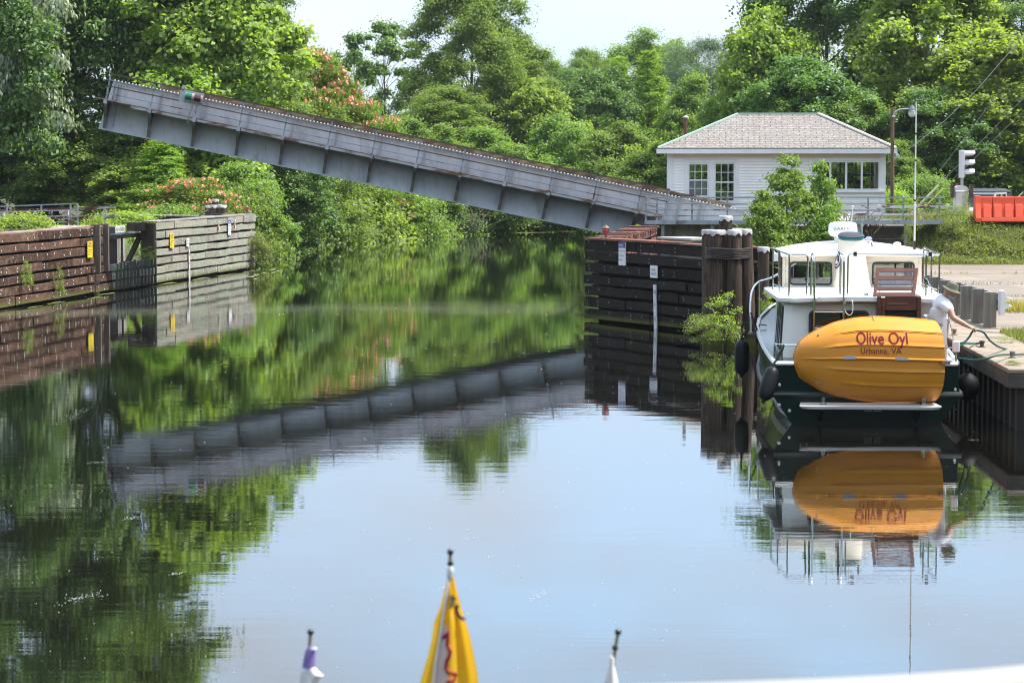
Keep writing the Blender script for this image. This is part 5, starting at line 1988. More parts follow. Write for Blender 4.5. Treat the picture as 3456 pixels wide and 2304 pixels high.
g_.bb(-.70, .70, -1.96, -1.925, .55, 1.02)
gr_ = g_.build('grille', JW, jp, world=False, bevel=.01)
m = MB()
for i in range(7):
    x = -.36 + i * .12
    m.bb(x - .036, x + .036, -1.972, -1.962, .62, .95)
m.build('grille_slot', mat('slot_black', (.01, .01, .012), .6), gr_, world=False, bevel=.02)
for x in (-.56, .56):
    MB().lathe([(.10, 0), (.10, .02), (.06, .035), (.001, .04)], (x, -1.962, .82), (0, -1, 0), 16).build('headlight', mat('headlight', (.7, .7, .68), .1), jp, world=False, smooth=True)
m = MB()
m.bb(-.80, .80, -2.16, -2.02, .45, .62)
m.build('bumper', JB, jp, world=False, bevel=.02)
def slant(x0, x1, y0, z0, y1, z1, t):
    m = MB()
    m.loft([[(x, y0, z0), (x, y1, z1), (x, y1 + t, z1), (x, y0 + t, z0)] for x in (x0, x1)])
    return m
m = MB()
for a, b_ in ((-.72, -.655), (.655, .72)):
    m.loft([[(x, -.66, 1.06), (x, -.44, 1.66), (x, -.38, 1.66), (x, -.60, 1.06)] for x in (a, b_)])
m.loft([[(x, -.455, 1.60), (x, -.433, 1.66), (x, -.38, 1.66), (x, -.40, 1.60)] for x in (-.654, .654)])
m.loft([[(x, -.66, 1.06), (x, -.637, 1.12), (x, -.58, 1.12), (x, -.60, 1.06)] for x in (-.654, .654)])
ws_ = m.build('windshield_frame', JW, jp, world=False)
m = MB()
m.face([(-.654, -.625, 1.12), (.654, -.625, 1.12), (.654, -.445, 1.60), (-.654, -.445, 1.60)])
m.build('windshield', JG, ws_, world=False, fix=False)
m = MB()
m.loft([[(-.70, y, z0), (.70, y, z0), (.70, y, z0 + .05), (.60, y, z1), (-.60, y, z1), (-.70, y, z0 + .05)] for y, z0, z1 in ((-.46, 1.665, 1.70), (.3, 1.67, 1.79), (1.2, 1.66, 1.80), (1.75, 1.62, 1.73), (1.86, 1.40, 1.60))])
m.loft([[(-.70, y, 1.06), (.70, y, 1.06), (.69, y2, 1.62), (-.69, y2, 1.62)] for y, y2 in ((1.0, 1.0), (1.88, 1.84))])
m.build('soft_top', JB, jp, world=False)
m = MB()
for s_x in (-.725, .725):
    for y0, y1 in ((-.50, -.42), (.30, .36), (.93, .99)):
        m.bb(min(s_x, s_x - .05 * np.sign(s_x)), max(s_x, s_x - .05 * np.sign(s_x)), y0, y1, 1.06, 1.66)
m.bb(.675, .725, -.40, .98, 1.60, 1.655)
m.bb(-.725, -.675, -.40, .98, 1.60, 1.655)
m.build('door_frame', JW, jp, world=False)
m = MB()
m.bb(-.66, .66, -.30, .98, 1.0, 1.59)
m.build('cabin_window', JG, jp, world=False)
m = MB()
for x in (-.82, .82):
    for y in (-1.42, 1.28):
        m.lathe([(.30, -.11), (.38, -.09), (.38, .09), (.30, .11)], (x, y, .38), (1, 0, 0), 24)
wh = m.build('wheel', BLACK, jp, world=False, smooth=True)
gs = thing('green_sign', 'sliver of a green road sign on a post at the right edge', 'sign', (P(3456, 700, 99).x, 99, 1.4))
m = MB()
m.bb(P(3453, 640, 99).x, P(3453, 640, 99).x + .5, 99, 99.02, P(3453, 669, 99).z, P(3453, 643, 99).z)
m.build('panel', mat('road_sign_green', (.01, .20, .10), .5), gs)
m = MB()
m.bb(P(3453, 640, 99).x + .2, P(3453, 640, 99).x + .26, 99.03, 99.09, 1.2, P(3453, 660, 99).z)
m.build('post', mat('post_metal', (.3, .3, .3), .5), gs)

# ------------------------------------------------------------------ highway guard rail by the quay
POSTW = mat('rail_post_wood', (0.15, 0.138, 0.120), 0.9, col2=(0.235, 0.215, 0.185), scale=1.6, stretch=(9, 9, 0.5), bump=0.5, bscale=3, rnd=.12,
            dirt=(.10, .09, .08), dscale=2.0, dlo=.52, dhi=.72, dstretch=(6, 6, .5))
gr = thing('roadside_guard_rail', 'grey wooden-post guard rail with a white flared end behind the man', 'guard rail', (9.22, 49, .96))
gm = None
for i in range(8):
    y = 48.97 + i * 1.30
    m = MB()
    m.cur = random.Random(i).random()
    m.bb(9.11, 9.33, y - .1, y + .1, 0.75, 0.96 + .69 + .012 * math.sin(i * 3))
    m.build('post', POSTW, gr, bevel=.008)
wprof = [(.00, -.155), (.02, -.155), (.075, -.115), (.08, -.07), (.03, -.02), (.03, .02), (.08, .07), (.075, .115), (.02, .155), (.00, .155)]
wz = .96 + .50
m = MB()
m.loft([[(9.345 + a, y, wz + b_) for a, b_ in wprof] for y in (48.75, 58.6)], caps=False, closed=False)
o = m.build('rail_beam', mat('galvanised_rail', (.30, .32, .34), .45, metal=.5, col2=(.22, .23, .24), scale=5), gr, smooth=True, fix=False)
sd = o.modifiers.new('thickness', 'SOLIDIFY')
sd.thickness = .01
m = MB()
ep = [(-.02, -.235), (.06, -.225), (.08, -.17), (.06, -.13), (.20, -.075), (.21, -.055), (.06, -.0), (.06, .01), (.20, .065), (.21, .085), (.08, .13), (.10, .18), (.06, .235), (-.02, .225)]
m.loft([[(9.345 + a * f, y, wz + b_ * 1.0) for a, b_ in ep] for y, f in ((48.72, 1.0), (48.5, 1.0), (48.46, .9))])
m.build('end_terminal', mat('white_terminal', (.74, .75, .74), .35, col2=(.64, .65, .64), scale=3), gr, smooth=True)

# ------------------------------------------------------------------ mooring hardware on the quay
IRON = mat('cast_iron', (.035, .033, .033), .55, col2=(.07, .055, .045), scale=9)
for lab, px, py, iron in (('dark iron mooring post on the quay with a green rope round it', 3314, 1172, IRON), ('small grey mooring post on the quay near its corner', 3417, 1208, mat('grey_iron', (.16, .15, .15), .6)),
                          ('rusty mooring post on the quay behind the man', 3221, 1130, mat('rust_iron', (.20, .14, .10), .8))):
    g = G(px, py, .965)
    o = thing('mooring_post', lab, 'mooring post', g)
    m = MB()
    m.lathe([(.065, 0), (.065, .012), (.036, .02), (.034, .07), (.05, .09), (.047, .112), (.02, .122), (.001, .123)], g, (0, 0, 1), 16)
    m.build('post', iron, o, smooth=True)
# ------------------------------------------------------------------ trawler yacht moored at the quay
BA = R(3.5)
BORG = Vector((5.59, 40.0, 0.0))
bsn, bcs = math.sin(BA), math.cos(BA)
def LB(px, py, yl):                      # boat-frame point at fore-and-aft distance yl seen at a photograph pixel
    d = ray(px, py)
    t = (yl + BORG.x * bsn + BORG.y * bcs) / (d.x * bsn + d.y * bcs)
    p = Vector((0, 0, EYE)) + d * t - BORG
    return Vector((p.x * bcs - p.y * bsn, p.x * bsn + p.y * bcs, p.z))
def BW(p):                               # boat frame to world
    p = Vector(p)
    return Vector((p.x * bcs + p.y * bsn, -p.x * bsn + p.y * bcs, p.z)) + BORG
GEL = mat('white_gelcoat', (0.80, 0.79, 0.76), 0.32, col2=(0.77, 0.755, 0.72), scale=1.2, coat=.25)
CREAM_BOUNCE = mat('cream_bounce_gelcoat', (0.80, 0.72, 0.585), 0.35, col2=(0.77, 0.69, 0.555), scale=1.0, coat=.25)  # warm bounce off the saloon roof is put into this gelcoat colour
k = NT('green_hull')
v = k.coord((1, 1, 1), 'Object')
sp = k.n('SeparateXYZ')
k.l(v, sp.inputs[0])
z_ = sp.outputs['Z']
boot = k.math('MULTIPLY', k.math('MULTIPLY', k.math('GREATER_THAN', z_, 0.10), k.math('LESS_THAN', z_, 0.185)), k.math('GREATER_THAN', sp.outputs['Y'], 0.003))
c = k.mix(boot, (0.002, 0.014, 0.012), (0.62, 0.60, 0.52))
c = k.mix(k.math('LESS_THAN', z_, 0.07), c, (0.012, 0.012, 0.014))
k.val(k.b.inputs['Base Color'], c)
k.b.inputs['Roughness'].default_value = 0.18
k.b.inputs['Specular IOR Level'].default_value = 0.25
HULLM = k.m
streaked(GEL, .35, (.50, .46, .40), (3, 3, .5), .60, .78)
CHROME = mat('stainless', (0.62, 0.63, 0.65), 0.12, metal=1.0)
WOOD = mat('mahogany', (0.060, 0.015, 0.007), 0.38, col2=(0.125, 0.036, 0.015), scale=2.2, stretch=(1, 6, 6), coat=.12)
TEAK = mat('teak', (0.30, 0.11, 0.045), 0.4, col2=(0.20, 0.07, 0.03), scale=3, stretch=(1, 6, 6))
DGLASS = mat('dark_glass', (0.010, 0.011, 0.012), 0.05, spec=.6, coat=.4)
GASK = mat('window_gasket', (0.018, 0.020, 0.024), 0.35)
RUB = mat('rub_rail', (0.018, 0.026, 0.028), 0.5, col2=(.035, .042, .044), scale=6, spec=.3)
NAVY = mat('navy_canvas', (0.022, 0.028, 0.042), 0.6)
TEAL = mat('teal_stripe', (0.01, 0.22, 0.19), 0.35)
BGLASS = glass('cabin_glass', (0.50, 0.53, 0.52), 0.4)
boat = thing('tug_yacht', 'white tug-style motor yacht with a green hull moored stern-on beside the quay', 'boat', BORG, -BA)
def B(m, name, mt, parent=None, **kw):
    return m.build(name, mt, parent or boat, world=False, **kw)
STN = [  # y, keel z, waterline half, rub half, rub z, sheer half, sheer z
    (0.0, -.42, 1.16, 1.47, .47, 1.45, .95), (0.7, -.5, 1.22, 1.50, .47, 1.48, .96), (1.6, -.55, 1.26, 1.53, .49, 1.51, .99), (2.8, -.6, 1.28, 1.55, .53, 1.54, 1.03),
    (4.0, -.62, 1.22, 1.53, .60, 1.56, 1.10), (5.0, -.62, 1.04, 1.45, .70, 1.56, 1.20), (5.8, -.6, .82, 1.28, .82, 1.49, 1.33), (6.6, -.58, .54, .98, .97, 1.26, 1.48),
    (7.3, -.5, .27, .60, 1.12, .88, 1.62), (7.8, -.4, .10, .25, 1.25, .45, 1.72), (8.05, -.3, .02, .04, 1.3, .10, 1.78)]
def hsec(s, off=0.0):
    y, kz, wl, rb, rz_, sb, sz = s
    o = off
    r = [(0.02, kz), (wl * .75, kz * .55), (wl, 0.0), (wl * .55 + rb * .45, rz_ * .42), (rb - .03, rz_ - .06), (rb, rz_), (rb * .5 + sb * .5 - .015, (rz_ + sz) / 2), (sb, sz)]
    r = [(max(.01, x - o), z) for x, z in r]
    return [(x, y, z) for x, z in r] + [(-x, y, z) for x, z in reversed(r)]
m = MB()
m.loft([hsec(s) for s in STN], closed=False)
tr = hsec(STN[0])
m.face([Vector(p) for p in tr])
hull = B(m, 'hull', HULLM, smooth=True)
# bulwark lining, deck and cap rail
m = MB()
ins = []
for s in STN[:-1]:
    y, sb, sz = s[0], s[5], s[6]
    dz = 0.72 if y < 4.6 else 0.72 + (y - 4.6) * .16
    ins.append([(sb - .05, max(y, .05), sz), (sb - .09, max(y, .05), dz), (-(sb - .09), max(y, .05), dz), (-(sb - .05), max(y, .05), sz)])
m.loft(ins, closed=False)
m.face(ins[0])
B(m, 'deck', GEL, fix=False)
m = MB()
for sg in (-1, 1):
    m.tube([(sg * (s[5] - .02), s[0], s[6] + .012) for s in STN], .040, 8, flat=.6)
m.tube([(-1.43, 0.0, .962), (1.43, 0.0, .962)], .040, 8, flat=.6)
B(m, 'cap_rail', mat('cap_rail_white', (.52, .54, .55), .4, col2=(.45, .47, .48), scale=4), hull, smooth=True)
m = MB()
for sg in (-1, 1):
    m.tube([(sg * (s[3] + .012), s[0], s[4]) for s in STN[:-1]], .052, 8)
m.tube([(-1.50, -.02, .47), (1.50, -.02, .47)], .052, 8)
B(m, 'rub_rail', RUB, hull, smooth=True)
m = MB()
for i in range(5):
    m.bb(-.02, .10, -.012, -.006, .205 + i * .026, .221 + i * .026)
    m.bb(.125, .24, -.012, -.006, .205 + i * .026, .221 + i * .026)
B(m, 'transom_slats', mat('slat_white', (.75, .76, .78), .3), hull)  # thin white slats stacked low on the transom
m = MB()
for x, z in ((-1.36, .62), (-1.36, .30), (-1.20, .21), (1.40, .56)):
    m.lathe([(.03, 0), (.025, .012), (.001, .015)], (x, -.003, z), (0, -1, 0), 12)
B(m, 'through_hull', CHROME, hull)

# swim platform
m = MB()
zt_ = .345
pp = [LB(2697, 1366, -.62).x, LB(3181, 1366, -.62).x]
m.loft([[(pp[0], -.62 + .0, zt_), (pp[0] + .14, -.66, zt_), (pp[1] - .14, -.66, zt_), (pp[1], -.62, zt_), (pp[1] - .05, -.02, zt_), (pp[0] + .05, -.02, zt_)],
        [(pp[0] + .05, -.60, zt_ - .05), (pp[0] + .16, -.64, zt_ - .055), (pp[1] - .16, -.64, zt_ - .055), (pp[1] - .05, -.60, zt_ - .05), (pp[1] - .05, -.02, zt_ - .05), (pp[0] + .05, -.02, zt_ - .05)]])
plat = B(m, 'swim_platform', mat('platform_white', (.66, .63, .60), .5, col2=(.60, .56, .52), scale=3), bevel=.01)
m = MB()
for x in (pp[0] + .35, pp[1] - .35):
    m.beam((x, -.55, zt_ - .06), (x, -.02, .06), .05, .04)
B(m, 'platform_strut', RUB, plat)

# saloon
SW = [(-1.30, 1.24), (1.30, 1.24)]
m = MB()
def house_ring(hx, y0, y1, z, ch=.10):
    return [(-hx + ch, y0, z), (hx - ch, y0, z), (hx, y0 + ch, z), (hx, y1, z), (-hx, y1, z), (-hx, y0 + ch, z)]
m.loft([house_ring(1.305, 1.0, 4.25, .70), house_ring(1.235, 1.06, 4.25, 1.86)])
sal = B(m, 'saloon', GEL, bevel=.02)
def rrect(w_, h_, r, n=5):
    out = []
    for cx, cy, a0 in ((w_ / 2 - r, h_ / 2 - r, 0), (-w_ / 2 + r, h_ / 2 - r, 90), (-w_ / 2 + r, -h_ / 2 + r, 180), (w_ / 2 - r, -h_ / 2 + r, 270)):
        for i in range(n + 1):
            a = R(a0 + 90 * i / n)
            out.append((cx + r * math.cos(a), cy + r * math.sin(a)))
    return out
def bwin(name, c, ax, up, w_, h_, r, parent, pane_mat, gasket=.035, dep=.012):
    c, ax, up = Vector(c), Vector(ax).normalized(), Vector(up).normalized()
    nn = ax.cross(up).normalized()
    m = MB()
    o_, i_ = rrect(w_, h_, r), rrect(w_ - 2 * gasket, h_ - 2 * gasket, max(.01, r - gasket))
    m.loft([[c + ax * a + up * b_ + nn * e for a, b_ in q] for q, e in ((o_, 0), (o_, dep), (i_, dep), (i_, .002))], caps=False)
    f = B(m, name, GASK, parent)
    m = MB()
    m.face([c + ax * a + up * b_ + nn * .004 for a, b_ in i_])
    B(m, 'pane', pane_mat, f, fix=False)
    return f
a_, b_ = LB(2729, 1047, 1.04), LB(2933, 1047, 1.04)
w2 = bwin('window', ((a_.x + b_.x) / 2, 1.005, 1.515), (1, 0, 0), (0, .05, 1), b_.x - a_.x, .46, .09, sal, DGLASS)
m = MB()
for i in range(13):
    z = 1.33 + i * .028
    m.bb(a_.x + .12, (a_.x + b_.x) / 2 + .03, .9955, .9985, z, z + .006)
B(m, 'blind', mat('blind_slat', (.06, .055, .05), .6), w2)
for i in range(3):
    y = 1.52 + i * .58
    bwin('side_window', (-1.281, y, 1.43), (0, -1, 0), (.06, 0, 1), .50, .72, .07, sal, DGLASS, .02)
    bwin('side_window', (1.281, y, 1.43), (0, 1, 0), (-.06, 0, 1), .50, .72, .07, sal, DGLASS, .02)
def roof_ring(hx0, hx1, y0, y1, z, ch, camber=0.0):
    pts = []
    for t in np.linspace(-1, 1, 9):
        x = t * (hx0 - ch)
        pts.append((x, y0 + .03 * t * t, z + camber * (1 - t * t)))
    pts += [(hx0 * .99, y0 + ch * 1.25, z), (hx1, y1, z)]
    for t in np.linspace(1, -1, 9)[1:-1]:
        pts.append((t * hx1, y1, z + camber * (1 - t * t)))
    pts += [(-hx1, y1, z), (-hx0 * .99, y0 + ch * 1.25, z)]
    return pts
m = MB()
m.loft([roof_ring(1.34, 1.43, .80, 4.34, 1.862, .26, .02), roof_ring(1.365, 1.455, .77, 4.36, 1.885, .26, .02), roof_ring(1.365, 1.455, .77, 4.36, 1.940, .26, .03), roof_ring(1.33, 1.43, .80, 4.34, 1.958, .26, .03)])
sroof = B(m, 'saloon_roof', GEL, smooth=True)
# wheelhouse
m = MB()
wl_, wr_ = LB(2640, 970, 4.2).x, LB(3110, 970, 4.2).x
cxw, hw = (wl_ + wr_) / 2, (wr_ - wl_) / 2
def wring(h, y0, y1, z, ch=.07):
    return [(cxw - h + ch, y0, z), (cxw + h - ch, y0, z), (cxw + h, y0 + ch, z), (cxw + h * .97, y1, z), (cxw - h * .97, y1, z), (cxw - h, y0 + ch, z)]
# aft wall left open behind the windows: build as frame pieces
zb_, zt_ = 1.965, 2.555
L1, R1 = LB(2664, 920, 4.19), LB(2808, 920, 4.19)
L2, R2 = LB(2943, 920, 4.19), LB(3087, 920, 4.19)
wz0, wz1 = LB(2700, 962, 4.19).z, LB(2700, 883, 4.19).z
ya = 4.2
def aft(x0, x1, z0, z1):
    m.bb(x0, x1, ya, ya + .05, z0, z1)
hl_, hr_ = cxw - hw, cxw + hw
i_ = .02
aft(hl_ + .05, hr_ - .05, .75, wz0 + i_)
aft(hl_ + .05, hr_ - .05, wz1 - i_, zt_)
aft(hl_ + .05, L1.x + i_, wz0 + i_, wz1 - i_)
aft(R1.x - i_, L2.x + i_, wz0 + i_, wz1 - i_)
aft(R2.x - i_, hr_ - .05, wz0 + i_, wz1 - i_)
for sx in (hl_, hr_ - .05):
    m.bb(sx, sx + .05, ya + .002, ya + .12, .75, zt_)
    m.bb(sx, sx + .05, ya + .55, 5.95, .75, 2.0)
    m.bb(sx, sx + .05, ya + .12, ya + .549, .75, 1.3)
    m.bb(sx, sx + .05, ya + .55, ya + .66, 2.001, zt_)
    m.bb(sx, sx + .05, 5.80, 5.95, 2.001, zt_)
m.bb(hl_ + .051, hr_ - .051, 5.90, 5.95, .75, 2.05)
for x in (hl_ + .051, -.45, .40, hr_ - .15):
    m.bb(x, x + .09, 5.90, 5.95, 2.051, zt_)
whs = B(m, 'wheelhouse', CREAM_BOUNCE, bevel=.012)
m = MB()
m.bb(hl_ + .06, hr_ - .06, ya + .06, 5.88, 1.02, 1.06)
m.bb(-.9, .9, 5.5, 5.86, 1.07, 1.98)
m.bb(.5, .85, 4.9, 5.3, 1.07, 1.9)
m.bb(-.1, .12, 5.0, 5.06, 1.07, 2.5)
B(m, 'helm_interior', mat('helm_wood', (.10, .055, .03), .5, col2=(.16, .09, .05), scale=3), whs)
hw_, hh_ = R1.x - L1.x, wz1 - wz0
zc_ = (wz0 + wz1) / 2
for nm, a, b_ in (('window', L1, R1), ('window', L2, R2)):
    f = bwin(nm, ((a.x + b_.x) / 2, ya - .001, zc_), (1, 0, 0), (0, 0, 1), b_.x - a.x, hh_, .07, whs, BGLASS, .028)
    m = MB()
    m.bb((a.x + b_.x) / 2 + .02, (a.x + b_.x) / 2 + .05, ya + .006, ya + .02, wz0 + .03, wz1 - .03)
    B(m, 'window_divider', GASK, f)
# side doors and side panes
for sx, sg in ((hl_, -1), (hr_, 1)):
    m = MB()
    x = sx + sg * .004
    m.bb(min(x, x + sg * .03), max(x, x + sg * .03), ya + .14, ya + .22, 1.3, 2.50)
    m.bb(min(x, x + sg * .03), max(x, x + sg * .03), ya + .46, ya + .54, 1.3, 2.50)
    m.bb(min(x, x + sg * .03), max(x, x + sg * .03), ya + .221, ya + .459, 1.3, 1.95)
    m.bb(min(x, x + sg * .03), max(x, x + sg * .03), ya + .221, ya + .459, 2.42, 2.50)
    B(m, 'side_door', WOOD, whs)
    m = MB()
    m.face([(sx, ya + .67, 2.0), (sx, 5.8, 2.0), (sx, 5.8, 2.52), (sx, ya + .67, 2.52)])
    m.face([(sx, ya + .22, 1.95), (sx, ya + .46, 1.95), (sx, ya + .46, 2.42), (sx, ya + .22, 2.42)])
    B(m, 'side_pane', BGLASS, whs, fix=False)
def wroof(y, hx, z, cam, n=13):
    top = [(cxw + t * hx, y, z + cam * (1 - abs(t) ** 2.2)) for t in np.linspace(-1, 1, n)]
    bot = [(cxw + t * (hx - .02), y, z - .075 + cam * .6 * (1 - abs(t) ** 2.2)) for t in np.linspace(1, -1, n)]
    return top + bot
m = MB()
rl_ = LB(2632, 851, 3.93).x
rr_ = LB(3124, 858, 3.93).x
hx0 = (rr_ - rl_) / 2
m.loft([wroof(3.93, hx0, 2.575, .03), wroof(4.0, hx0 + .01, 2.585, .045), wroof(4.8, hx0 + .02, 2.595, .085), wroof(5.6, hx0 + .01, 2.60, .115), wroof(6.2, hx0 - .06, 2.59, .125), wroof(6.45, hx0 - .2, 2.57, .10)])
wroofo = B(m, 'wheelhouse_roof', GEL, smooth=True)
# handrails along the wheelhouse roof edge
m = MB()
for sg in (-1, 1):
    x = cxw + sg * (hx0 + .03)
    m.tube(arc([(x, 4.2, 2.50), (x + sg * .05, 4.2, 2.56), (x + sg * .05, 5.4, 2.585), (x, 5.4, 2.52)]), .016, 6)
B(m, 'roof_handrail', CHROME, wroofo, smooth=True)
m = MB()
c = LB(3028, 811, 5.2)
m.lathe([(.07, 0), (.07, .025), (.05, .05), (.001, .055)], (c.x, 5.2, 2.67), (0, 0, 1), 14)
B(m, 'roof_vent', GEL, wroofo, smooth=True)
m = MB()
m.bb(LB(2628, 850, 4.0).x - .10, LB(2628, 850, 4.0).x - .01, 3.98, 4.12, 2.42, 2.56)
m.bb(hr_ + .10, hr_ + .17, 3.9, 4.0, 2.50, 2.60)
B(m, 'deck_light', mat('grey_fitting', (.52, .54, .57), .4), wroofo, bevel=.01)

# funnel
m = MB()
fl, fr_ = LB(2812, 978, 3.72), LB(2940, 978, 3.72)
fx = (fl.x + fr_.x) / 2
def fring(hx, y0, y1, z, z1, n=28):
    out = []
    for q in range(n):
        a = 2 * math.pi * q / n
        cx, sy = math.cos(a), math.sin(a)
        x = fx + hx * np.sign(cx) * abs(cx) ** .78
        t = (sy + 1) / 2
        y = (y0 + y1) / 2 + (y1 - y0) / 2 * np.sign(sy) * abs(sy) ** .78
        out.append((float(x), float(y), z + (z1 - z) * t))
    return out
hb_ = (fr_.x - fl.x) / 2
m.loft([fring(hb_ * 1.05, 3.68, 4.19, 1.955, 1.955), fring(hb_ * .96, 3.72, 4.19, 2.10, 2.10), fring(hb_ * .80, 3.80, 4.22, 2.45, 2.48), fring(hb_ * .665, 3.88, 4.30, 2.78, 2.84)])
fun = B(m, 'funnel', CREAM_BOUNCE, smooth=True)
m = MB()
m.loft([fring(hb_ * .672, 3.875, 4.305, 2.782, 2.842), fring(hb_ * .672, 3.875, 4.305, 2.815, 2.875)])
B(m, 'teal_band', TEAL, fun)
m = MB()
m.loft([fring(hb_ * .70, 3.86, 4.32, 2.817, 2.877), fring(hb_ * .71, 3.855, 4.325, 2.845, 2.905), fring(hb_ * .60, 3.90, 4.28, 2.87, 2.93)])
B(m, 'funnel_cap', NAVY, fun, smooth=True)
def fun_pt(ang, z, out=.004):                       # a point on the funnel skin
    t = (z - 1.955) / (2.81 - 1.955)
    hx = hb_ * (1.02 - .355 * t) + out
    y0, y1 = 3.70 + .18 * t - out, 4.19 + .11 * t + out
    cx, sy = math.cos(ang), math.sin(ang)
    return Vector((fx + hx * np.sign(cx) * abs(cx) ** .78, (y0 + y1) / 2 + (y1 - y0) / 2 * np.sign(sy) * abs(sy) ** .78, z))
m = MB()
ea, ez_ = math.radians(205), 2.45
def oval(ra, rz0, out):
    return [fun_pt(ea + ra * math.cos(t), ez_ + rz0 * math.sin(t), out) for t in (2 * math.pi * q / 28 for q in range(28))]
m.loft([oval(.46, .150, .008), oval(.36, .118, .009)], caps=False)
m.face(oval(.30, .100, .010))
em = B(m, 'emblem', INK, fun, fix=False)
m = MB()
m.face(oval(.36, .118, .0085))
m.face([fun_pt(ea + a, z, .0125) for a, z in ((-.05, 2.50), (.05, 2.50), (.08, 2.44), (.24, 2.40), (.22, 2.385), (-.22, 2.385), (-.24, 2.40), (-.08, 2.44))])
B(m, 'emblem_white', INKW, em, fix=False)
m = MB()
for i, tx in enumerate((0, 1, 2, 3)):
    m.face([fun_pt(math.radians(206) + a, z, .009) for a, z in ((-.05, 2.28 - i * .05), (.05, 2.28 - i * .05), (.05, 2.25 - i * .05), (-.05, 2.25 - i * .05))])
B(m, 'vertical_lettering', mat('faded_ink', (.30, .31, .30), .6), fun, fix=False)

# radar, aerials, searchlight
rc = LB(2844, 796, 5.5)
rzb = rc.z
m = MB()
rx = .26
m.lathe([(.15, -.11), (.15, -.02), (.215, 0), (.262, .07), (.262, .085), (.25, .20), (.22, .235), (.12, .255), (.001, .262)], (rc.x, 5.5, rzb), (0, 0, 1), 32)
rad = B(m, 'radar_dome', GEL, wroofo, smooth=True)
m = MB()
m.bb(rc.x - .14, rc.x + .14, 5.38, 5.62, 2.68, rzb - .1)
B(m, 'radar_foot', GEL, rad)
GT = mat('radar_ink', (.16, .16, .17), .5)
t = text_mesh('radar_lettering', 'GARMIN', GT, 1.0, None, lambda a, b_, e: Vector((a, b_, e)), 0.0, align='LEFT')
xs_ = [q.co.x for q in t.data.vertices]
ys_ = [q.co.y for q in t.data.vertices]
tw, th = .36, .055
for q in t.data.vertices:
    u = (q.co.x - min(xs_)) / (max(xs_) - min(xs_)) * tw - tw * .5 - .01
    z = rzb + .105 + (q.co.y - min(ys_)) / (max(ys_) - min(ys_)) * th
    a = u / .26
    q.co = Vector((rc.x + .264 * math.sin(a), 5.5 - .264 * math.cos(a), z))
t.parent = rad
def aerial(name, foot, top, r0, r1, mt):
    m = MB()
    m.tube([foot, foot.lerp(top, .02), foot.lerp(top, .5), top], [r0 * 1.4, r0, (r0 + r1) / 2, r1], 7)
    return B(m, name, mt, wroofo, smooth=True)
f = LB(3086, 843, 4.6)
f.z = 2.6
AER = mat('aerial_white', (.62, .62, .57), .4)
ao = aerial('tall_aerial', f, LB(3092, 344, 4.6), .017, .010, AER)
m = MB()
for fr2 in (.33, .6, .78):
    c = f.lerp(LB(3092, 344, 4.6), fr2)
    m.tube([c, c + V(0, 0, .03)], .02, 7)
m.tube([f, f + V(0, 0, .16)], .026, 8)
B(m, 'aerial_ferrule', GASK, ao)
f2, t2 = LB(2871, 775, 5.2), LB(2877, 700, 5.2)
aerial('short_aerial', f2 - V(0, 0, .1), t2, .010, .007, AER)
m = MB()
m.lathe([(.012, 0), (.028, .02), (.03, .05), (.02, .06)], t2 - V(0, 0, .03), (0, 0, 1), 10)
B(m, 'gps_antenna', mat('antenna_cream', (.45, .40, .30), .5), wroofo)
f3, t3 = LB(2908, 792, 4.1), LB(2907, 754, 4.1)
m = MB()
m.tube([f3 - V(0, 0, .03), t3], .018, 7)
B(m, 'fly_pole', mat('greenish_pole', (.25, .33, .31), .4), fun)
sc_ = LB(2932, 810, 4.3)
m = MB()
m.lathe([(.03, .09), (.06, .05), (.065, -.03), (.055, -.035)], sc_, (0, -1, .1), 18)
m.tube([sc_ + V(-.14, .02, 0), sc_ + V(0, .02, 0)], .025, 8)
m.tube([sc_ + V(.03, .02, -.05), sc_ + V(.05, .02, -.12)], .03, 8)
sl_ = B(m, 'searchlight', CHROME, wroofo, smooth=True)
m = MB()
m.lathe([(.05, .036), (.03, .042), (.001, .044)], sc_, (0, -1, .1), 16)
B(m, 'searchlight_glass', DGLASS, sl_, smooth=True)

# roof rails, ladder
RR = .0145
m = MB()
A0, A1 = LB(2609, 838, 3.4), LB(2664, 859, 1.15)
zf = 1.955
m.tube(arc([A0, A1 + V(0, 0, 0)] + [LB(2724, 859, 1.05), LB(2727, 876, 1.05), V(LB(2722, 1005, 1.08).x, 1.08, zf)], 5), RR, 8)
for p in (A0, A1, A0.lerp(A1, .42)):
    m.tube([p, V(p.x + .0, p.y, zf - .01)], RR, 7)
g0, g1 = V(A0.x, A0.y, zf + .10), V(A1.x, A1.y, zf + .10)
m.tube([g0, g1], RR * .8, 6)
m.tube([V(A0.x, A0.y, zf + .40), V(A1.x, A1.y, zf + .40)], .006, 5)
B(m, 'port_roof_rail', CHROME, sroof, smooth=True)
m = MB()
S0 = LB(2860, 1003, 1.1)
topz = LB(2880, 857, 1.1).z
S1, S2, S3, S4 = V(S0.x, 1.1, zf), V(S0.x + .005, 1.1, topz - .12), V(S0.x + .12, 1.1, topz), V(LB(3172, 860, 1.1).x, 1.1, topz - .01)
m.tube(arc([S1, S2 + V(0, 0, .02), V(S0.x + .01, 1.1, topz), S3 + V(.1, 0, 0), S4], 6), RR, 8)
e1 = V(S4.x - .02, 3.4, topz + .03)
m.tube([S4, e1], RR * 1.1, 8)
for p in (V(LB(3125, 1000, 1.1).x, 1.12, 0), V(S4.x - .005, 1.1, 0), V(S4.x - .02, 2.2, 0), V(S4.x - .03, 3.4, 0)):
    m.tube([V(p.x, p.y, topz - .005), V(p.x - (.05 if p.x > 1.4 else 0), p.y, zf - .02)], RR, 7)
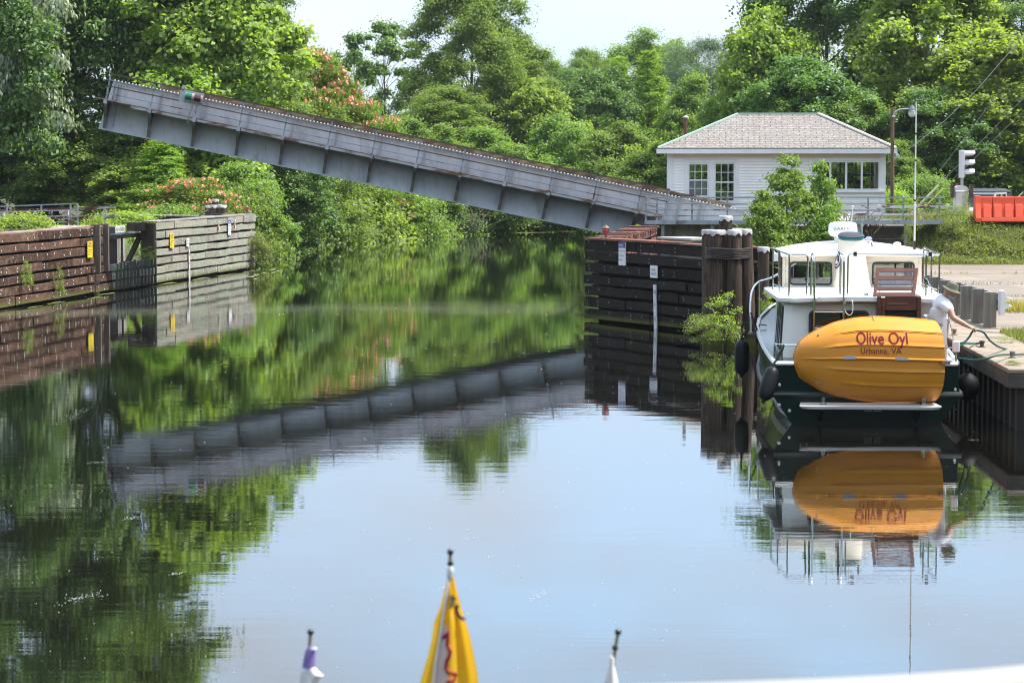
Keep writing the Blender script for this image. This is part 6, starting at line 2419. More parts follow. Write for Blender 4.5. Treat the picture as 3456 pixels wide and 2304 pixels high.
m.tube([V(S4.x - .03, 1.1, zf + .12), V(S4.x - .05, 3.4, zf + .12)], RR * .8, 6)
m.tube([V(S4.x - .01, 1.1, zf + .40), V(S4.x - .03, 3.4, zf + .44)], .006, 5)
srr = B(m, 'starboard_roof_rail', CHROME, sroof, smooth=True)
m = MB()
for px, w_ in ((2886, .05), (3139, .05)):
    c = LB(px, 862, 1.1)
    m.box((c.x, 1.1, topz), (.055, .05, .07))
for px, py in ((2722, 943), (3124, 946)):
    c = LB(px, py, 1.08)
    m.lathe([(.02, -.03), (.03, -.01), (.03, .02), (.015, .035)], c, (0, 0, 1), 8)
B(m, 'rail_clamp', GASK, srr)
m = MB()
lx0, lx1 = LB(2748, 1000, .72).x, LB(2847, 1000, .72).x
lt = LB(2748, 858, .72).z
for x in (lx0, lx1):
    m.tube(arc([V(x, .70, .72), V(x, .70, lt), V(x - .03, 1.0, lt), V(x - .035, 1.02, zf)], 6), .0185, 8)
lad = B(m, 'ladder', CHROME, smooth=True)
m = MB()
for py in (1052, 1108):
    z = LB(2800, py, .70).z
    m.tube([V(lx0, .70, z), V(lx1, .70, z)], .015, 7)
m.each('rung', CHROME, lad, world=False, smooth=True)
m = MB()
for py in (1048, 1104):
    z = LB(2800, py, .70).z
    m.bb(lx0 + .03, lx1 - .03, .66, .74, z - .006, z + .018)
m.each('tread', TEAK, lad, world=False, bevel=.006)
m = MB()
for x in (lx0 - .035, lx0 + .035, lx1 - .035):
    m.lathe([(.016, 0), (.012, .02), (.001, .022)], (x, .765, 1.92), (0, -1, 0), 8)
B(m, 'ladder_bolt', CHROME, lad)
m = MB()
lx = LB(2855, 1005, .78)
m.tube(spline([V(lx.x, .80, zf), V(lx.x - .03, .74, 1.80), V(lx.x + .03, .73, 1.69), V(lx.x + .10, .735, 1.72), V(lx.x + .10, .76, 1.90), V(lx.x + .04, .82, zf + .01)], 6), .007, 6)
B(m, 'white_line', mat('white_rope', (.72, .71, .66), .8), sroof, smooth=True)
m = MB()
c = LB(2923, 1000, 1.0)
m.lathe([(.035, 0), (.035, .05), (.02, .055), (.001, .056)], (c.x, 1.0, zf + .02), (0, 0, 1), 12)
B(m, 'roof_fitting', mat('fitting_grey', (.35, .37, .40), .4), sroof)

# companionway: mahogany doors, sliding hatch propped open
dl0, dl1 = LB(2957, 1050, .97).x, LB(3101, 1050, .97).x
m = MB()
m.bb(dl0 - .01, dl0 + .055, .66, .755, .75, 1.99)
m.bb(dl0 + .060, dl0 + .12, .68, .755, .75, 1.965)
m.bb(dl1 - .055, dl1 + .01, .70, .755, .75, 1.985)
m.bb(dl0 + .121, dl1 - .056, .715, .755, 1.76, 1.995)
m.bb(dl0 + .121, dl1 - .056, .73, .755, 1.26, 1.40)
m.bb(dl0 + .00, dl0 + .03, .756, 1.6, 1.962, 1.995)
m.bb(dl1 - .03, dl1 + .00, .756, 1.6, 1.962, 1.995)
m.bb(dl0 - .005, dl0 + .05, .756, .99, .75, 1.855)
m.bb(dl1 - .05, dl1 + .005, .756, .99, .75, 1.855)
comp = B(m, 'companionway', WOOD, bevel=.008)
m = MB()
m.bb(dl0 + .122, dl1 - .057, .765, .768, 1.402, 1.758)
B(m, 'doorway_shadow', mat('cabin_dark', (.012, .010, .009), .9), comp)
m = MB()
m.loft([[(x, .757, z) for x, z in rrect_pts] for rrect_pts in ([(dl0 + .19 + a + .16, 1.55 + b_) for a, b_ in rrect(.34, .15, .03)],)] * 1 + [[(x, .764, z) for x, z in [(dl0 + .19 + a + .16, 1.55 + b_) for a, b_ in rrect(.34, .15, .03)]]])
B(m, 'doorway_view', mat('lit_cabin', (.42, .33, .24), .6, col2=(.20, .07, .03), scale=7, lo=.42, hi=.55), comp)
m = MB()
m.bb(dl0 + .16, dl1 - .20, .69, .714, 1.86, 1.88)
B(m, 'door_handle', mat('dark_brass', (.16, .08, .04), .35), comp)
# hatch frame leaning aft-up
hb0 = (LB(2945, 1003, .80), LB(3088, 1003, .80))
ht0 = (LB(2957, 907, 1.10), LB(3099, 907, 1.10))
m = MB()
P0, P1, Q0, Q1 = hb0[0], hb0[1], ht0[0], ht0[1]
hn = (P1 - P0).cross(Q0 - P0).normalized()
def hp(u, v_, e=0.0):
    return P0.lerp(P1, u).lerp(Q0.lerp(Q1, u), v_) - hn * e
def hbar(u0, u1, v0, v1, e=.03):
    q = [(u0, v0), (u1, v0), (u1, v1), (u0, v1)]
    m.loft([[hp(a, b_, -e) for a, b_ in q], [hp(a, b_, 0) for a, b_ in q]])
hbar(0, .085, 0, 1.0)
hbar(.915, 1, 0, 1.0)
hbar(.086, .914, .87, 1.0)
for v0, v1 in ((.58, .74), (.23, .35), (.02, .15)):
    hbar(.086, .914, v0, v1, .02)
hat = B(m, 'hatch', WOOD, comp, bevel=.005)
m = MB()
m.face([hp(a, b_, -.012) for a, b_ in ((.066, .16), (.934, .16), (.934, .90), (.066, .90))])
B(m, 'hatch_glass', glass('smoked_glass', (.80, .80, .80), .3), hat, fix=False)
m = MB()
for u in (.13, .885):
    m.tube([hp(u, .60, .04), V(hp(u, .6).x - .02, .78, 1.99)], .009, 6)
B(m, 'gas_strut', GASK, hat)

# bow and stern rails
m = MB()
br0 = LB(2533, 1149, 4.4)
pts = [V(br0.x, 4.4, 1.15), LB(2533, 1030, 4.5), LB(2537, 985, 4.9), LB(2560, 952, 5.6), LB(2607, 935, 6.6), V(-.5, 7.7, 2.35), V(0, 8.0, 2.36), V(.5, 7.7, 2.35), V(1.25, 6.6, 2.25), V(1.5, 5.4, 2.0), V(1.5, 4.4, 1.15)]
m.tube(spline(pts, 6), .019, 8)
for px, py0, py1, yl in ((2563, 950, 1058, 5.7),):
    a, b_ = LB(px, py0, yl), LB(px, py1, yl)
    m.tube([a, V(a.x, a.y, 1.3)], .013, 7)
m.tube([V(-.5, 7.7, 2.35), V(-.5, 7.6, 1.68)], .013, 7)
m.tube([V(.5, 7.7, 2.35), V(.5, 7.6, 1.68)], .013, 7)
B(m, 'bow_rail', CHROME, smooth=True)
m = MB()
m.bb(br0.x - .04, br0.x + .04, 4.35, 4.47, 1.12, 1.17)
m.bb(-1.46, -1.34, .5, .62, .97, .985)
B(m, 'rail_base', CHROME)
m = MB()
z1 = LB(2640, 1163, .1).z
s0, s1 = LB(2617, 1163, .12), LB(2639, 1226, .03)
m.tube(arc([V(s0.x + .0, .5, .96), V(s0.x, .45, z1), V(s0.x + .02, .06, z1), V(-.55, .06, z1)], 5), .015, 7)
m.tube([V(s1.x, .06, .96), V(s1.x, .06, z1)], .013, 7)
B(m, 'stern_rail', CHROME, smooth=True)
m = MB()
m.tube(arc([V(.98, .06, z1 - .02), V(1.36, .06, z1 - .035)], 5), .015, 7)
B(m, 'stern_rail', CHROME, smooth=True)
pc = LB(3226, 1190, .06)
m = MB()
m.tube([V(pc.x, .06, .97), V(pc.x, .06, 1.30)], .015, 7)
fp = B(m, 'fender_post', CHROME)
m = MB()
m.bb(pc.x - .055, pc.x + .055, .015, .10, LB(3226, 1188, .06).z, LB(3226, 1150, .06).z)
B(m, 'float_block', mat('white_foam', (.74, .75, .78), .6), fp, bevel=.015)
m = MB()
pq = LB(3189, 1120, .15)
m.bb(pq.x - .03, pq.x + .03, .13, .17, .72, pq.z + .22)
m.loft([[(1.15, .3, .78), (1.42, .25, .98), (1.30, .25, 1.0), (1.05, .35, 1.30)], [(1.15, 2.2, .78), (1.42, 2.2, 1.02), (1.30, 2.2, 1.05), (1.05, 2.2, 1.3)]])
B(m, 'cockpit_coaming', GEL)
m = MB()
m.loft([[(-1.02, y, z0), (-.72, y, z0 + .30), (-.4, y, z0 + .36), (.4, y, z0 + .36), (.72, y, z0 + .30), (1.02, y, z0)] for y, z0 in ((5.97, .9), (6.4, .98), (7.0, 1.05))])
B(m, 'fore_cabin', GEL, bevel=.05)

# ------------------------------------------------------------------ dinghy hung across the transom
XS = [613, 630, 670, 700, 750, 800, 850, 1000, 1200, 1390, 1550, 1700, 1850, 1940]
TOPY = [452, 385, 318, 292, 255, 226, 200, 135, 93, 81, 85, 95, 107, 115]
BOTY = [470, 560, 652, 676, 702, 732, 765, 822, 862, 880, 885, 883, 877, 871]
def dpx(x):
    return 2460 + x * .35714
def dpy(y):
    return 1040 + y * .35714
DYL = -.10
pA, pB = LB(dpx(613), dpy(460), DYL), LB(dpx(1940), dpy(460), DYL)
sc2 = (pB.x - pA.x) / (1940 - 613)
def dX(x):
    return pA.x + (x - 613) * sc2
def dZ(y):
    return LB(dpx(1300), dpy(y), DYL).z
YEL_ = mat('yellow_dinghy', (0.62, 0.245, 0.018), 0.45, col2=(0.57, 0.222, 0.018), scale=2.0, spec=.35)
streaked(YEL_, .5, (.42, .20, .05), (1.2, 1, 2.2), .54, .72, 1.6)
streaked(YEL_, .55, (.78, .45, .14), (2.5, 3, 22), .64, .70, 2.2)
GROOVE = [(.73, 960), (.39, 850), (-.23, 860), (-.58, 985)]
def dsurf(x, v_, out=0.0):
    top, bot = np.interp(x, XS, TOPY), np.interp(x, XS, BOTY)
    yc, hb2 = (top + bot) / 2, (bot - top) / 2
    s = (1940 - x) / (1940 - 613)
    dep = .50 * (1 - s ** 3.2) ** .5 if s < 1 else 0.0
    f = (1 - abs(v_) ** 2.7) ** .62 if abs(v_) < 1 else 0.0
    d = dep * f
    for gv, gx in GROOVE:
        st = min(1, max(0, (x - gx) / 160))
        u = (v_ - gv) / .018
        d += st * .020 * (max(0, 1 - max(0, u) / 4.0) - 1.0 * max(0, 1 - abs(u + 1.0) / 1.0)) * (1 if u > -2 else 0) * (1 if u < 4 else 0) * .8
    kst = min(1, max(0, (x - 640) / 200))
    kv = (v_ - .065) / .03
    if -1 < kv < 1.2:
        d += kst * .030 * (1 - max(0, abs(kv - .1) - .6) * 1.2)
    for hy, hx0, hx1 in ((115, 1245, 1390), (826, 1240, 1400)):
        hv = (yc - hy) / hb2
        if hx0 < x < hx1 and abs(v_ - hv) < .03:
            d -= .012
    rake = .115 * max(0, 1 - s * 2.2) * f
    return Vector((dX(x) + rake, DYL - d - out, dZ(yc - hb2 * v_)))
din = thing('dinghy', 'yellow plastic dinghy hung on edge across the stern of the yacht', 'dinghy', BORG, -BA)
xs_l = list(613 + (1940 - 613) * (np.linspace(0, 1, 84) ** 1.35))
vs_l = sorted(set(list(np.linspace(-1, 1, 101)) + [g_ + e for g_, _ in GROOVE for e in (-.037, -.030, -.018, -.006, 0, .006)] + [.065 + e for e in (-.031, -.024, -.012, .03, .037)]))
vs_l = [(-1 if i == 0 else (1 if i == len(vs_l) - 1 else math.copysign(abs(q) ** .9, q) if abs(q) > .9 else q)) for i, q in enumerate(vs_l)]
m = MB()
m.loft([[dsurf(x, v_) for v_ in vs_l] for x in xs_l], closed=False)
m.face([dsurf(1940, v_) for v_ in vs_l])
m.face([dsurf(x, 1) for x in xs_l] + [dsurf(x, -1) for x in reversed(xs_l)])
dh = m.build('dinghy_hull', YEL_, din, world=False, smooth=True)
m = MB()
gun = [dsurf(x, 1) for x in xs_l[::4]] + [dsurf(1940, 1)] + [dsurf(1940, -1)] + [dsurf(x, -1) for x in reversed(xs_l[::4])]
gun = [p + V(0, .03, 0) for p in gun]
m.tube(gun + [gun[0]], .014, 8)
m.build('gunwale', YEL_, dh, world=False, smooth=True)
m = MB()
for x0, x1 in ((1070, 1180), (1522, 1632)):
    a, b_ = dsurf(x0, .085, .004), dsurf(x1, .085, .004)
    m.loft([[a + V(0, 0, .022), a - V(0, 0, .022), a + V(0, -.008, -.022), a + V(0, -.008, .022)], [b_ + V(0, 0, .022), b_ - V(0, 0, .022), b_ + V(0, -.008, -.022), b_ + V(0, -.008, .022)]])
m.each('keel_plate', mat('keel_plate', (.40, .44, .47), .4), dh, world=False)
m = MB()
for x, y in ((838, 252), (840, 697), (1893, 497)):
    top, bot = np.interp(x, XS, TOPY), np.interp(x, XS, BOTY)
    v_ = ((top + bot) / 2 - y) / ((bot - top) / 2)
    m.lathe([(.022 if x < 1000 else .012, -.004), (.022 if x < 1000 else .012, .006), (.008, .012), (.001, .012)], dsurf(x, v_), (0, -1, 0), 12)
c = dsurf(1930, .05)
m.box(c + V(.03, -.02, -.02), (.13, .05, .05))
m.tube([dsurf(1355, .995) + V(0, .02, .0), dsurf(1358, .985) + V(0, -.012, .02), dsurf(1360, .93) + V(0, -.006, 0)], .009, 6)
m.build('dinghy_fitting', mat('dinghy_metal', (.22, .20, .18), .35, metal=.6), dh, world=False)
MAR = mat('maroon_letters', (0.19, 0.010, 0.022), 0.7, spec=.15)
def dtext(body, x0, x1, yt, yb, desc_frac, bold):
    cu = bpy.data.curves.new('lettering', 'FONT')
    cu.body = body
    cu.offset = bold
    cu.resolution_u = 4
    o = bpy.data.objects.new('lettering', cu)
    C.objects.link(o)
    me = bpy.data.meshes.new_from_object(o.evaluated_get(bpy.context.evaluated_depsgraph_get()))
    bpy.data.objects.remove(o)
    me.name = 'lettering'
    import bmesh
    bm = bmesh.new()
    bm.from_mesh(me)
    bmesh.ops.triangulate(bm, faces=bm.faces)
    long_ = [e for e in bm.edges if e.calc_length() > .08]
    bmesh.ops.subdivide_edges(bm, edges=long_, cuts=3)
    bmesh.ops.triangulate(bm, faces=bm.faces)
    bm.to_mesh(me)
    bm.free()
    xa, xb = min(v_.co.x for v_ in me.vertices), max(v_.co.x for v_ in me.vertices)
    caps = max(v_.co.y for v_ in me.vertices)
    for q in me.vertices:
        x = x0 + (q.co.x - xa) / (xb - xa) * (x1 - x0)
        y = yb - q.co.y / caps * (yb - yt)
        top, bot = np.interp(x, XS, TOPY), np.interp(x, XS, BOTY)
        v_ = ((top + bot) / 2 - y) / ((bot - top) / 2)
        p = dsurf(x, v_)
        q.co = Vector((p.x, p.y - .006, p.z))
    me.materials.clear()
    me.materials.append(MAR)
    o = bpy.data.objects.new('lettering', me)
    C.objects.link(o)
    o.parent = dh
dtext('Olive Oyl', 1186, 1634, 208, 318, .2, .012)
dtext('Urbanna, VA', 1226, 1578, 350, 410, .2, .0)
# brackets that carry it
m = MB()
for px in (2779, 3118):
    a = LB(px, 1352, -.42)
    m.tube([V(a.x, -.42, .345), V(a.x, -.42, .47)], .012, 8)
    m.bb(a.x - .05, a.x + .05, -.50, -.34, .347, .36)
    m.tube([V(a.x - .022, -.42, .36), V(a.x - .022, -.42, .44), V(a.x + .022, -.42, .44), V(a.x + .022, -.42, .36)], .008, 6)
B(m, 'dinghy_davit', CHROME, plat)

# ------------------------------------------------------------------ hull fenders
def bumper(name, label, top, bot, r, lines, grp=None):
    o = thing(name, label, 'boat fender', BW(bot), group=grp)
    d = (BW(bot) - BW(top))
    L_ = d.length
    m = MB()
    m.lathe([(.03, -.05), (.035, 0), (r * .55, .015), (r * .88, .06), (r, .13), (r * 1.02, L_ * .5), (r, L_ - .13), (r * .88, L_ - .06), (r * .55, L_ - .015), (.035, L_), (.03, L_ + .05)], BW(top), d, 22)
    m.build('fender_body', mat('black_vinyl', (.006, .0065, .008), .45, col2=(.011, .012, .014), scale=3, spec=.2), o, smooth=True)
    m = MB()
    for ln in lines:
        m.tube(spline([BW(p) for p in ln], 5), .016, 6)
    m.build('fender_line', mat('black_line', (.012, .012, .013), .7), o)
FG = 'black boat fenders along the port side'
t_, b_ = LB(2505, 1146, 4.6), LB(2503, 1264, 4.6)
bumper('boat_fender', 'upright black boat fender hanging farther forward on the port side of the yacht', t_, b_, .128, [[t_, LB(2508, 1090, 4.6), V(-1.56, 4.6, 1.17), V(br0.x, 4.42, 1.5)]], FG)
t_, b_ = LB(2612, 1238, -.03), LB(2577, 1350, -.16)
bumper('boat_fender', 'tilted black boat fender hanging at the stern corner below the rail', t_, b_, .122, [[t_, LB(2620, 1215, .0), LB(2636, 1180, .03), LB(2645, 1163, .06)], [t_, LB(2614, 1222, .0), LB(2633, 1200, .03), LB(2646, 1165, .06)]], FG)
t_, b_ = LB(3262, 1262, .9), LB(3264, 1345, .9)
o = thing('boat_fender', 'round black fender squeezed between the yacht and the quay', 'boat fender', BW(b_))
m = MB()
m.lathe([(.03, .46), (.035, .42), (.08, .40), (.17, .33), (.205, .22), (.195, .12), (.13, .02), (.04, -.04), (.001, -.05)], BW(b_), (0, 0, 1), 24)
m.build('fender_body', mat('dull_black_vinyl', (.005, .005, .006), .6, spec=.15), o, smooth=True)
m = MB()
m.tube(spline([BW(t_), BW(LB(3250, 1225, .6)), BW(LB(3232, 1180, .1))], 6), .012, 6)
m.build('fender_line', mat('black_line', (.012, .012, .013), .7), o)
# coiled black hose on the port side deck
m = MB()
m.tube(spline([LB(2545, 1112, 4.9), LB(2552, 1128, 4.8), LB(2570, 1138, 4.7), LB(2583, 1128, 4.7), LB(2588, 1122, 4.7)], 6), .014, 6)
m.tube(spline([LB(2560, 1100, 5.0), LB(2566, 1095, 5.0), LB(2588, 1098, 5.0)], 6), .011, 6)
B(m, 'deck_line', GASK)
# ------------------------------------------------------------------ the man on the side deck
SKIN = mat('skin', (0.42, 0.225, 0.155), 0.55, col2=(0.36, 0.185, 0.125), scale=8)
SHIRT = mat('white_tshirt', (0.76, 0.76, 0.79), 0.85, col2=(0.70, 0.70, 0.74), scale=5, bump=.25, bscale=9)
TROUS = mat('pale_trousers', (0.50, 0.50, 0.52), 0.85, col2=(.45, .45, .47), scale=5)
HAT = mat('olive_hat', (0.145, 0.150, 0.105), 0.9, col2=(.12, .125, .085), scale=8)
man = thing('person', 'man in white t-shirt and olive sun hat leaning out to hold a rope', 'person', BW((1.15, .62, .74)))
MO = ORG[man.name]
def M_(px, py, yl):
    return BW(LB(2980 + px * .21686, 880 + py * .21686, yl)) - MO
def skin_obj(name, chains, mt, parent, root=0, sub=2, smooth=True):
    """chains: lists of (point, radius); equal points are merged into one skeleton"""
    vs_, rs_, es_ = [], [], []
    def idx_(p):
        for i, q in enumerate(vs_):
            if (q - p).length < 1e-5:
                return i
        return -1
    for ch in chains:
        prev = None
        for p, r in ch:
            i = idx_(p)
            if i < 0:
                vs_.append(p.copy())
                rs_.append(r)
                i = len(vs_) - 1
            if prev is not None and prev != i:
                es_.append((prev, i))
            prev = i
    me = bpy.data.meshes.new(name)
    me.from_pydata([tuple(p) for p in vs_], es_, [])
    me.materials.append(mt)
    o = bpy.data.objects.new(name, me)
    C.objects.link(o)
    o.parent = parent
    sk = o.modifiers.new('skin', 'SKIN')
    sk.use_smooth_shade = True
    sk.branch_smoothing = .6
    for i, r in enumerate(rs_):
        d = me.skin_vertices[0].data[i]
        d.radius = r if isinstance(r, tuple) else (r, r)
        d.use_root = (i == root)
    ss = o.modifiers.new('subsurf', 'SUBSURF')
    ss.levels = ss.render_levels = sub
    return o
pelv = M_(835, 1010, .62)
waist = M_(842, 900, .60)
chest = M_(868, 730, .55)
chest2 = M_(912, 610, .52)
neckb = M_(975, 535, .50)
neckt = M_(1010, 495, .49)
shR = M_(1000, 690, .34)          # near arm reaching out to the right
elR = M_(1095, 890, .22)
elR2 = M_(1060, 800, .27)
wrR = M_(1345, 1030, .16)
haR = M_(1385, 1050, .15)
shL = M_(895, 600, .78)
elL = M_(960, 850, .95)
wrL = M_(925, 1010, .85)
haL = M_(925, 1045, .84)
hipR, hipL = pelv + V(.03, -.09, -.03), pelv + V(-.02, .10, -.03)
kneR, kneL = hipR + V(.06, -.02, -.40), hipL + V(-.10, .02, -.40)
fz = -.0
ankR, ankL = V(kneR.x - .02, kneR.y + .0, .07), V(kneL.x - .06, kneL.y, .07)
body = [[(pelv, .14), (waist, .135), (chest, .155), (chest2, .13), (neckb, .06), (neckt, .054)],
        [(chest2, .13), (shR, .070), (elR2, .056), (elR, .050), (elR.lerp(wrR, .5), .047), (wrR, .033), (haR, .030)],
        [(chest2, .13), (shL, .062), (shL.lerp(elL, .5), .05), (elL, .043), (wrL, .029), (haL, .03)],
        [(pelv, .14), (hipR, .092), (kneR, .062), (kneR.lerp(ankR, .4), .055), (ankR, .038), (ankR + V(.10, -.06, -.04), .035), (ankR + V(.16, -.09, -.045), .025)],
        [(pelv, .14), (hipL, .092), (kneL, .062), (kneL.lerp(ankL, .4), .055), (ankL, .038), (ankL + V(.10, -.06, -.04), .035), (ankL + V(.16, -.09, -.045), .025)]]
# fingers closed round the rope
hd = (haR - wrR).normalized()
sd_ = V(0, -1, 0)
for i in range(4):
    b0 = haR + hd * .012 + V(0, .030 - .020 * i, .012)
    l = (.85, 1.0, .95, .78)[i]
    body.append([(haR, .030), (b0 + hd * .02, .0105), (b0 + hd * (.048 * l), .0098), (b0 + hd * (.060 * l) + V(0, 0, -.028), .009), (b0 + hd * (.040 * l) + V(0, 0, -.046), .008)])
body.append([(haR, .030), (haR + V(.004, -.030, -.014), .0115), (haR + hd * .028 + V(0, -.036, -.030), .010), (haR + hd * .046 + V(0, -.024, -.042), .009)])
hdl = V(.35, -.2, -.8).normalized()
for i in range(4):
    b0 = haL + V(-.022 + .016 * i, -.01, -.012)
    body.append([(haL, .03), (b0 + hdl * .022, .0102), (b0 + hdl * .045 + V(.018, 0, 0), .0092), (b0 + hdl * .04 + V(.034, 0, .016), .0082)])
body.append([(haL, .03), (haL + V(.030, 0, .006), .011), (haL + V(.042, -.01, -.024), .0095)])
bo = skin_obj('body', body, SKIN, man)
# head with face, looking down to the right
hc = M_(1052, 478, .47)
fw = V(.90, -.18, -.34).normalized()            # gaze
up_ = (V(0, 0, 1) - fw * fw.z).normalized()
sd2 = fw.cross(up_).normalized()
m = MB()
rings = []
for j in range(15):
    t = -1 + 2 * j / 14
    r = math.sqrt(max(0, 1 - t * t))
    zz = t * .125
    ring = []
    for q in range(24):
        a = 2 * math.pi * q / 24
        f_, s_ = math.cos(a), math.sin(a)
        rf2 = .098 * r * (1 if t > -.2 else 1 - .20 * (-.2 - t))
        rs3 = .078 * r * (1 if t > -.1 else 1 - .35 * (-.1 - t))
        fx_ = f_ * rf2
        if f_ > .3 and -.75 < t < -.25:
            fx_ += .012 * (f_ - .3)
        if f_ > .86 and -.35 < t < .10:
            fx_ += .026 * (1 - abs(t + .16) / .26) * (f_ - .86) / .14          # nose
        if f_ > .7 and .05 < t < .2 and abs(s_) > .25:
            fx_ -= .007                                                         # eye hollows
        ring.append(hc + fw * fx_ + sd2 * (s_ * rs3) + up_ * zz)
    rings.append(ring)
m.loft(rings)
hd_ = m.build('head', SKIN, man, smooth=True, world=False)
m = MB()
for sg in (-1, 1):
    c = hc + sd2 * (.078 * sg) + up_ * -.005 - fw * .005
    m.loft([[c + fw * (.024 * math.cos(a) * s) + up_ * (.034 * math.sin(a) * s) + sd2 * (sg * e) for a in (2 * math.pi * q / 12 for q in range(12))] for s, e in ((.7, -.004), (1, .006), (.95, .014), (.5, .012))])
m.build('ear', SKIN, hd_, world=False, smooth=True)
m = MB()
for sg in (-1, 1):
    m.lathe([(.011, 0), (.009, .006), (.001, .009)], hc + fw * .083 + sd2 * (.032 * sg) + up_ * .015, fw, 10)
m.build('eye', mat('eye', (.05, .04, .04), .2), hd_, world=False)
m = MB()
m.beam(hc + fw * .094 + sd2 * -.026 - up_ * .062, hc + fw * .094 + sd2 * .026 - up_ * .062, .010, .010)
m.build('mouth', mat('lips', (.26, .10, .085), .5), hd_, world=False)
m = MB()
m.loft([[hc + fw * (f_ * .079) + sd2 * (s_ * .081) + up_ * z for f_, s_ in ((math.cos(a), math.sin(a)) for a in np.linspace(R(100), R(260), 14))] for z in (-.045, .03)], closed=False, caps=False)
m.build('hair', mat('grey_hair', (.22, .21, .20), .9), hd_, world=False, fix=False)
m = MB()
m.loft([[hc + fw * (f_ * .100 * k_) + sd2 * (s_ * .074 * k_) + up_ * z for f_, s_ in ((math.cos(a), math.sin(a)) for a in np.linspace(R(-95), R(95), 16))] for z, k_ in ((-.055, 1.02), (-.09, .99), (-.118, .62))], closed=False, caps=False)
m.build('beard', mat('grey_beard', (.30, .29, .28), .95), hd_, world=False, fix=False)
ha = hc + up_ * .035
m = MB()
hr = []
for rr, z, dr in ((.152, -.014, 1), (.148, -.006, 1), (.100, .014, 0), (.098, .02, 0), (.092, .080, 0), (.080, .104, 0), (.04, .114, 0), (.001, .116, 0)):
    ring = []
    for q in range(28):
        a = 2 * math.pi * q / 28
        e = .92 + .12 * abs(math.cos(a))
        wv = (.013 * math.cos(2 * a) - .008 * math.cos(a)) if dr else 0
        ring.append(ha + fw * (math.cos(a) * rr * 1.05) + sd2 * (math.sin(a) * rr * e) + up_ * (z + wv))
    hr.append(ring)
m.loft(hr, caps=False)
m.build('hat', HAT, man, world=False, smooth=True, fix=False)
# t-shirt: torso and two short sleeves, a little larger than the body
slR, slL = shR.lerp(elR, .62), shL.lerp(elL, .5)
shirt = [[(pelv + V(.0, 0, -.06), .175), (pelv + V(0, 0, .03), .180), (waist, .185), (chest, .205), (chest2, .175), (neckb.lerp(chest2, .25), .095)],
         [(chest2, .175), (shR, .108), (slR, .096)], [(chest2, .175), (shL, .104), (slL, .09)]]
sh = skin_obj('tshirt', shirt, SHIRT, man)
tr_ = [[(pelv + V(0, 0, -.02), .142), (hipR, .108), (kneR, .084), (ankR + V(0, 0, .06), .07)], [(pelv + V(0, 0, -.02), .142), (hipL, .108), (kneL, .084), (ankL + V(0, 0, .06), .07)]]
skin_obj('trousers', tr_, TROUS, man)
m = MB()
for a in (ankR, ankL):
    m.loft([[a + V(x, y, z) for x, y in ((-.06, .035), (.12, -.02), (.19, -.07), (.17, -.12), (.08, -.09), (-.07, -.04))] for z in (-.07, -.025)])
m.build('shoe', mat('canvas_shoe', (.35, .34, .32), .8), man, world=False, bevel=.01)
letters = MB()
for i in range(9):
    p = M_(775 + i * 14, 548 + i * 7.5, .50)
for i in range(9):
    t = i / 8
    c = neckb.lerp(M_(890, 640, .42), 0) + V(0, 0, 0)

# ropes
ROPE = mat('green_rope', (0.010, 0.105, 0.085), 0.8, col2=(0.004, 0.05, 0.045), scale=60, lo=.4, hi=.6)
DROPE = mat('dark_rope', (0.010, 0.018, 0.022), 0.8, col2=(.005, .03, .03), scale=60)
def npt(cx, cy):                         # a pixel of the 2980,880 crop
    return 2980 + cx * .21686, 880 + cy * .21686
def rope(label, pts, r, mt, name='mooring_rope'):
    o = MB().tube(spline(pts, 8), r, 7).build(name, mt, None, smooth=True)
    tag(o, label, 'rope')
    return o
RG = lambda cx, cy, z: G(*npt(cx, cy), z)
hand = haR + MO + V(.045, -.015, -.03)
def atY(cx, cy, Y):
    return P(*npt(cx, cy), Y)
hp_ = hand
rope('green mooring rope running from the man\'s hand to the right edge of the photo', [atY(1165, 1290, 40.0), atY(1265, 1265, 40.0), atY(1345, 1180, 40.05), atY(1385, 1110, 40.1), hp_, atY(1560, 1110, 40.4), atY(1660, 1235, 41.0),
     atY(1790, 1330, 42.0), atY(1930, 1375, 43.2), atY(2080, 1372, 44), atY(2220, 1352, 44.5)], .017, ROPE)
rope('green mooring rope from the stern post to the dark iron mooring post', [atY(1150, 1345, 40.05), atY(1230, 1300, 40.6), atY(1300, 1280, 41.5), RG(1420, 1288, 1.0), RG(1520, 1280, 1.03), RG(1570, 1275, 1.03)], .018, ROPE)
rope('green mooring rope sagging along the quay face to the small grey mooring post', [atY(1150, 1520, 40.02), atY(1250, 1525, 40.1), atY(1420, 1545, 40.0), atY(1620, 1520, 39.9), atY(1780, 1470, 40.0), RG(1990, 1455, 1.02), RG(2060, 1460, 1.02), RG(2220, 1450, 1.0)], .016, ROPE)
rope('thin dark line hanging from the roof rail past the man\'s arm', [atY(1020, 880, 40.6), atY(1055, 1020, 40.5), atY(1085, 1160, 40.4), atY(1100, 1260, 40.2)], .007, mat('thin_line', (.10, .11, .07), .8), 'hanging_line')
